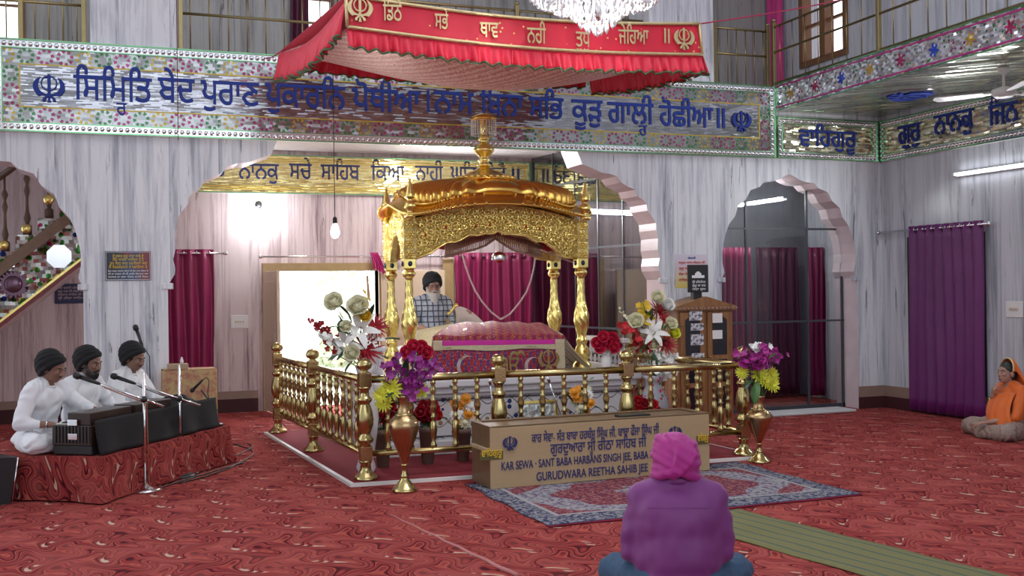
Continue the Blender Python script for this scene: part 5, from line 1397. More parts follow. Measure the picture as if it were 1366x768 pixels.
post_prof = [(0.095, 0), (0.098, 0.012), (0.085, 0.03), (0.06, 0.05), (0.045, 0.075), (0.04, 0.12), (0.05, 0.135), (0.05, 0.15)]
post_prof2 = [(0.05, 0.26), (0.035, 0.275), (0.06, 0.295), (0.066, 0.315), (0.05, 0.34), (0.04, 0.36), (0.05, 0.385), (0.062, 0.43), (0.066, 0.47), (0.056, 0.54), (0.042, 0.585), (0.038, 0.60), (0.055, 0.615), (0.06, 0.63), (0.05, 0.645), (0.036, 0.66), (0.034, 0.70), (0.05, 0.715), (0.052, 0.73)]
def twp(th, z): return 1+(0.07*math.cos(6*(th+z*10)) if 0.39 < z < 0.58 else 0)
def post(p):
    mb = MB(); c = (p.x, p.y, dz0); mb.lathe(post_prof, c, 20); mb.lathe(post_prof2, c, 30, rf=twp); o = mb.build('post', M_BRASS, rl)
    for z0, z1 in ((0.15, 0.26), (0.73, 0.84)): mb = MB(); mb.bbox((p.x-0.048, p.y-0.048, dz0+z0), (p.x+0.048, p.y+0.048, dz0+z1), 0.004); mb.build('block', M_BRASS_RED, o)
    mb = MB(); mb.lathe([(0.045, 0.84), (0.03, 0.85), (0.028, 0.86), (0.055, 0.875), (0.062, 0.895), (0.058, 0.92), (0.04, 0.945), (0.0, 0.955)], c, 18); mb.build('ball_finial', M_BRASS, o)
for p in (PA, PB, PC, PM1, PM2, PR_, PBk): post(p)
bal = [(0.022, 0), (0.03, 0.015), (0.022, 0.035), (0.016, 0.05), (0.026, 0.10), (0.032, 0.15), (0.024, 0.20), (0.014, 0.23), (0.026, 0.245), (0.014, 0.26), (0.022, 0.30), (0.03, 0.33), (0.018, 0.37), (0.026, 0.385), (0.014, 0.40), (0.020, 0.44), (0.026, 0.475), (0.014, 0.50), (0.024, 0.515), (0.018, 0.545)]
def span(P, Q, n):
    d = Q-P; u = d.normalized()
    for z, r in ((0.20, 0.024), (0.785, 0.03)):
        mb = MB(); mb.tube([P+u*0.045+Vector((0, 0, dz0+z)), Q-u*0.045+Vector((0, 0, dz0+z))], r, 12); mb.build('rail', M_BRASS, rl)
    for k in range(n):
        b = P+d*((k+1)/(n+1)); mb = MB(); mb.lathe(bal, (b.x, b.y, dz0+0.22), 12); mb.build('baluster', M_BRASS, rl)
span(PA, PB, 7); span(PB, PC, 7); span(PC, PM1, 5); span(PM1, PM2, 5); span(PM2, PR_, 4); span(PR_, PBk, 8)
# ================================================================ rug, strip, donation box
q = NM('persian_rug'); x, y, z = q.sep(q.obj())   # object axes: x across, y deep
RW, RD = 2.62, 1.62
ex = q.sub(RW/2, q.math('ABSOLUTE', x)); ey = q.sub(RD/2, q.math('ABSOLUTE', y)); e = q.math('MINIMUM', ex, ey)
n1 = q.noise(q.obj(), 26, 5, 0.75); n2 = q.noise(q.obj(), 34, 4, 0.7); v = q.vor(q.obj(), 15)
bord = q.ramp(n1, [(0.40, (0.025, 0.03, 0.075)), (0.49, (0.05, 0.055, 0.11)), (0.54, (0.32, 0.31, 0.30)), (0.62, (0.10, 0.10, 0.15))])
field = q.ramp(n2, [(0.40, (0.05, 0.045, 0.08)), (0.45, (0.17, 0.02, 0.035)), (0.54, (0.20, 0.03, 0.04)), (0.57, (0.30, 0.25, 0.24)), (0.64, (0.18, 0.03, 0.04))])
med = q.ramp(n1, [(0.38, (0.30, 0.29, 0.29)), (0.50, (0.26, 0.25, 0.26)), (0.56, (0.05, 0.06, 0.15)), (0.68, (0.3, 0.03, 0.05))])
mr = q.add(q.math('SQRT', q.add(q.mul(q.mul(x, x), 0.55), q.mul(q.mul(y, y), 1.25))), q.mul(q.sin(q.mul(q.math('ARCTAN2', y, x), 10)), 0.035))
ring = q.mul(q.gt(mr, 0.58), q.lt(mr, 0.78)); ring2 = q.lt(mr, 0.22)
c = q.mix(q.math('MAXIMUM', ring, ring2), field, med)
c = q.mix(q.gt(mr, 0.92), c, med)
c = q.mix(q.lt(e, 0.26), c, bord); c = q.mix(q.mul(q.gt(e, 0.25), q.lt(e, 0.28)), c, (0.30, 0.29, 0.29)); c = q.mix(q.lt(e, 0.035), c, (0.035, 0.04, 0.08)); c = q.mix(q.lt(e, 0.014), c, (0.20, 0.02, 0.04))
q.set(Base_Color=c, Roughness=0.95); q.b.inputs['Specular IOR Level'].default_value = 0.1
mb = MB()
rc0 = fl(733, 704); rc1 = fl(1152, 661); rc2 = fl(583, 650)
ru = Vector((rc1.x-rc0.x, rc1.y-rc0.y, 0)); RWid = ru.length; ru.normalize(); rvv = Vector((-ru.y, ru.x, 0)); RDep = (Vector((rc2.x-rc0.x, rc2.y-rc0.y, 0))).dot(rvv)
mb.grid(lambda u, v: ((u-0.5)*RWid+0.012*math.sin(v*17), (v-0.5)*RDep+0.008*math.sin(u*21), 0.006+0.003*math.sin(u*13)*math.sin(v*9)), 40, 24, thick=0.006)
o = mb.build('rug', q.m, None, False); o.location = (rc0+ru*RWid/2+rvv*RDep/2).xy.to_3d()+Vector((0, 0, 0.004)); o.rotation_euler = (0, 0, math.atan2(ru.y, ru.x))
tag(o, 'patterned navy and red rug in front of the donation box', 'rug')
q = NM('green_runner'); x, y, z = q.sep(q.obj()); f = q.fract(q.mul(x, 9.0)); n = q.noise(q.obj(), 120, 2)
q.set(Base_Color=q.mix(q.lt(f, 0.13), q.mix(n, (0.11, 0.105, 0.035), (0.17, 0.16, 0.065)), (0.02, 0.075, 0.07)), Roughness=0.95)
s0, s1 = fl(985, 680), fl(1340, 768); s2, s3 = fl(985, 713), fl(1150, 768)
dS = (s1-s0); dS.z = 0; dS.normalize(); nS = Vector((-dS.y, dS.x, 0)); wS = abs((s3-s0).dot(nS))
mid = s0-nS*wS/2 if (s3-s0).dot(nS) < 0 else s0+nS*wS/2
mb = MB(); a_ = math.atan2(dS.y, dS.x)+PI/2
mb.grid(lambda u, v: ((u-0.5)*wS, (v-0.5)*4.2, 0.005+0.002*math.sin(v*40+u*5)), 12, 50, thick=0.005)
o = mb.build('floor_runner', q.m, None, False); o.location = (mid+dS*2.1).xy.to_3d()+Vector((0, 0, 0.003)); o.rotation_euler = (0, 0, a_)
tag(o, 'long olive green runner with thin teal stripes behind the purple shirted man', 'runner')

BA, BB = fl(655, 655), fl(947, 629); bd = (BB-BA); bd.z = 0; BL = bd.length; BRZ = math.atan2(bd.y, bd.x); BH = wy(655, 571, BA.y).z-0.012; BDp = 0.42
q = NM('tan_painted_wood'); n = q.noise(q.obj(), 3, 4); n2 = q.noise(q.comb(*[q.mul(a, b) for a, b in zip(q.sep(q.obj()), (2, 2, 40))]), 1.0, 3)
q.set(Base_Color=q.mix(q.mul(q.add(n, n2), 0.5), (0.36, 0.25, 0.13), (0.46, 0.33, 0.19)), Roughness=0.4); M_TANBOX = q.m
M_DKWOOD = simple('dark_box_wood', (0.15, 0.09, 0.045), 0.4, var=0.3, scale=10)
bt = thing('donation_box', 'long tan donation box with blue painted writing on the rug', 'box', (BA.x, BA.y, 0.012), BRZ)
def LB_(x, y, z): return (x, y, z)
mb = MB(); mb.bbox((0, 0, 0), (BL, 0.018, BH), 0.004); fr = mb.build('front_panel', M_TANBOX, bt, False)
mb = MB(); mb.bbox((0, 0.018, 0), (0.02, BDp, BH), 0.004); mb.build('end_panel', M_DKWOOD, bt, False)
mb = MB(); mb.bbox((BL-0.02, 0.018, 0), (BL, BDp, BH), 0.004); mb.build('end_panel', M_DKWOOD, bt, False)
mb = MB(); mb.bbox((0.02, BDp-0.02, 0), (BL-0.02, BDp, BH), 0.004); mb.build('rear_panel', M_DKWOOD, bt, False)
mb = MB(); mb.bbox((-0.004, 0.0, BH), (BL+0.004, 0.05, BH+0.012), 0.004); mb.bbox((-0.004, BDp-0.05, BH), (BL+0.004, BDp+0.004, BH+0.012), 0.004); mb.bbox((-0.004, 0.05, BH), (0.05, BDp-0.05, BH+0.012), 0.004); mb.bbox((BL-0.05, 0.05, BH), (BL+0.004, BDp-0.05, BH+0.012), 0.004); mb.bbox((0.05, 0.05, BH-0.014), (BL-0.05, BDp-0.05, BH), 0.003)
mb.build('lid', M_DKWOOD, bt, False)
mb = MB(); mb.bbox((BL*0.60, 0.08, BH), (BL*0.74, 0.2, BH+0.02), 0.004); mb.build('coin_slot', M_BLACK, bt, False)
mb = MB(); mb.bbox((-0.03, 0.03, BH*0.60), (-0.0, BDp-0.06, BH*0.60+0.03), 0.006); mb.build('handle', simple('pale_wood_handle', (0.42, 0.32, 0.18), 0.4), bt, False)
def bxpt(x, y):
    """pixel to box-front coordinates"""
    d = ray(x, y); nrm = Vector((-math.sin(BRZ), math.cos(BRZ), 0)); t = (BA-EYE).dot(nrm)/d.dot(nrm); p = EYE+d*t-Vector((BA.x, BA.y, 0.012)); return p.x*math.cos(BRZ)+p.y*math.sin(BRZ), p.z
M_BLUEINK = simple('blue_painted_letters', (0.02, 0.025, 0.13), 0.5)
for tx, a, b, s in (('ਕਾਰ ਸੇਵਾ- ਸੰਤ ਬਾਬਾ ਹਰਬੰਸ ਸਿੰਘ ਜੀ, ਬਾਬਾ ਫੌਜਾ ਸਿੰਘ ਜੀ', (709, 590), (879, 582), .095), ('ਗੁਰਦੁਆਰਾ ਸ੍ਰੀ ਰੀਠਾ ਸਾਹਿਬ ਜੀ', (734, 605), (862, 597), .112),
                    ('KAR SEWA · SANT BABA HARBANS SINGH JEE, BABA FAUJA SINGH', (669, 627), (913, 608), .088), ('GURUDWARA REETHA SAHIB JEE', (715.5, 641), (864, 629), .092)):
    p = bxpt(*a); r = bxpt(*b); mb = MB(); lay_text(mb, tx, (p[0], -0.003, p[1]), (1, 0, 0), (0, 0, 1), r[0]-p[0], s, 0.0025, 0.014); mb.build('painted_line', M_BLUEINK, fr, False)
for px, py in ((680, 591), (900, 577)):
    p = bxpt(px, py); mb = MB(); lay_khanda(mb, (p[0], -0.003, p[1]), (1, 0, 0), (0, 0, 1), 0.115, 0.0025); mb.build('painted_emblem', M_BLUEINK, fr, False)
M_OLIVE = simple('olive_sign', (0.10, 0.085, 0.02), 0.5); 
for px0, px1, py0, py1 in ((640, 671, 614.5, 601), (929, 946, 593, 580)):
    a = bxpt(px0, py0); b = bxpt(px1, py1); b = (min(b[0], BL-0.003), b[1]); mb = MB(); mb.bbox((a[0], -0.003, a[1]), (b[0], 0.0, b[1]), 0.001); o = mb.build('small_sign', M_OLIVE, fr, False)
    mb = MB(); lay_text(mb, 'ਵਾਹਿਗੁਰੂ', (a[0]+0.01, -0.006, a[1]+0.03), (1, 0, 0), (0, 0, 1), b[0]-a[0]-0.02, 0.07, 0.0025, 0.014); mb.build('lettering', M_YL, o, False)

# ================================================================ flowers
def frm(axis):
    a = Vector(axis).normalized(); b = a.orthogonal().normalized(); return a, b, a.cross(b)
def petal(mb, c, ax, rd, L, w, h, r, nu=3, nv=4, thick=0.0):
    tn = ax.cross(rd)
    def fn(u, v):
        return c+ax*(L*h(v))+rd*(L*r(v))+tn*((u-0.5)*w*(math.sin(PI*(0.06+0.90*v))**0.7))
    mb.grid(fn, nu, nv)
def rose(mb, c, ax, R, rnd):
    a, b, t = frm(ax)
    for k, (n, op) in enumerate(((3, 0.15), (5, 0.42), (6, 0.75))):
        for i in range(n):
            th = 2*PI*i/n+k*0.9+rnd.uniform(-.2, .2); rd = b*math.cos(th)+t*math.sin(th)
            petal(mb, Vector(c), a, rd, R*1.15, R*(0.8+0.5*op), lambda v: 0.95*v-0.30*op*v*v, lambda v, o=op: o*(0.35*math.sin(v*PI*.5)+0.6*v*v)+0.16*(1-(2*v-1)**2))
    mb.ell(Vector(c)+a*R*0.35, R*0.42, 8, 6)
def lily(mb, c, ax, R, rnd):
    a, b, t = frm(ax)
    for i in range(6):
        th = 2*PI*i/6+rnd.uniform(-.1, .1); rd = b*math.cos(th)+t*math.sin(th)
        petal(mb, Vector(c), a, rd, R, R*0.36, lambda v: 0.75*v-0.55*v*v*v, lambda v: 0.12+0.9*v**1.5, 3, 6)
def mum(mb, c, ax, R, rnd, n=16, w=0.22):
    a, b, t = frm(ax)
    for k, (m, s, up) in enumerate(((n, 1.0, 0.16), (n-3, 0.78, 0.38), (n-7, 0.5, 0.62))):
        for i in range(m):
            th = 2*PI*(i+0.5*k)/m+rnd.uniform(-.1, .1); rd = b*math.cos(th)+t*math.sin(th)
            petal(mb, Vector(c)+a*R*0.05*k, a, rd, R*s, R*w, lambda v, u=up: u*v, lambda v, u=up: 0.08+v*(1-0.5*u), 2, 3)
def spider(mb, c, ax, R, rnd):
    mum(mb, c, ax, R, rnd, 18, 0.12)
def marig(mb, c, ax, R, rnd):
    mum(mb, c, ax, R, rnd, 13, 0.42); mb.ell(Vector(c)+Vector(ax).normalized()*R*0.3, R*0.5, 8, 6)
def sprig(mb, p, q, n, R, rnd, spread):
    p = Vector(p); q = Vector(q)
    for i in range(n):
        u = (i+0.5)/n; c = lerp(p, q, u)+Vector((rnd.gauss(0, spread), rnd.gauss(0, spread), rnd.gauss(0, spread*0.7)))
        ax = Vector((rnd.gauss(0, .6), -1, rnd.gauss(0.2, .6))); a, b, t = frm(ax)
        for k in range(5):
            th = 2*PI*k/5+rnd.random(); rd = b*math.cos(th)+t*math.sin(th)
            petal(mb, c, a, rd, R, R*0.95, lambda v: 0.35*v, lambda v: 0.05+0.9*v, 2, 2)
def leafb(mb, c, d, L, w, up=Vector((0, 0, 1))):
    d = Vector(d).normalized(); s = d.cross(up)
    if s.length < 1e-3: s = Vector((1, 0, 0))
    s.normalize(); n = s.cross(d)
    mb.grid(lambda u, v: Vector(c)+d*(L*v)+s*((u-0.5)*w*math.sin(PI*(0.03+0.95*v))**0.8)+n*(0.10*L*math.sin(PI*v)-abs(u-.5)*w*0.3), 4, 6)
FM = {k: simple('%s_petals' % k, c, 0.55, var=0.2, scale=30) for k, c in dict(red=(0.50, 0.012, 0.02), crimson=(0.33, 0.008, 0.02), white=(0.78, 0.78, 0.74), cream=(0.72, 0.70, 0.50), yellow=(0.70, 0.48, 0.03), lemon=(0.62, 0.62, 0.04), orange=(0.72, 0.28, 0.01), purple=(0.25, 0.016, 0.20), magenta=(0.32, 0.015, 0.20), pinkred=(0.60, 0.02, 0.07)).items()}
M_LEAF = simple('dark_green_leaf', (0.02, 0.055, 0.02), 0.45, var=0.4); M_LEAF2 = simple('fresh_green_leaf', (0.05, 0.14, 0.03), 0.5, var=0.3)
FN = dict(rose=rose, lily=lily, mum=mum, spider=spider, marig=marig)
def bouquet(label, base, Y, items, leaves=(), sprays=(), seed=1, name='flower_arrangement', dy=0.06, group=None):
    """items: (kind, px, py, radius px, colour); sprays: (px0, py0, px1, py1, n, radius px, colour); all set about the plane Y"""
    rnd = random.Random(seed); base = Vector(base); t = thing(name, label, 'flowers', base, 0, group)
    sc = (wy(700, 300, Y)-wy(699, 300, Y)).length
    stems = MB()
    for kind, px, py, rp, col in items:
        yy = Y+rnd.uniform(-dy, dy); c = wy(px, py, yy); R = rp*sc
        ax = Vector((c.x-base.x, -0.22, max(0.05, (c.z-base.z)*0.5))).normalized()+Vector((-0.35, -0.9, 0.15))
        mb = MB(); FN[kind](mb, c, ax, R, rnd); mb.build(kind.replace('mum', 'chrysanthemum').replace('marig', 'marigold').replace('spider', 'spider_lily')+'_blossom', FM[col], t)
        stems.tube([base, lerp(base, c, 0.6)+Vector((0, 0, 0.03)), c], 0.004, 5)
    for x0, y0, x1, y1, n, rp, col in sprays:
        yy = Y+rnd.uniform(-dy, dy); p, q_ = wy(x0, y0, yy), wy(x1, y1, yy); mb = MB(); sprig(mb, p, q_, n, rp*sc, rnd, rp*sc*0.8); mb.build('blossom_spray', FM[col], t)
        stems.tube([base, p, q_], 0.004, 5)
    for px, py, dx, dyy, L, w in leaves:
        c = wy(px, py, Y+rnd.uniform(-dy, dy)); mb = MB(); leafb(mb, c, Vector((dx, rnd.uniform(-.4, .1), dyy)), L*sc, w*sc); mb.build('leaf', M_LEAF if rnd.random() < .6 else M_LEAF2, t)
    stems.build('stems', M_LEAF2, t)
    return t
# brass floor vases
def brass_vase(label, x, y, H_, m=M_BRASS_RED):
    k = H_/0.74
    t = thing('brass_vase', label, 'vase', (x, y, 0.0))
    mb = MB(); mb.lathe([(r, z*k) for r, z in ((0.095, 0.0), (0.1, 0.012), (0.085, 0.03), (0.07, 0.045), (0.06, 0.06), (0.035, 0.09), (0.03, 0.11), (0.034, 0.12), (0.022, 0.135), (0.02, 0.19), (0.028, 0.2), (0.022, 0.212))], (x, y, 0), 28); mb.build('foot', M_BRASS, t)
    mb = MB(); mb.lathe([(r, z*k) for r, z in ((0.022, 0.21), (0.03, 0.24), (0.055, 0.31), (0.085, 0.39), (0.108, 0.46), (0.115, 0.50), (0.108, 0.535), (0.085, 0.565), (0.06, 0.585), (0.048, 0.60), (0.042, 0.64), (0.042, 0.68), (0.05, 0.715), (0.056, 0.735), (0.05, 0.738), (0.036, 0.70), (0.034, 0.64))], (x, y, 0), 32, caps=False); mb.build('body', m, t)
    mb = MB(); mb.lathe([(0.062, 0.578*k), (0.068, 0.585*k), (0.062, 0.593*k)], (x, y, 0), 28, caps=False); mb.build('collar', M_BRASS, t)
    return t
vl = fl(540, 655); vr = fl(1013, 616)
hl = wy(540, 526, vl.y).z; hr = wy(1013, 527, vr.y).z
brass_vase('tall brass floor vase before the corner post, left of the donation box', vl.x, vl.y, hl)
brass_vase('tall brass floor vase standing past the far end of the donation box', vr.x, vr.y, hr)
R_ = random.Random(3)
bouquet('purple sprays with yellow daisies in the brass vase left of the donation box', (vl.x, vl.y, hl-0.1), vl.y,
        [('mum', 521, 519, 15, 'lemon'), ('mum', 512, 537, 12, 'lemon'), ('mum', 507, 527, 10, 'lemon'), ('mum', 560, 520, 12, 'lemon'), ('mum', 538, 510, 9, 'lemon')],
        [(522, 512, -1, .3, 24, 9), (548, 512, 1, .4, 24, 9), (530, 520, -.7, -.3, 22, 9), (556, 510, .8, .2, 20, 8), (540, 505, 0, 1, 26, 9)],
        [(535, 520, 513, 486, 16, 5.5, 'purple'), (540, 520, 530, 472, 18, 5.5, 'purple'), (545, 522, 556, 470, 20, 6, 'purple'), (548, 522, 575, 478, 20, 6, 'purple'), (546, 526, 586, 490, 14, 5, 'purple'), (542, 525, 562, 500, 14, 6, 'purple'), (540, 512, 525, 495, 6, 4, 'white')], 11)
bouquet('magenta and white cluster with yellow chrysanthemums in the far brass vase', (vr.x, vr.y, hr-0.1), vr.y,
        [('mum', 1013, 500, 14, 'lemon'), ('mum', 1029, 500, 13, 'lemon'), ('mum', 1030, 513, 12, 'lemon'), ('mum', 990, 497, 10, 'lemon'), ('mum', 1021, 508, 12, 'lemon')],
        [(1010, 508, -.3, -1, 32, 14), (1004, 505, -.6, -.4, 22, 9), (1022, 480, 1, .5, 20, 8)],
        [(1005, 490, 985, 472, 20, 6, 'magenta'), (1010, 490, 1000, 468, 24, 6, 'magenta'), (1013, 490, 1015, 465, 24, 6, 'magenta'), (1016, 490, 1030, 468, 22, 6, 'magenta'), (1018, 490, 1043, 472, 16, 5, 'magenta'), (1008, 480, 1022, 478, 20, 6, 'magenta'), (995, 464, 1022, 461, 9, 5.5, 'white')], 12)
# tall arrangements at both sides of the throne
Y3 = 8.95
def white_vase(label, x, y, z0, h, r, m=M_WMARB, name='vase', group=None):
    t = thing(name, label, 'vase', (x, y, z0))
    mb = MB(); mb.lathe([(r*.6, 0), (r*.75, h*.04), (r*.55, h*.12), (r*.8, h*.3), (r, h*.5), (r*.85, h*.7), (r*.5, h*.85), (r*.55, h*.92), (r*.75, h), (r*.68, h), (r*.45, h*.88)], (x, y, z0), 24, caps=False); mb.build('body', m, t)
    mb = MB(); mb.lathe([(0.0, 0.0), (r*.6, 0.0), (r*.62, h*.02), (0.0, h*.02)], (x, y, z0), 20, caps=False); mb.build('foot', m, t)
    return t
p = wy(487, 520, 8.62); pz = wy(487, 487, 8.62).z
white_vase('tall white vase inside the railing corner under the white rose bouquet', p.x, 8.62, 0.03, pz-0.03, 0.11)
bouquet('large bouquet of white roses, lilies and red spiky blooms near the bright doorway', (p.x, 8.62, pz-0.05), 8.62,
        [('rose', 448, 406, 14, 'cream'), ('rose', 478, 413, 16, 'cream'), ('lily', 480, 441, 25, 'white'), ('lily', 461, 460, 24, 'white'), ('lily', 497, 452, 15, 'white'), ('spider', 487, 466, 23, 'crimson'), ('spider', 501, 436, 17, 'crimson'), ('rose', 471, 472, 12, 'cream'), ('rose', 487, 424, 9, 'yellow'), ('rose', 463, 437, 9, 'cream')],
        [(474, 450, -.9, .4, 24, 11), (478, 455, .6, .8, 22, 11), (468, 462, -.8, -.6, 24, 11), (482, 475, .4, -1, 24, 11), (470, 430, -.5, .9, 22, 9), (455, 425, -.3, -1, 16, 8), (465, 418, -.6, .5, 18, 8), (500, 455, 1, .1, 30, 15), (492, 428, .2, 1, 22, 9), (455, 470, -.8, -.4, 18, 9), (462, 437, -1, .1, 20, 10), (470, 480, -.5, -.7, 18, 9), (496, 470, .8, -.3, 22, 10), (452, 420, .3, -.8, 18, 7)],
        [(445, 455, 421, 428, 14, 5, 'crimson'), (452, 462, 425, 442, 8, 5, 'white'), (478, 405, 486, 395, 6, 5, 'yellow'), (445, 470, 430, 452, 6, 4, 'crimson')], 13)
p = wy(872, 520, 9.0); pz = wy(872, 500, 9.0).z
q = NM('painted_porcelain'); d = q.vor(q.obj(), 22); cc, _, _ = q.sep(q.vor(q.obj(), 22, 'F1', 'Color'))
q.set(Base_Color=q.mix(q.lt(d, 0.33), (0.30, 0.30, 0.34), q.ramp(cc, [(0, (0.40, 0.02, 0.06)), (0.5, (0.08, 0.14, 0.06)), (0.75, (0.5, 0.3, 0.3))], 'CONSTANT')), Roughness=0.15)
white_vase('painted red-flowered porcelain vase behind the railing near the wooden cabinet', p.x, 9.0, 0.03, pz-0.03, 0.15, q.m)
bouquet('large bouquet of lilies, cream roses and red blooms beside the wooden cabinet', (p.x, 9.0, pz-0.05), 9.0,
        [('rose', 849, 431, 13, 'cream'), ('rose', 876, 400, 12, 'cream'), ('rose', 888, 410, 12, 'white'), ('rose', 892, 434, 11, 'cream'), ('lily', 871, 445, 21, 'white'), ('spider', 877, 414, 16, 'crimson'), ('spider', 888, 458, 19, 'crimson'), ('rose', 870, 461, 11, 'cream'), ('rose', 897, 446, 10, 'lemon'), ('spider', 886, 425, 10, 'red')],
        [(878, 436, -.3, -.9, 22, 10), (880, 450, .8, -.4, 24, 11), (862, 440, -.8, .5, 22, 10), (866, 455, -.7, -.6, 22, 10), (870, 425, -.6, .5, 20, 9), (884, 440, .5, .5, 20, 10), (895, 440, 1, .3, 18, 8), (860, 450, -1, 0, 18, 8), (872, 470, .1, -1, 20, 9), (868, 428, .1, 1, 18, 9)],
        [(862, 462, 828, 431, 22, 5.5, 'red'), (868, 465, 850, 458, 8, 5, 'red'), (864, 432, 858, 404, 20, 5, 'yellow'), (868, 475, 900, 478, 22, 5.5, 'white'), (862, 488, 900, 492, 26, 5.5, 'white'), (866, 500, 896, 502, 18, 5, 'white'), (840, 425, 825, 412, 8, 2.5, 'cream'), (896, 462, 893, 430, 8, 5, 'lemon')], 14)
# red roses on the marble base
for px, py, r_, Y, lab, vlab in ((555, 467, 15, 9.42, 'red roses with white fringe on the throne base above the purple sprays', 'small white vase on the throne base above the purple sprays'), (808, 455, 13, 9.42, 'red rose ball in a white vase on the throne base beside the striped drape', 'small white vase on the throne base beside the striped drape')):
    a = wy(px, py+14, Y); white_vase(vlab, a.x, Y, ZB, a.z-ZB, 0.055, M_WHITE)
    rn = random.Random(px); its = [('rose', px+dx, py+dy_, 9.5, c_) for dx, dy_, c_ in ((-12, 3, 'pinkred'), (-4, -5, 'pinkred'), (6, -4, 'pinkred'), (13, 3, 'pinkred'), (0, 4, 'pinkred'), (-8, 9, 'pinkred'), (9, 9, 'pinkred'))]
    bouquet(lab, (a.x, Y, a.z-0.02), Y, its, [(px-8, py+12, -1, -.5, 12, 6), (px+8, py+12, 1, -.5, 12, 6)], [(px-12, py+16, px+12, py+16, 10, 4, 'white')], px)
# pots on the floor cloth, between railing and base
def pot(label, x, y, h, r, col):
    t = thing('flower_pot', label, 'pot', (x, y, 0.03)); mb = MB(); mb.lathe([(r*.65, 0), (r*.7, .01), (r*.95, h*.85), (r, h*.86), (r, h), (r*.88, h), (r*.8, h*.7)], (x, y, 0.03), 20, caps=False); mb.build('bowl', col, t)
    mb = MB(); mb.lathe([(0, h*.7), (r*.8, h*.72)], (x, y, 0.03), 16, caps=False); mb.build('soil', M_MAROON, t)
M_POT = simple('dark_clay', (0.11, 0.06, 0.045), 0.6)
Yp = 8.78
for px, py, kind, n, rp, cols, lab, sp, plab in ((570, 551, 'rose', 11, 8.5, ('crimson', 'crimson', 'red'), 'round mass of red roses on the floor behind the left brass vase', (14, 12), 'dark clay pot under the round mass of red roses'),
                                      (510, 548, 'rose', 12, 8.5, ('crimson',), 'dark red rose bush on the floor behind the railing corner post', (18, 14), 'dark clay pot under the rose bush at the railing corner post'),
                                      (617, 547, 'marig', 15, 7.5, ('orange', 'white', 'orange', 'cream'), 'white and orange marigold bunch left of the silver picture', (12, 20), 'dark clay pot under the marigolds left of the silver picture'),
                                      (777, 532, 'marig', 13, 7.5, ('orange', 'white', 'cream', 'orange'), 'white and orange marigold bunch right of the silver picture', (13, 17), 'dark clay pot under the marigolds right of the silver picture'),
                                      (858, 545, 'rose', 9, 8, ('crimson', 'red'), 'red roses with leaves behind the railing under the lily bouquet', (18, 12), 'dark clay pot of red roses under the lily bouquet')):
    a = wy(px, py+sp[1]+4, Yp); hh = max(0.10, min(a.z, 0.35)-0.03)
    pot(plab, a.x, Yp, hh, 0.075, M_POT)
    rn = random.Random(px); its = []
    for k in range(n):
        th = k*2.4; rr = math.sqrt((k+0.5)/n); its.append((kind, px+sp[0]*rr*math.cos(th), py+sp[1]*rr*math.sin(th), rp, cols[k % len(cols)]))
    bouquet(lab, (a.x, Yp, 0.03+hh*.72), Yp, its, [(px+rn.uniform(-sp[0], sp[0])*1.2, py+rn.uniform(-sp[1], sp[1])*1.2, rn.uniform(-1, 1), rn.uniform(-.6, .8), 15, 8) for _ in range(9)], (), px, dy=0.05)
M_BLUECL = cloth('bright_blue_cloth', (0.03, 0.16, 0.50), (0.05, 0.24, 0.60), 0.5, 0.2)
for px, py, lab in ((650, 566, 'crumpled bright blue cloth on the floor left of the silver picture'), (788, 557, 'crumpled bright blue cloth on the floor under the right marigolds')):
    c = wy(px, py, 8.62); mb = MB(); rn = random.Random(px)
    for k in range(7): mb.ell((c.x+rn.uniform(-.07, .07), 8.62+rn.uniform(-.04, .04), 0.06+rn.uniform(0, .12)), (0.06, 0.05, 0.05), 10, 8)
    lo_ = min(v.z for v in mb.v); mb.v = [v-Vector((0, 0, lo_-0.031)) for v in mb.v]
    m2 = remesh(mb, 0.008, 2, lambda v, n_: 0.012*mnoise.noise(v*26)); lo_ = min(v.z for v in m2.v); m2.v = [v-Vector((0, 0, lo_-0.031)) for v in m2.v]
    single('blue_cloth', m2, M_BLUECL, lab, 'cloth')
# silver picture in a gold frame leaning on the base
a = wy(692, 568, 9.12); b = wy(742, 532, 9.12); w = b.x-a.x
t = thing('framed_picture', 'silver embossed picture in a gold frame leaning on the throne base', 'picture', (a.x+w/2, 9.10, 0.03))
T = Matrix.Translation((a.x, 9.08, 0.03+max(0, a.z-0.03))) @ Matrix.Rotation(math.radians(-6), 4, 'X'); hp = b.z-a.z
z_off = a.z-0.03
mb = MB(); mb.bbox((0, 0, -z_off), (w, 0.02, hp), 0.004, T); mb.build('backing', M_DKWOOD, t)
mb = MB()
for q_ in (((0, -0.015, hp-0.03), (w, 0, hp)), ((0, -0.015, 0), (w, 0, 0.03)), ((0, -0.015, 0.03), (0.03, 0, hp-0.03)), ((w-0.03, -0.015, 0.03), (w, 0, hp-0.03))): mb.bbox(*q_, 0.004, T)
mb.build('frame', M_GOLD, t)
q = NM('embossed_silver'); n = q.noise(q.obj(), 26, 4, 0.65); v = q.vor(q.obj(), 16); q.set(Base_Color=q.ramp(n, [(0.35, (0.18, 0.22, 0.24)), (0.5, (0.55, 0.6, 0.58)), (0.65, (0.82, 0.85, 0.8))]), Roughness=0.3, Metallic=0.7); q.bump(q.add(n, v), 0.6, 0.02)
mb = MB(); mb.box((0.03, -0.008, 0.03), (w-0.03, -0.001, hp-0.03), T); mb.build('silver_relief', q.m, t)
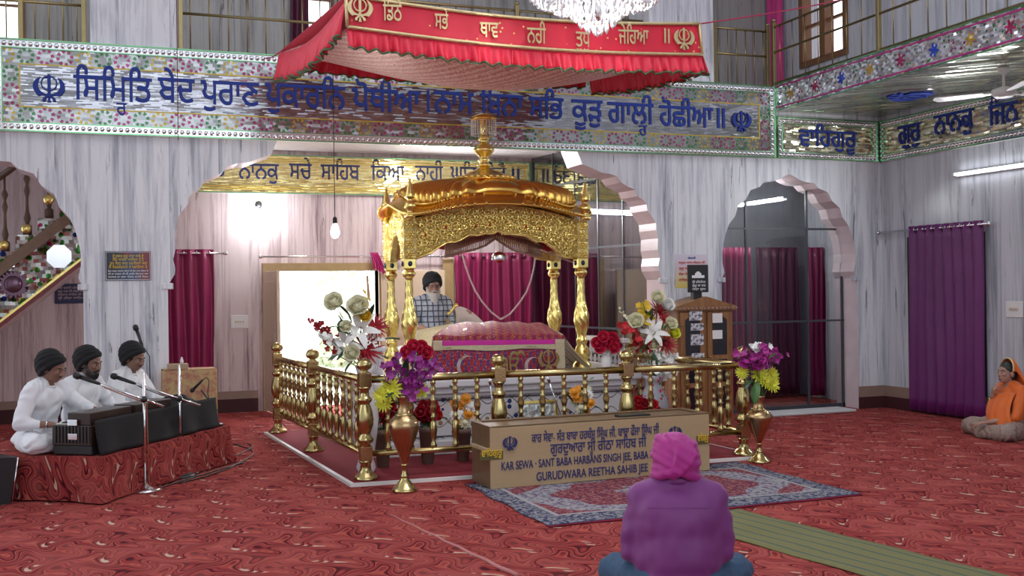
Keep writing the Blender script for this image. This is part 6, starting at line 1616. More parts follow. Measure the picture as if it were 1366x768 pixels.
# two gooseneck microphones before the scripture
for px0, py0, px1, py1, lab in ((654, 513, 660, 560, 'thin gooseneck microphone in front of the base, left of the silver picture'), (733, 510, 751, 562, 'slanting gooseneck microphone in front of the base, right of the silver picture')):
    a = wy(px0, py0, 8.55); b = wy(px1, py1, 8.55); t = thing('gooseneck_microphone', lab, 'microphone', (b.x, 8.55, 0.03))
    mb = MB(); mb.lathe([(0.06, 0), (0.062, 0.008), (0.02, 0.018), (0.008, 0.03)], (b.x, 8.55, 0.03), 18); mb.build('foot', M_BLACK, t)
    MB().tube([(b.x, 8.55, 0.05), b, lerp(b, a, .5), a], 0.006, 8).build('gooseneck', M_CHROME, t)
    mb = MB(); d = (a-b).normalized(); mb.tube([a, a+d*0.03, a+d*0.06], [0.012, 0.016, 0.008], 10); mb.build('capsule', M_CHROME, t)

# ================================================================ wooden cabinet and what stands on it
cy = 10.28; a = wy(905, 560, cy); b = wy(977, 560, cy); cw = b.x-a.x+0.02; chh = wy(905, 413, cy).z; cd = YF-0.04-cy
q = NM('cabinet_wood'); x, y, z = q.sep(q.obj()); n = q.noise(q.comb(q.mul(x, 22), q.mul(y, 22), q.mul(z, 2.2)), 1.0, 4, 0.6, 0.4)
q.set(Base_Color=q.ramp(n, [(0.3, (0.16, 0.068, 0.025)), (0.55, (0.27, 0.125, 0.045)), (0.75, (0.34, 0.17, 0.07))]), Roughness=0.35); M_CAB = q.m
cb = thing('cabinet', 'wooden glazed cabinet with a gabled top against the marble pier', 'cabinet', (a.x+cw/2, cy+cd/2, 0))
x0 = a.x
MB().bbox((x0, cy, 0), (x0+cw, cy+cd, chh), 0.006).build('carcass', M_CAB, cb)
mb = MB(); mb.prism([(x0-0.06, chh-0.01), (x0+cw+0.03, chh-0.01), (x0+cw+0.03, chh+0.03), (x0+cw*.5, chh+0.14), (x0-0.06, chh+0.03)], 'y', cy-0.05, cy+cd); mb.build('gabled_top', M_CAB, cb)
mb = MB()
for k in range(16): mb.ell((x0-0.04+(cw+0.06)*k/15, cy-0.052, chh+0.01), (0.018, 0.008, 0.014), 6, 4)
mb.build('carved_edge', M_TAN, cb, kind='stuff')
M_GLDK = simple('dark_cabinet_glass', (0.015, 0.015, 0.02), 0.08, var=0.3)
for k in range(2):
    dx0 = x0+0.03+k*(cw/2-0.01); dw = cw/2-0.05
    mb = MB(); mb.bbox((dx0, cy-0.022, 0.10), (dx0+dw, cy, chh-0.03), 0.005); d_ = mb.build('door', M_CAB, cb)
    for z0, z1, arch in ((chh*0.60, chh-0.12, True), (chh*0.36, chh*0.56, False), (0.16, chh*0.32, False)):
        pl_ = [(dx0+0.06, z0), (dx0+dw-0.06, z0), (dx0+dw-0.06, z1)]
        if arch:
            for i in range(1, 9): u = i/9; pl_.append((dx0+dw-0.06-(dw-0.12)*u, z1+0.05*(1-abs(2*u-1)**1.6)))
        pl_.append((dx0+0.06, z1))
        mb = MB(); mb.prism(pl_, 'y', cy-0.027, cy-0.021); mb.build('glass_pane', M_GLDK, d_)
    mb = MB(); mb.ell((dx0+(dw-0.025 if k == 0 else 0.025), cy-0.032, chh*0.58), 0.012, 8, 6); mb.build('knob', M_BRASS, d_)
q = NM('small_prints'); n = q.noise(q.obj(), 30, 3); q.set(Base_Color=q.ramp(n, [(0.4, (0.06, 0.06, 0.07)), (0.5, (0.45, 0.45, 0.5)), (0.6, (0.7, 0.7, 0.72))]), Roughness=0.5); M_PRINTS = q.m
for px, py, wq, hq, m, lab in ((928, 421, 17, 13, M_PRINTS, 'topmost photo print in the cabinet door window'), (930, 436, 17, 10, M_PRINTS, 'middle photo print in the cabinet door window'), (930, 453, 17, 15, M_PRINTS, 'lowest photo print in the upper cabinet door window'), (957, 424, 13, 13, M_WHITE, 'upper white card in the cabinet window'), (957, 446, 13, 12, M_WHITE, 'lower white card in the cabinet window'), (931, 477, 17, 13, M_PRINTS, 'photo print in the lower cabinet window')):
    p = wy(px-wq/2, py+hq/2, cy-0.03); r = wy(px+wq/2, py-hq/2, cy-0.03); mb = MB(); mb.bbox((p.x, cy-0.032, p.z), (r.x, cy-0.028, r.z), 0.001); single('print', mb, m, lab, 'print')
# framed picture standing on the cabinet
a = wy(917, 390, cy+0.03); b = wy(944, 353, cy+0.03); w = b.x-a.x; h = b.z-a.z; zb_ = max(a.z, chh+0.08)
t = plaque('framed_picture', 'small black framed picture of a white shrine on top of the cabinet', 'picture', (a.x, cy+0.03, zb_), (1, 0, 0), w, h, M_BLACK, [(s_, w*.2, w*.85, h*(.34-.13*k), .034, M_WL) for k, s_ in enumerate(('ਸ੍ਰੀ ਹਰਿਮੰਦਰ', 'ਗੁਰੂ ਕਾ ਦਰ', 'ਸਦਾ ਸੁਖ'))], M_WOOD)
T = frame_T((a.x, cy+0.03-0.013, zb_), (1, 0, 0), (0, 0, 1)); mb = MB(); mb.box((w*.2, h*.52, 0), (w*.8, h*.62, 0.002), T); mb.box((w*.35, h*.62, 0), (w*.65, h*.70, 0.002), T); mb.ell((w*.5, h*.71, 0.0), (w*.10, h*.05, 0.003)); n0 = 16
for i in range(16, len(mb.v)): mb.v[i] = T @ mb.v[i]
mb.build('white_shrine', M_WL, t)
mb = MB(); mb.bbox((a.x+w*.3, cy+0.03, chh+0.02), (a.x+w*.7, cy+0.1, zb_+0.01), 0.004); mb.build('foot', M_BLACK, t)
# ================================================================ people
def hand(mb, w, fd, pn, side, s=1.0, curl=0.35, spread=0.12):
    """w wrist, fd finger direction, pn direction the back of the hand faces, side +1 thumb towards fd x pn"""
    w = Vector(w); fd = Vector(fd).normalized(); pn = Vector(pn); pn = (pn-fd*pn.dot(fd)).normalized(); lat = fd.cross(pn)*side
    L = (0.070, 0.078, 0.072, 0.057)
    for i in range(4):
        o = (1.5-i)*0.0195*s; k = w+fd*(0.085-0.006*abs(i-1.2))*s+lat*o
        mb.cap(w+fd*0.012*s+lat*o*0.6, 0.0145*s, k, 0.0115*s, 8)
        d = (fd+lat*(1.5-i)*spread).normalized(); p = k; r = 0.0100*s
        for j, f in enumerate((0.45, 0.30, 0.25)):
            c = curl*(0.7+0.6*j); d2 = (d*math.cos(c)-pn*math.sin(c)).normalized()
            q = p+d2*L[i]*f*s; mb.cap(p, r, q, r*0.9, 8); p = q; r *= 0.9; d = d2
            pn_ = (pn*math.cos(c)+d*math.sin(c)); 
    b = w+fd*0.025*s+lat*0.022*s; k = b+(fd*0.55+lat*0.75-pn*0.2).normalized()*0.042*s; mb.cap(b, 0.015*s, k, 0.0115*s, 8)
    e = k+(fd*0.85+lat*0.35-pn*0.3).normalized()*0.032*s; mb.cap(k, 0.0115*s, e, 0.0095*s, 8); mb.cap(e, 0.0095*s, e+(fd*0.95-pn*0.3).normalized()*0.024*s, 0.008*s, 8)
def skin(name, c):
    q = NM(name); n = q.noise(q.obj(), 14, 3); q.set(Base_Color=q.mix(n, tuple(v*0.85 for v in c), tuple(v*1.12 for v in c)), Roughness=0.5)
    q.b.inputs['Subsurface Weight'].default_value = 0.08; q.b.inputs['Subsurface Radius'].default_value = (0.02, 0.008, 0.004); return q.m
M_SKIN = skin('brown_skin', (0.24, 0.125, 0.085)); M_SKIN2 = skin('light_brown_skin', (0.36, 0.20, 0.15))
M_HAIR = simple('black_hair', (0.012, 0.010, 0.010), 0.5); M_WBEARD = simple('white_beard', (0.55, 0.54, 0.53), 0.8, bump=0.6, bscale=120)
M_EYEW = simple('eye_white', (0.40, 0.37, 0.35), 0.6); M_EYEB = simple('dark_iris', (0.02, 0.012, 0.01), 0.15); M_LIP = simple('lip', (0.28, 0.10, 0.09), 0.5)

class Fig:
    """a seated figure: local axes x right, y forward, z up; unit size, scaled and turned by its empty"""
    def __init__(s, label, loc, rz, sc, cat='person', lean=0.0, turn=0.0, nod=0.0, tilt=0.0, headfwd=0.0, drop=0.0):
        s.t = thing('person', label, cat, loc, rz); s.sc = sc; s.lean = lean
        s.TR = Matrix.Translation((0, 0, 0.09)) @ Matrix.Rotation(-lean, 4, 'X') @ Matrix.Translation((0, 0, -0.09))
        s.neck = s.up((0, 0.02, 0.565)); hc = s.up((0, 0.035+headfwd, 0.695-drop))
        s.HM = Matrix.Translation(hc) @ Matrix.Rotation(turn, 4, 'Z') @ Matrix.Rotation(-nod, 4, 'X') @ Matrix.Rotation(tilt, 4, 'Y')
        s.hc = hc
    def up(s, p): return s.TR @ Vector(p)
    def hd(s, p): return s.HM @ Vector(p)
    def head(s, mb):
        R = s.HM.to_3x3()
        def e(c, r, n=14, m=10): mb.ell(s.hd(c), r, n, m, rot=R)
        e((0, -0.005, 0.03), (0.075, 0.095, 0.085)); e((0, 0.02, -0.03), (0.062, 0.075, 0.085)); e((0, 0.052, -0.078), (0.036, 0.032, 0.032)); e((0, 0.03, -0.06), (0.052, 0.05, 0.04))
        e((0, 0.078, 0.022), (0.05, 0.018, 0.014)); mb.cap(s.hd((0, 0.088, 0.012)), 0.009, s.hd((0, 0.107, -0.028)), 0.013, 10); e((-0.012, 0.094, -0.032), (0.010, 0.012, 0.009), 8, 6); e((0.012, 0.094, -0.032), (0.010, 0.012, 0.009), 8, 6)
        e((0, 0.088, -0.058), (0.024, 0.010, 0.007)); e((0, 0.086, -0.070), (0.021, 0.010, 0.008))
        for sg in (-1, 1):
            e((sg*0.036, 0.068, -0.018), (0.024, 0.022, 0.02)); e((sg*0.078, -0.008, -0.01), (0.010, 0.022, 0.032)); e((sg*0.032, 0.074, 0.004), (0.016, 0.012, 0.010))
        mb.chain([s.neck-(s.TR.to_3x3() @ Vector((0, 0, 0.05))), s.neck, s.hd((0, -0.012, -0.05))], [0.058, 0.05, 0.05], 14)
    def face_bits(s, brow=M_HAIR):
        R = s.HM.to_3x3(); T = s.t
        for sg in (-1, 1):
            mb = MB(); mb.ell(s.hd((sg*0.032, 0.0815, 0.002)), (0.012, 0.007, 0.0055), 10, 8, rot=R); s.fin(mb, 'eye', M_EYEW)
            mb = MB(); mb.ell(s.hd((sg*0.032, 0.088, 0.002)), (0.0062, 0.004, 0.0062), 8, 6, rot=R); s.fin(mb, 'iris', M_EYEB)
            mb = MB(); mb.tube([s.hd((sg*0.014, 0.094, 0.024)), s.hd((sg*0.034, 0.090, 0.031)), s.hd((sg*0.056, 0.074, 0.024))], [0.004, 0.005, 0.003], 6); s.fin(mb, 'eyebrow', brow)
        mb = MB(); mb.ell(s.hd((0, 0.093, -0.064)), (0.022, 0.008, 0.008), 10, 6, rot=R); s.fin(mb, 'lips', M_LIP)
    def torso(s, mb, g=0.0, belly=0.0):
        R = s.TR.to_3x3()
        def e(c, r): mb.ell(s.up(c), tuple(v+g for v in r), 18, 12, rot=R)
        mb.ell((0, 0.0, 0.10), (0.165+g, 0.135+g, 0.10+min(g, 0.0)), 18, 12)
        e((0, 0.005+belly*.4, 0.22), (0.145, 0.112+belly, 0.12)); e((0, 0.005, 0.34), (0.155, 0.112, 0.13)); e((0, 0.0, 0.44), (0.165, 0.108, 0.105))
        for sg in (-1, 1):
            mb.cap(s.up((sg*0.04, -0.005, 0.555)), 0.045+g, s.up((sg*0.165, 0.0, 0.505)), 0.056+g, 12); e((sg*0.08, 0.055, 0.42), (0.075, 0.05, 0.07)); e((sg*0.085, -0.06, 0.42), (0.08, 0.045, 0.10))
    def fin(s, mb, name, m, parent=None, label=None):
        mb.v = [v*s.sc for v in mb.v]
        return mb.build(name, m, parent or s.t, False, label)
    def body(s, arms, legs, m, feet=True, hands=True, vox=0.0052):
        """arms: list of (shoulder, elbow, wrist, finger dir, back of hand dir, thumb side, curl)"""
        mb = MB(); s.torso(mb); s.head(mb)
        for sh, el, wr, fd, pn, side, curl in arms:
            mb.chain([sh, lerp(sh, el, .45), el], [0.050, 0.044, 0.036], 12); mb.chain([el, lerp(el, wr, .3), wr], [0.036, 0.037, 0.025], 12)
            hand(mb, wr, fd, pn, side, 1.0, curl)
        for hp, kn, an, toe in legs:
            mb.chain([hp, kn], [0.082, 0.055], 14); mb.chain([kn, lerp(kn, an, .35), an], [0.054, 0.052, 0.034], 12)
            mb.chain([an, lerp(an, toe, .5), toe], [0.036, 0.034, 0.022], 10)
        o = remesh(mb, vox, 3); return s.fin(o, 'body', m)
    def cloth(s, name, mb, m, vox=0.008, amp=0.006, f=14, seed=0.0, sm=5, label=None):
        def d(v, n):
            return amp*(mnoise.noise(Vector((v.x*f, v.y*f, v.z*f*0.45))+Vector((seed, seed, 0)))+0.6*math.sin(18*mnoise.noise(Vector((v.x*5, v.y*5, v.z*3))+Vector((seed, 0, 0)))))
        o = remesh(mb, vox, sm, d); return s.fin(o, name, m, None, label)
    def turban(s, m, R0=0.098, rise=0.085, bands=8, bulge=0.022, seed=1, lab=None, pitch=0.5, tiltk=0.20, vox=0.006):
        """long cloth wound in crossing bands: a dome pitched back, high over the brow and low on the nape"""
        mb = MB(); P = s.HM @ Matrix.Translation((0, -0.012, 0.028)) @ Matrix.Rotation(pitch, 4, 'X'); RM = P.to_3x3()
        mb.ell(P @ Vector((0, -0.012, 0.035)), (R0*0.98, R0*1.16, rise), 24, 16, rot=RM)
        for k in range(bands):
            u = k/(bands-1); zc = -0.012+rise*1.16*u; r = R0*math.sqrt(max(0.05, 1-(0.93*u)**2.2)); sg = 1 if k % 2 else -1; tl = sg*tiltk*(1-0.3*u)
            pts = []
            for i in range(36):
                a = 2*PI*i/36; x = r*math.cos(a)*0.93; y = r*math.sin(a)*1.12-0.014
                pts.append(P @ Vector((x, y, zc+x*math.sin(tl)+0.010*math.cos(2*a)*(1-u))))
            mb.tube(pts, bulge*(1-0.2*u), 9, closed=True)
        o = remesh(mb, vox, 4, lambda v, n: 0.002*mnoise.noise(v*45)+0.0012*math.sin(110*(v.z+0.4*v.x)))
        return s.fin(o, 'turban', m, None, lab)
M_TURB = cloth('black_turban_cloth', (0.004, 0.004, 0.005), (0.008, 0.008, 0.010), 0.9, 0.0)
M_TURBN = cloth('navy_black_turban_cloth', (0.008, 0.009, 0.014), (0.014, 0.015, 0.024), 0.85, 0.0)
M_WSHIRT = cloth('white_cotton', (0.66, 0.67, 0.70), (0.76, 0.77, 0.80), 0.8, 0.1)
def V(*a): return Vector(a)
def lotus(k=0.33, ky=0.26, kz=0.09):
    return [(V(-.09, .0, .09), V(-k, ky, kz), V(.06, .37, .05), V(.16, .33, .035)), (V(.09, .0, .09), V(k, ky, kz), V(-.05, .33, .07), V(-.15, .30, .06))]
def legs_cloth(mb, legs, g=0.018):
    for hp, kn, an, toe in legs:
        mb.chain([hp, lerp(hp, kn, .5), kn], [0.092+g, 0.082+g, 0.062+g], 14); mb.chain([kn, lerp(kn, an, .4), lerp(kn, an, .9)], [0.06+g, 0.055+g, 0.042+g], 12)
def collar(f, m, r=0.062):
    mb = MB(); pts = []
    for i in range(24):
        a = 2*PI*i/24; pts.append(f.up((r*math.cos(a)*1.02, 0.012+r*math.sin(a)*1.0, 0.558+0.012*math.cos(a+PI)*0-0.016*math.sin(a))))
    mb.tube(pts, 0.014, 7, closed=True); return f.fin(remesh(mb, 0.005, 1), 'collar', m)
def shirt(f, arms, m, g=0.016, sleeve=0.92, amp=0.006, seed=0, cuff=True, hem=True, belly=0.0, vox=0.008):
    mb = MB(); f.torso(mb, g, belly)
    if hem: mb.ell((0, 0.0, 0.09), (0.19+g, 0.155+g, 0.085), 18, 10)
    for sh, el, wr, *_ in arms:
        e2 = lerp(el, wr, sleeve) if sleeve > 0 else lerp(sh, el, 1+sleeve)
        mb.chain([sh, lerp(sh, el, .5), el], [0.062+g*.4, 0.058+g*.4, 0.050+g*.4], 12) if sleeve > 0 else mb.chain([sh, e2], [0.062+g*.4, 0.055+g*.4], 12)
        if sleeve > 0: mb.chain([el, lerp(el, e2, .4), e2], [0.050+g*.4, 0.047+g*.3, 0.036+g*.2], 12)
    o = f.cloth('shirt', mb, m, .010, amp, 14, seed, 12)
    return o
# ---------------------------------------------------------------- the musicians' platform
PCx, PCy = fl(135, 672).x, fl(135, 672).y
uu = Vector((0.572, 0.820, 0)).normalized(); ww = Vector((-uu.y, uu.x, 0))
PL, PW, PH = 1.86, 1.35, 0.335
def pf(t, s, z=0.0): return Vector((PCx, PCy, 0))+uu*t+ww*s+Vector((0, 0, z))
Tp = Matrix((uu, ww, Vector((0, 0, 1)))).transposed().to_4x4(); Tp.translation = Vector((PCx, PCy, 0))
t = thing('stage_platform', 'low platform draped in red swirl cloth under the three musicians', 'platform', (PCx, PCy, 0))
mb = MB(); mb.bbox((0.05, 0.05, 0), (PL-0.05, PW-0.05, PH-0.02), 0.01, Tp); mb.build('timber_core', M_DKWOOD, t)
def drape(a, v):
    # a runs round the platform edge, v from the top edge to the floor
    per = 2*(PL+PW); d = a*per
    if d < PL: p, n = (d, 0.0), (0, -1)
    elif d < PL+PW: p, n = (PL, d-PL), (1, 0)
    elif d < 2*PL+PW: p, n = (2*PL+PW-d, PW), (0, 1)
    else: p, n = (0.0, per-d), (-1, 0)
    cor = min(abs(d), abs(d-PL), abs(d-PL-PW), abs(d-2*PL-PW), abs(per-d))
    o = (0.014+(0.012*math.sin(d*9)+0.008*math.sin(d*23+1))*(1-math.exp(-(cor/.12)**2))+0.035*math.exp(-(cor/0.12)**2)*v)*v
    ex_ = max(0, 1-(PL/2-abs(p[0]-PL/2))/.12)*math.copysign(1, p[0]-PL/2); ey_ = max(0, 1-(PW/2-abs(p[1]-PW/2))/.12)*math.copysign(1, p[1]-PW/2)
    return Tp @ Vector((p[0]+ex_*o, p[1]+ey_*o, PH*(1-v)+.012*v))
    return Tp @ Vector((p[0]+n[0]*o+(0.03*v*math.exp(-(cor/0.07)**2))*math.copysign(1, cx_)*abs(n[1]), p[1]+n[1]*o+(0.03*v*math.exp(-(cor/0.07)**2))*math.copysign(1, cy_)*abs(n[0]), PH*(1-v)+0.012*v))
mb = MB(); mb.grid(drape, 240, 8); mb.grid(lambda u, v: Tp @ Vector((u*PL, v*PW, PH+0.004*math.sin(u*17)*math.sin(v*13))), 30, 20); mb.build('cloth_cover', M_COVER, t)
# ---------------------------------------------------------------- three musicians
RZ = math.atan2(-uu.y, -(-uu.x))  # heading -ww
hdg = -ww; RZ = math.atan2(-hdg.x, hdg.y)
def arm(f, sg, el, wr, fd, pn, curl=0.4): return (f.up((sg*0.175, 0.0, 0.50)), V(*el), V(*wr), V(*fd), V(*pn), (-1 if sg > 0 else 1), curl)
S1 = 0.93
mus = []
specs = [('seated musician in white nearest the loudspeaker, black turban, reaching over his harmonium', 0.31, 0.80, 0.24, 0.10, 0.34),
         ('bearded musician in white with black turban, seated in the middle behind the harmoniums', 0.79, 0.80, 0.20, 0.0, 0.22),
         ('young musician in white with black turban, seated nearest the brocade table', 1.38, 0.78, 0.18, -0.05, 0.32)]
for k, (lab, t_, s_, ln, trn, nod) in enumerate(specs):
    f = Fig(lab, pf(t_, s_, PH), RZ, S1, lean=ln, turn=trn, nod=nod)
    if k == 0: arms = [arm(f, 1, (.30, .10, .24), (.20, .32, .23), (-.5, .8, -.1), (0, .2, 1), .45), arm(f, -1, (-.22, .30, .34), (-.16, .52, .285), (.15, 1, -.15), (0, .2, 1), .35)]
    else: arms = [arm(f, 1, (.27, .16, .24), (.13, .38, .27), (-.3, .9, -.1), (0, .2, 1), .4), arm(f, -1, (-.27, .18, .25), (-.12, .42, .27), (.2, .9, -.1), (0, .2, 1), .4)]
    lg = lotus(); f.body(arms, lg, M_SKIN); f.face_bits()
    shirt(f, arms, M_WSHIRT, 0.018, 0.55 if k == 0 else 0.8, 0.006, k*3.1); collar(f, M_WSHIRT)
    mb = MB(); legs_cloth(mb, lg); mb.ell((0, .02, .085), (.17, .15, .08), 16, 10); f.cloth('trousers', mb, M_WSHIRT, 0.009, 0.007, 12, k)
    f.turban(M_TURB, .100, .112, pitch=.88)
    R = f.HM.to_3x3()
    if k == 1:
        mb = MB(); mb.ell(f.hd((0, .062, -.088)), (.048, .042, .05), 14, 10, rot=R); mb.ell(f.hd((0, .052, -.12)), (.035, .032, .045), 12, 8, rot=R)
        for sg in (-1, 1): mb.chain([f.hd((sg*.066, .01, -.02)), f.hd((sg*.058, .04, -.075)), f.hd((0, .07, -.10))], [.014, .024, .035], 10); mb.chain([f.hd((0, .098, -.046)), f.hd((sg*.03, .088, -.055))], [.009, .008], 8)
        f.fin(remesh(mb, .006, 2, lambda v, n: .003*mnoise.noise(v*60)), 'beard', M_HAIR)
    else:
        mb = MB()
        for sg in (-1, 1): mb.chain([f.hd((0, .099, -.046)), f.hd((sg*.026, .090, -.052))], [.006, .004], 8)
        f.fin(remesh(mb, .004, 1), 'moustache', M_HAIR)
    if k == 0:
        a = arms[0]; p = lerp(a[1], a[2], .86); d = (a[2]-a[1]).normalized(); b_, c_ = d.orthogonal().normalized(), None; c_ = d.cross(b_)
        mb = MB(); mb.tube([p+(b_*math.cos(q)+c_*math.sin(q))*.036 for q in [2*PI*i/20 for i in range(20)]], .005, 6, closed=True); f.fin(mb, 'steel_bangle', M_CHROME)
    mus.append(f)
# harmoniums in front of them
M_HARM = simple('dark_lacquered_wood', (0.03, 0.016, 0.012), 0.3, var=0.3); M_KEYW = simple('ivory_key', (0.6, 0.57, 0.5), 0.3, var=0.04)
def harmonium(lab, t0, s0, L=0.52, D=0.33, h=0.24):
    T = Tp @ Matrix.Translation((t0, s0, PH+0.075)); t = thing('harmonium', lab, 'harmonium', (T @ Vector((L/2, D/2, -.068))))
    mb = MB(); mb.bbox((0.01, 0.0, -.068), (L-.01, D, 0), .008, T); mb.build('black_base', M_BLACK, t)
    mb = MB(); mb.bbox((0, 0, 0), (L, D, h*0.62), 0.006, T); b = mb.build('case', M_HARM, t)
    mb = MB(); mb.bbox((0.01, 0.01, h*.62), (L-.01, D*.62, h), 0.006, T); mb.build('reed_board', M_HARM, t)
    mb = MB()
    for i in range(11): mb.bbox((-0.008-0.0*i, D*0.02+i*D*0.086, 0.02), (0.0, D*0.02+i*D*0.086+0.012, h*.60), 0.002, T)
    mb.build('bellows_end', M_BLACK, t)
    for z in (.25, .68):
        mb = MB(); mb.bbox((-0.014, D*.32, h*z-.015), (-0.006, D*.56, h*z+.03), 0.003, T); mb.build('metal_plate', M_CHROME, t)
    for i in range(24):
        x = 0.03+i*(L-.06)/24; mb = MB(); mb.bbox((x, D*.64, h*.62), (x+(L-.06)/24-.002, D*.97, h*.66), 0.002, T); mb.build('key', M_KEYW, t)
    mb = MB()
    for i in range(24):
        if i % 7 in (0, 1, 3, 4, 5): x = 0.03+(i+.68)*(L-.06)/24; mb.bbox((x, D*.64, h*.66), (x+.011, D*.84, h*.70), .002, T)
    mb.build('black_keys', M_BLACK, t, kind='stuff')
    for i in range(5):
        mb = MB(); x = .06+i*(L-.12)/4; mb.tube([T @ Vector((x, 0, h*.4)), T @ Vector((x, -.02, h*.4)), T @ Vector((x, -.024, h*.4))], [.006, .006, .012], 10); mb.build('stop_knob', M_WHITE, t)
    return t
harmonium('dark harmonium with steel plates in front of the nearest musician', 0.03, 0.10)
harmonium('dark harmonium before the middle musician, beside the black cloth', 0.60, 0.11)
def cov(u, v):
    x = 1.16+0.58*u; y = 0.06+0.44*v; b = max(0, math.sin(PI*min(max(u, 0.0), 1)))**0.35*max(0, math.sin(PI*v))**0.35
    return Tp @ Vector((x+.015*math.sin(v*19), y+.015*math.sin(u*23), PH+0.008+0.29*b*(1+.06*math.sin(u*11+v*5))))
mb = MB(); mb.grid(cov, 44, 30, thick=0.006)
single('black_cover', mb, cloth('black_cloth', (0.005, 0.005, 0.006), (0.009, 0.009, 0.011), 0.9, 0.0), 'drum covered with a black cloth before the third musician', 'cover')
mb = MB(); c0, c1 = pf(0.53, -0.01), pf(1.12, -0.02)
def flap(u, v): return lerp(pf(0.04, -0.0), pf(1.74, 0.0), u)+Vector((hdg.x*.012*math.sin(u*29)*v, hdg.y*.012*math.sin(u*29)*v, PH+0.262-(.25)*v))+ww*(.05*(1-v)**0.7+.03)
mb.grid(lambda u, v: flap(u, v), 60, 10, thick=.004)
single('black_cover', mb, bpy.data.materials['black_cloth'], 'black cloth hung along the front of both harmoniums', 'cover')
# brocade table, small amplifier
xt = wy(217, 520, 10.25).x; xt1 = wy(291, 520, 10.25).x; zt_ = wy(250, 494, 10.25).z
q = NM('orange_yellow_brocade'); n = q.noise(q.obj(), 16, 4, .7); x, y, z = q.sep(q.obj())
q.set(Base_Color=q.mix(q.lt(z, 0.47), q.ramp(n, [(.4, (.40, .16, .10)), (.5, (.46, .27, .14)), (.6, (.50, .36, .16))]), q.ramp(n, [(.4, (.34, .24, .05)), (.6, (.46, .35, .10))])), Roughness=.6)
t = thing('draped_table', 'small table draped in orange and yellow brocade beside the pillar', 'table', ((xt+xt1)/2, 10.3, 0))
mb = MB()
def tb(u, v):
    a = 2*PI*u; c, s_ = math.cos(a), math.sin(a); e = 8; w_ = (xt1-xt)/2; d_ = .15
    return ((xt+xt1)/2+(w_+.02*v*math.sin(a*9))*math.copysign(abs(c)**(2/e), c), 10.46+(d_+.02*v*math.sin(a*9))*math.copysign(abs(s_)**(2/e), s_), zt_*(1-v)+.004*v)
mb.grid(tb, 96, 10)
mb.grid(lambda u, v: (xt+.01+(xt1-xt-.02)*u, 10.31+.30*v, zt_+.003), 4, 4); mb.build('cloth_cover', q.m, t)
MB().bbox((xt+.03, 10.33, .02), (xt1-.03, 10.59, zt_-.01), .01).build('table_body', M_DKWOOD, t)
for i in range(30): pass
a = wy(224, 492, 10.3); b = wy(252, 487, 10.3)
t = thing('amplifier', 'small pale amplifier on top of the brocade table', 'amplifier', ((a.x+b.x)/2, 10.43, zt_+.005))
mb = MB(); mb.bbox((a.x, 10.36, zt_+.005), (b.x, 10.50, zt_+.055), .005); mb.build('case', simple('tan_case', (.35, .25, .16), .5), t)
mb = MB(); mb.lathe([(.016, 0), (.016, .03), (.008, .05), (.008, .06)], (a.x+(b.x-a.x)*.7, 10.43, zt_+.055), 12); mb.build('knob', M_WHITE, t)
# ---------------------------------------------------------------- microphones
def mic(mb_parent, a, d, m=M_BLACK, s=1.0):
    d = Vector(d).normalized(); a = Vector(a)
    mb = MB(); mb.tube([a, a+d*.02*s, a+d*.15*s], [.010*s, .013*s, .017*s], 12); o = mb.build('microphone_body', m, mb_parent)
    mb = MB(); mb.tube([a+d*.15*s, a+d*.155*s, a+d*.175*s, a+d*.195*s, a+d*.205*s], [.017*s, .025*s, .027*s, .022*s, .008*s], 14); mb.build('grille', simple('mic_grille', (.03, .03, .032), .4, .5, bump=.5, bscale=300) if 'mic_grille' not in bpy.data.materials else bpy.data.materials['mic_grille'], mb_parent)
def boom_stand(lab, bx, by, base, top, m_end, far_end, yoff=0.0):
    p = fl(*base); t = thing('microphone_stand', lab, 'microphone stand', (p.x, p.y, 0))
    tp = wy(top[0], top[1], p.y)
    mb = MB(); mb.lathe([(0.0, 0), (.12, 0), (.125, .01), (.10, .022), (.03, .04), (.016, .06)], (p.x, p.y, 0.002), 28); mb.build('foot', M_CHROME if by else M_BLACK, t)
    mb = MB(); mb.tube([(p.x, p.y, .05), (p.x, p.y, tp.z)], .0115, 12); mb.build('pole', M_CHROME, t)
    a = wy(m_end[0], m_end[1], p.y-.05); b = wy(far_end[0], far_end[1], p.y-.05)
    d = (b-a).normalized(); s0 = a+d*.20
    mb = MB(); mb.tube([s0, b], .0085, 10); mb.build('boom', M_CHROME, t)
    f = ((p.x-a.x)/(b.x-a.x)); c = lerp(a, b, f); mb = MB(); mb.tube([c+Vector((0, .065, 0)), c+Vector((0, -.02, 0))], .02, 12); mb.ell(c+Vector((0, .05, 0)), .026, 10, 8); mb.build('clutch', M_BLACK, t)
    mic(t, a+d*.205, -d)
    mb = MB(); mb.tube([s0, s0+d*.05+Vector((0, 0, -.015)), lerp(s0, b, .35)+Vector((0, 0, -.02)), lerp(s0, b, .6)+Vector((0, 0, -.02)), c+Vector((.02, .03, -.04)), (p.x+.02, p.y-.01, .5), (p.x+.03, p.y-.03, .03)], .004, 6); mb.build('cable', simple('orange_cable', (.35, .10, .04), .5) if by and 'orange_cable' not in bpy.data.materials else M_BLACK, t)
    return t
boom_stand('chrome boom microphone stand in front of the platform, its microphone at the nearest musician', 0, 1, (194, 655), (184, 496), (97, 499), (218, 542))
boom_stand('chrome boom microphone stand beside the platform, its microphone at the middle musician', 0, 0, (241, 636), (238.5, 486), (147, 500), (267, 541))
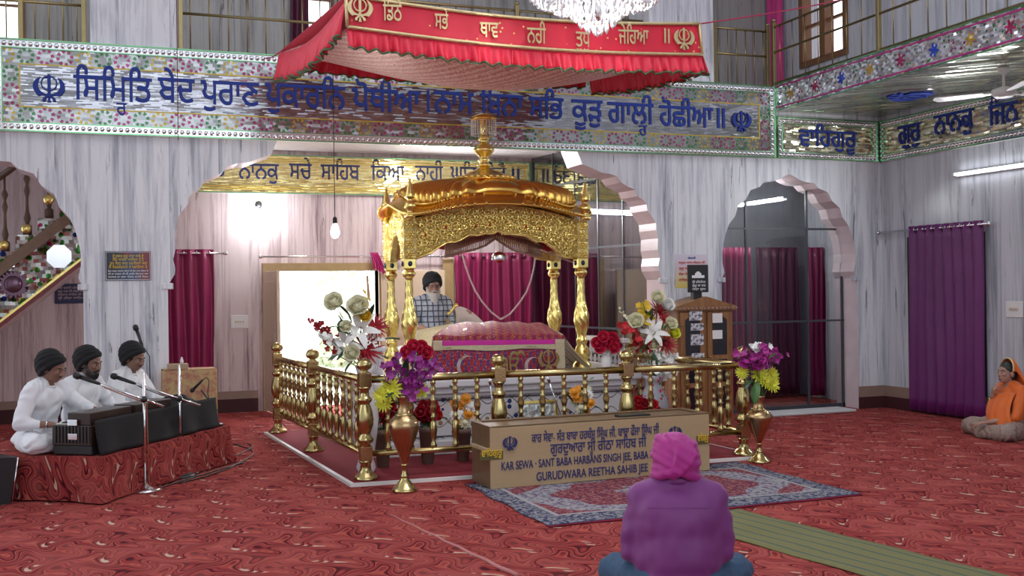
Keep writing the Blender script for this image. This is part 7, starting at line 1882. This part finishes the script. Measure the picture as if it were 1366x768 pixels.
# a microphone on a thin stand behind the third musician
p = wy(200, 500, 10.25); t = thing('microphone_stand', 'thin microphone stand behind the third musician against the pillar', 'microphone stand', (p.x, 10.25, 0))
a = wy(190, 461, 10.25); b = wy(180, 434, 10.25)
mb = MB(); mb.lathe([(0.0, 0), (.12, 0), (.12, .012), (.02, .03)], (p.x, 10.25, .002), 24); mb.build('foot', M_BLACK, t)
MB().tube([(p.x, 10.25, .02), (p.x, 10.25, a.z-.1), a], 0.005, 8).build('pole', M_BLACK, t); mic(t, a, b-a)
# a small stand on the platform end
b_ = fl(284, 568, PH); by_ = b_.y; t = thing('microphone_stand', 'short black microphone stand at the table end of the platform', 'microphone stand', (b_.x, by_, PH+.004))
mb = MB(); mb.lathe([(0.0, 0), (.09, 0), (.09, .012), (.015, .025)], (b_.x, by_, PH+.006), 20); mb.build('foot', M_BLACK, t)
c1 = wy(281, 540, by_); c2 = wy(268, 520, by_); c3 = wy(290, 547, by_); MB().tube([(b_.x, by_, PH+.02), c1], .008, 8).build('pole', M_CHROME, t); MB().tube([c3, c2], .007, 8).build('boom', M_BLACK, t)
mic(t, wy(271, 506, by_), wy(252, 525, by_)-wy(271, 506, by_), M_BLACK, .75)
MB().tube([wy(271, 506, by_), wy(276, 503, by_), wy(279, 508, by_), wy(277, 525, by_), c1], .004, 6).build('cable', M_BLACK, t)
# floor monitor and cables
p = fl(14, 672); t = thing('floor_monitor', 'black wedge loudspeaker on the floor at the platform corner', 'loudspeaker', (p.x-.2, p.y+.15, 0))
Tm = at((p.x, p.y, 0), RZ+PI/2-0.6)
zt2_ = wy(18, 611, p.y).z
pr = [(0, 0), (.05, zt2_), (-.22, zt2_+.02), (-.42, .12), (-.42, 0)]
mb = MB(); mb.prism(pr, 'y', 0.0, .38, at((p.x, p.y, 0.002), 0.35)); mb.build('cabinet_body', M_BLACK, t)
mb = MB(); mb.tube([at((p.x, p.y, 0.002), .35) @ Vector((.0+.01, -.003, .01)), at((p.x, p.y, 0.002), .35) @ Vector((.055, -.003, zt2_))], .006, 6); mb.build('metal_edge', M_CHROME, t)
rn = random.Random(5)
for k, (pts, lab) in enumerate((([(225, 640), (262, 632), (300, 615), (335, 598), (330, 592)], 'black cable curling on the carpet beyond the platform end'), ([(240, 645), (275, 636), (312, 622), (338, 603), (300, 590)], 'second black cable on the carpet along the platform'), ([(205, 655), (240, 643), (290, 628), (325, 618)], 'thin cable trailing from the chrome stand foot'))):
    mb = MB(); P_ = [fl(*q_) for q_ in pts]; out = []
    for i in range(len(P_)-1):
        for j in range(8):
            u = j/8; p0 = P_[max(i-1, 0)]; p1 = P_[i]; p2 = P_[i+1]; p3 = P_[min(i+2, len(P_)-1)]
            out.append(0.5*((2*p1)+(p2-p0)*u+(2*p0-5*p1+4*p2-p3)*u*u+(3*p1-p0-3*p2+p3)*u**3)+Vector((0, 0, .007)))
    mb.tube(out+[P_[-1]+Vector((0, 0, .007))], .006, 6); single('cable', mb, M_BLACK, lab, 'cable')
# a ridge line in the carpet: the seam of two widths
mb = MB(); a, b = fl(520, 686), fl(690, 768); mb.tube([lerp(a, b, k/20)+Vector((.006*math.sin(k*1.7), 0, .002)) for k in range(21)], [.004+.010*k/20 for k in range(21)], 6); single('carpet_seam', mb, simple('seam_tape', (.40, .16, .15), .9), 'raised pale seam running across the red carpet', 'seam')

# ---------------------------------------------------------------- bearded attendant behind the scripture
xg = wy(577, 400, 10.9)
f = Fig('bearded man in a checked shirt and dark turban waving a whisk behind the scripture', (xg.x, 10.92, ZB+.22), math.radians(180+4), 0.93, turn=-0.12, nod=0.10)
q = NM('checked_shirt_cloth'); x, y, z = q.sep(q.obj())
def stripe(c, per, w): return q.lt(q.math('ABSOLUTE', q.sub(q.fract(q.math('DIVIDE', c, per)), .5)), w)
cx1 = q.math('MAXIMUM', stripe(x, .058, .10), stripe(z, .058, .10)); cx2 = q.math('MAXIMUM', stripe(q.add(x, .02), .029, .10), stripe(q.add(z, .02), .029, .10))
c = q.mix(q.mul(cx2, .5), (.34, .38, .46), (.55, .57, .62)); c = q.mix(cx1, c, (.04, .045, .08)); q.set(Base_Color=c, Roughness=.75); M_CHECK = q.m
arms = [arm(f, 1, (.24, .05, .26), (.16, .26, .20), (-.3, .9, 0), (0, .2, 1), .6), arm(f, -1, (-.25, .10, .28), (-.27, .30, .36), (-.25, .7, .5), (-.2, -.3, 1), 1.0)]
mb = MB(); mb.bbox((xg.x-.32, 10.74, ZB), (xg.x+.32, 11.26, ZB+.22), .04); single('cushion', mb, M_WHITE, 'thick white cushion under the bearded man', 'cushion')
lg = lotus(); f.body(arms, lg, M_SKIN2); f.face_bits(M_WBEARD); shirt(f, arms, M_CHECK, .018, .45, .005, 9.0, belly=.02); collar(f, M_CHECK)
mb = MB(); legs_cloth(mb, lg); mb.ell((0, .02, .085), (.17, .15, .08), 16, 10); f.cloth('trousers', mb, M_WSHIRT, .009, .006)
f.turban(M_TURBN, .102, .115, 9, .021, pitch=.62, tiltk=.30)
R = f.HM.to_3x3(); mb = MB(); mb.ell(f.hd((0, .055, -.115)), (.056, .044, .055), 14, 10, rot=R); mb.ell(f.hd((0, .06, -.16)), (.045, .036, .06), 12, 8, rot=R); mb.ell(f.hd((0, .06, -.20)), (.028, .024, .04), 12, 8, rot=R)
for sg in (-1, 1): mb.chain([f.hd((sg*.072, .005, -.01)), f.hd((sg*.062, .035, -.085)), f.hd((0, .065, -.125))], [.012, .022, .036], 10); mb.chain([f.hd((0, .101, -.048)), f.hd((sg*.034, .09, -.062))], [.008, .008], 8)
f.fin(remesh(mb, .006, 2, lambda v, n: .005*mnoise.noise(Vector((v.x*80, v.y*80, v.z*18)))), 'beard', M_WBEARD)
mb = MB()
for sg in (-1, 1):
    mb.tube([f.hd((sg*.034+.022*math.cos(a)*1.0, .106, .0+.017*math.sin(a))) for a in [2*PI*i/16 for i in range(16)]], .0022, 5, closed=True); mb.tube([f.hd((sg*.056, .105, .006)), f.hd((sg*.078, .0, .008))], .002, 5)
mb.tube([f.hd((-.012, .107, .003)), f.hd((.012, .107, .003))], .0022, 5); f.fin(mb, 'spectacles', M_BLACK)
# the whisk he holds: gold handle, thick fall of white hair
t = thing('whisk', 'gold handled whisk of pale hair held by the bearded man', 'whisk', wy(612, 415, 10.72))
a = wy(597, 420, 10.62); b = wy(609, 407, 10.62)
mb = MB(); d = (b-a); mb.tube([lerp(a, b, u) for u in (0, .1, .25, .5, .7, .85, 1.0, 1.1)], [.012, .022, .016, .014, .018, .026, .03, .02], 14); mb.build('handle', M_GOLD, t)
c = wy(628, 421, 10.62); ctr = [b, wy(612, 404, 10.62), wy(622, 404, 10.62), wy(633, 410, 10.62), wy(640, 420, 10.62), wy(645, 431, 10.62)]
def hairf(u, v):
    # hair fans out from the handle and falls over to the far side
    st = wy(606+2*v, 410+22*v, 10.62); e = wy(612+34*(1-v*.25)*u, 404+30*v+ (27*u**2.0)*(1-v*.8), 10.62)
    p = lerp(st, e, u**.8); bul = math.sin(PI*min(1, .08+.9*v))*math.sin(PI*min(1, .12+.85*u)); return p+Vector((0, -.10*bul, 0))
def hairb(u, v): p = hairf(u, v); fy = 10.62; return Vector((p.x, 2*fy-p.y+.001, p.z))
mb = MB(); mb.grid(hairf, 26, 26); mb.grid(lambda u, v: hairb(1-u, v), 26, 26); mb.build('hair_tuft', simple('whisk_hair', (.78, .70, .62), .7, var=.15, scale=30, bump=.5, bscale=150), t)

# ---------------------------------------------------------------- man in the purple shirt, seen from behind
pm = fl(906, 808); hd_ = math.atan2(pm.x, pm.y)
f = Fig('man in purple shirt and magenta turban seated on the carpet facing the throne', (pm.x, pm.y, 0.0), -hd_+0.06, 1.0, lean=.10, turn=-.05, nod=.25, headfwd=.02, drop=.045)
arms = [arm(f, 1, (.215, .05, .25), (.17, .30, .17), (-.4, .9, -.1), (0, .2, 1), .5), arm(f, -1, (-.22, .05, .25), (-.17, .30, .17), (.4, .9, -.1), (0, .2, 1), .5)]
lg = lotus(.295, .22, .11); f.body(arms, lg, M_SKIN)
q = NM('purple_shirt_cloth'); n = q.noise(q.obj(), 9, 4); n2 = q.noise(q.obj(), 260, 2); q.set(Base_Color=q.mix(n, (.135, .018, .14), (.175, .028, .172)), Roughness=.6); q.b.inputs['Sheen Weight'].default_value = .1; q.bump(n2, .15, .003); M_PURP = q.m
f.face_bits()
mb = MB(); f.torso(mb, .026); mb.ell((0, .0, .08), (.19, .165, .085), 20, 12); R3 = f.TR.to_3x3()
mb.ell(f.up((0, -.015, .26)), (.185, .140, .20), 24, 16, rot=R3); mb.ell(f.up((0, -.025, .39)), (.195, .125, .15), 24, 16, rot=R3); mb.ell(f.up((0, -.02, .46)), (.18, .10, .10), 24, 14, rot=R3)
for sg in (-1, 1):
    mb.cap(f.up((sg*.03, -.01, .55)), .062, f.up((sg*.15, -.005, .475)), .082, 14); mb.cap(f.up((sg*.13, -.01, .44)), .088, f.up((sg*.13, .0, .22)), .085, 14)
for sh, el, wr, *_ in arms: mb.chain([lerp(sh, f.up((0, 0, .48)), .14)-Vector((0, 0, .02)), lerp(sh, el, .5), el], [.078, .070, .058], 14); mb.chain([el, lerp(el, wr, .9)], [.058, .04], 12)
def dfold(v, n):
    w = 0.0028*math.sin(34*(v.z+0.35*abs(v.x))+5*mnoise.noise(v*5)) * max(0, 1-abs(v.z-.30)/.3)*0.55
    w += 0.004*mnoise.noise(Vector((v.x*9, v.y*9, v.z*6)))+0.004*mnoise.noise(Vector((v.x*22, v.y*22, v.z*12)))
    e = abs(v.x)-.19
    if e > 0: w += .004*math.sin(60*v.z+30*v.y)*min(1, e*12)
    return w
f.fin(remesh(mb, .011, 16, dfold, .6), 'shirt', M_PURP)
mb = MB(); pts = []
for i in range(28): a = 2*PI*i/28; pts.append(f.up((.066*math.cos(a), .012+.066*math.sin(a), .568-.022*math.sin(a))))
mb.tube(pts, .024, 9, closed=True); f.fin(remesh(mb, .005, 2), 'collar', M_PURP)
mb = MB()   # yoke seam over the shoulder blades
mb.tube([f.up((x, -.137-.012*math.cos(x*9)+abs(x)*.16, .472-.10*abs(x)*abs(x))) for x in [(-.15+.3*i/20) for i in range(21)]], .0012, 6); f.fin(mb, 'yoke_seam', M_PURP)
mb = MB(); legs_cloth(mb, lg, .024); mb.ell((0, .02, .085), (.185, .15, .085), 16, 10); f.cloth('jeans', mb, simple('blue_denim', (.035, .075, .14), .85, var=.25, scale=40, bump=.3, bscale=250), .009, .007, 12, 5)
q = NM('magenta_turban_cloth'); n = q.noise(q.obj(), 8, 3); q.set(Base_Color=q.mix(n, (.27, .004, .145), (.36, .008, .20)), Roughness=.65); q.b.inputs['Sheen Weight'].default_value = .1; q.bump(q.noise(q.obj(), 300, 2), .2, .003); M_MAGT = q.m
mb = MB(); RM = f.HM.to_3x3(); mb.ell(f.hd((0, -.02, .045)), (.112, .128, .118), 26, 18, rot=RM); mb.ell(f.hd((0, -.05, -.005)), (.098, .085, .085), 22, 14, rot=RM)
def wrap(z0, ra, tl, pit, br, dy=0.0, dx=0.0):
    mb.tube([f.hd((dx+ra*math.cos(a)*.97, dy+ra*math.sin(a)*1.08-.028, z0+ra*math.cos(a)*math.sin(tl)+ra*math.sin(a)*pit)) for a in [2*PI*i/40 for i in range(40)]], br, 9, closed=True)
for k in range(4): wrap(-.012+.030*k, .104-.006*k, .30, .25, .024); wrap(.0+.030*k, .104-.007*k, -.55, .25, .022)
for k in range(3): wrap(.100+.016*k, .074-.022*k, -.35, .2, .022)
# the long gathered end crosses the back of the head and tucks under
for k in range(6):
    mb.tube([f.hd((-.045+.022*k, -.075-.004*k, .148-.008*k)), f.hd((.0+.018*k, -.135, .100-.012*k)), f.hd((.012+.010*k, -.160, .045-.010*k)), f.hd((-.002+.004*k, -.150, -.02-.006*k)), f.hd((-.03+.003*k, -.125, -.07))], [.012, .017, .017, .014, .010], 8)
f.fin(remesh(mb, .0055, 4, lambda v, n: .0025*mnoise.noise(v*30)+.0010*math.sin(150*(v.z+.6*v.x))), 'turban', M_MAGT)
mb = MB(); mb.chain([f.hd((-.055, -.06, -.045)), f.hd((-.03, -.082, -.075)), f.hd((.03, -.082, -.075)), f.hd((.055, -.06, -.045))], [.02, .022, .022, .02], 10); f.fin(remesh(mb, .006, 2), 'hair', M_HAIR)

# ---------------------------------------------------------------- woman in orange by the side wall
pw = fl(1352, 582)
f = Fig('woman in orange veil seated on the carpet beside the purple curtain', (pw.x, pw.y, 0.0), math.radians(78), 0.90, lean=.05, turn=.12, nod=-.10)
arms = [arm(f, 1, (.22, .10, .24), (.06, .20, .44), (-.2, .0, 1), (.3, 1, .1), .9), arm(f, -1, (-.24, .12, .24), (-.10, .36, .18), (.3, .9, -.1), (0, .2, 1), .5)]
lg = lotus(.34, .30, .09); f.body(arms, lg, M_SKIN2); f.face_bits()
M_ORNG = cloth('orange_cloth', (.58, .10, .008), (.68, .14, .012), .6, .25); shirt(f, arms, M_ORNG, .02, .25, .005, 4.0)
q = NM('floral_print_cloth'); d = q.vor(q.obj(), 28); cc, _, _ = q.sep(q.vor(q.obj(), 28, 'F1', 'Color')); q.set(Base_Color=q.mix(q.lt(d, .3), (.27, .20, .17), q.ramp(cc, [(0, (.30, .06, .04)), (.5, (.18, .16, .09)), (.8, (.36, .28, .24))], 'CONSTANT')), Roughness=.75)
mb = MB(); legs_cloth(mb, lg, .035); mb.ell((0, .1, .07), (.22, .22, .065), 16, 10); f.cloth('skirt', mb, q.m, .010, .009, 12, 2)
mb = MB(); RM = f.HM.to_3x3(); mb.ell(f.hd((0, -.015, .045)), (.082, .098, .085), 20, 14, rot=RM); mb.ell(f.hd((0, -.05, -.02)), (.07, .06, .09), 16, 10, rot=RM); f.fin(remesh(mb, .006, 2), 'hair', M_HAIR)
def veil(u, v):
    # u across the face opening from one side over the crown to the other, v from the hair line backwards and down
    a = PI*(u*1.16-.08); r = .10+.012*v
    top = Vector((r*math.cos(a), .005-.12*v, .05+r*1.12*math.sin(a))); p = f.hd(top)
    if v > .35:
        w = (v-.35)/.65; sh = f.up(((.235)*math.cos(a), -.10-.06*w+.02*math.sin(a), .50-.42*w+.10*math.sin(a)*(1-w))); p = lerp(p, sh, min(1, w*1.3))
    return p
mb = MB(); mb.grid(veil, 40, 24, thick=.006); vl_ = f.fin(mb, 'veil', M_ORNG)
mb = MB(); mb.tube([veil(i/30, 0) for i in range(31)], .010, 6); f.fin(mb, 'gold_veil_edge', M_GILT)
def fr_(u, v):
    a = f.up((-.19+.40*u, .075+.06*math.sin(PI*u), .50-.02*u)); b = V(-.30+.44*u, .20+.12*math.sin(PI*u), .14+.02*math.sin(u*9)); p = lerp(a, b, v); return p+Vector((0, .05*math.sin(PI*v)+.006*math.sin(u*30), 0))
mb = MB(); mb.grid(fr_, 40, 20, thick=.006); f.fin(mb, 'front_drape', M_ORNG); mb = MB(); mb.tube([fr_(i/30, 1.0) for i in range(31)]+[fr_(1.0, 1-i/12) for i in range(13)], .008, 6); f.fin(mb, 'gold_drape_edge', M_GILT)
a = arms[0]; d = (a[2]-a[1]).normalized(); p = lerp(a[1], a[2], .82); b1 = d.orthogonal().normalized(); c1 = d.cross(b1); mb = MB(); mb.tube([p+(b1*math.cos(q_)+c1*math.sin(q_))*.034 for q_ in [2*PI*i/20 for i in range(20)]], .005, 6, closed=True); f.fin(mb, 'bangle', M_GOLD)
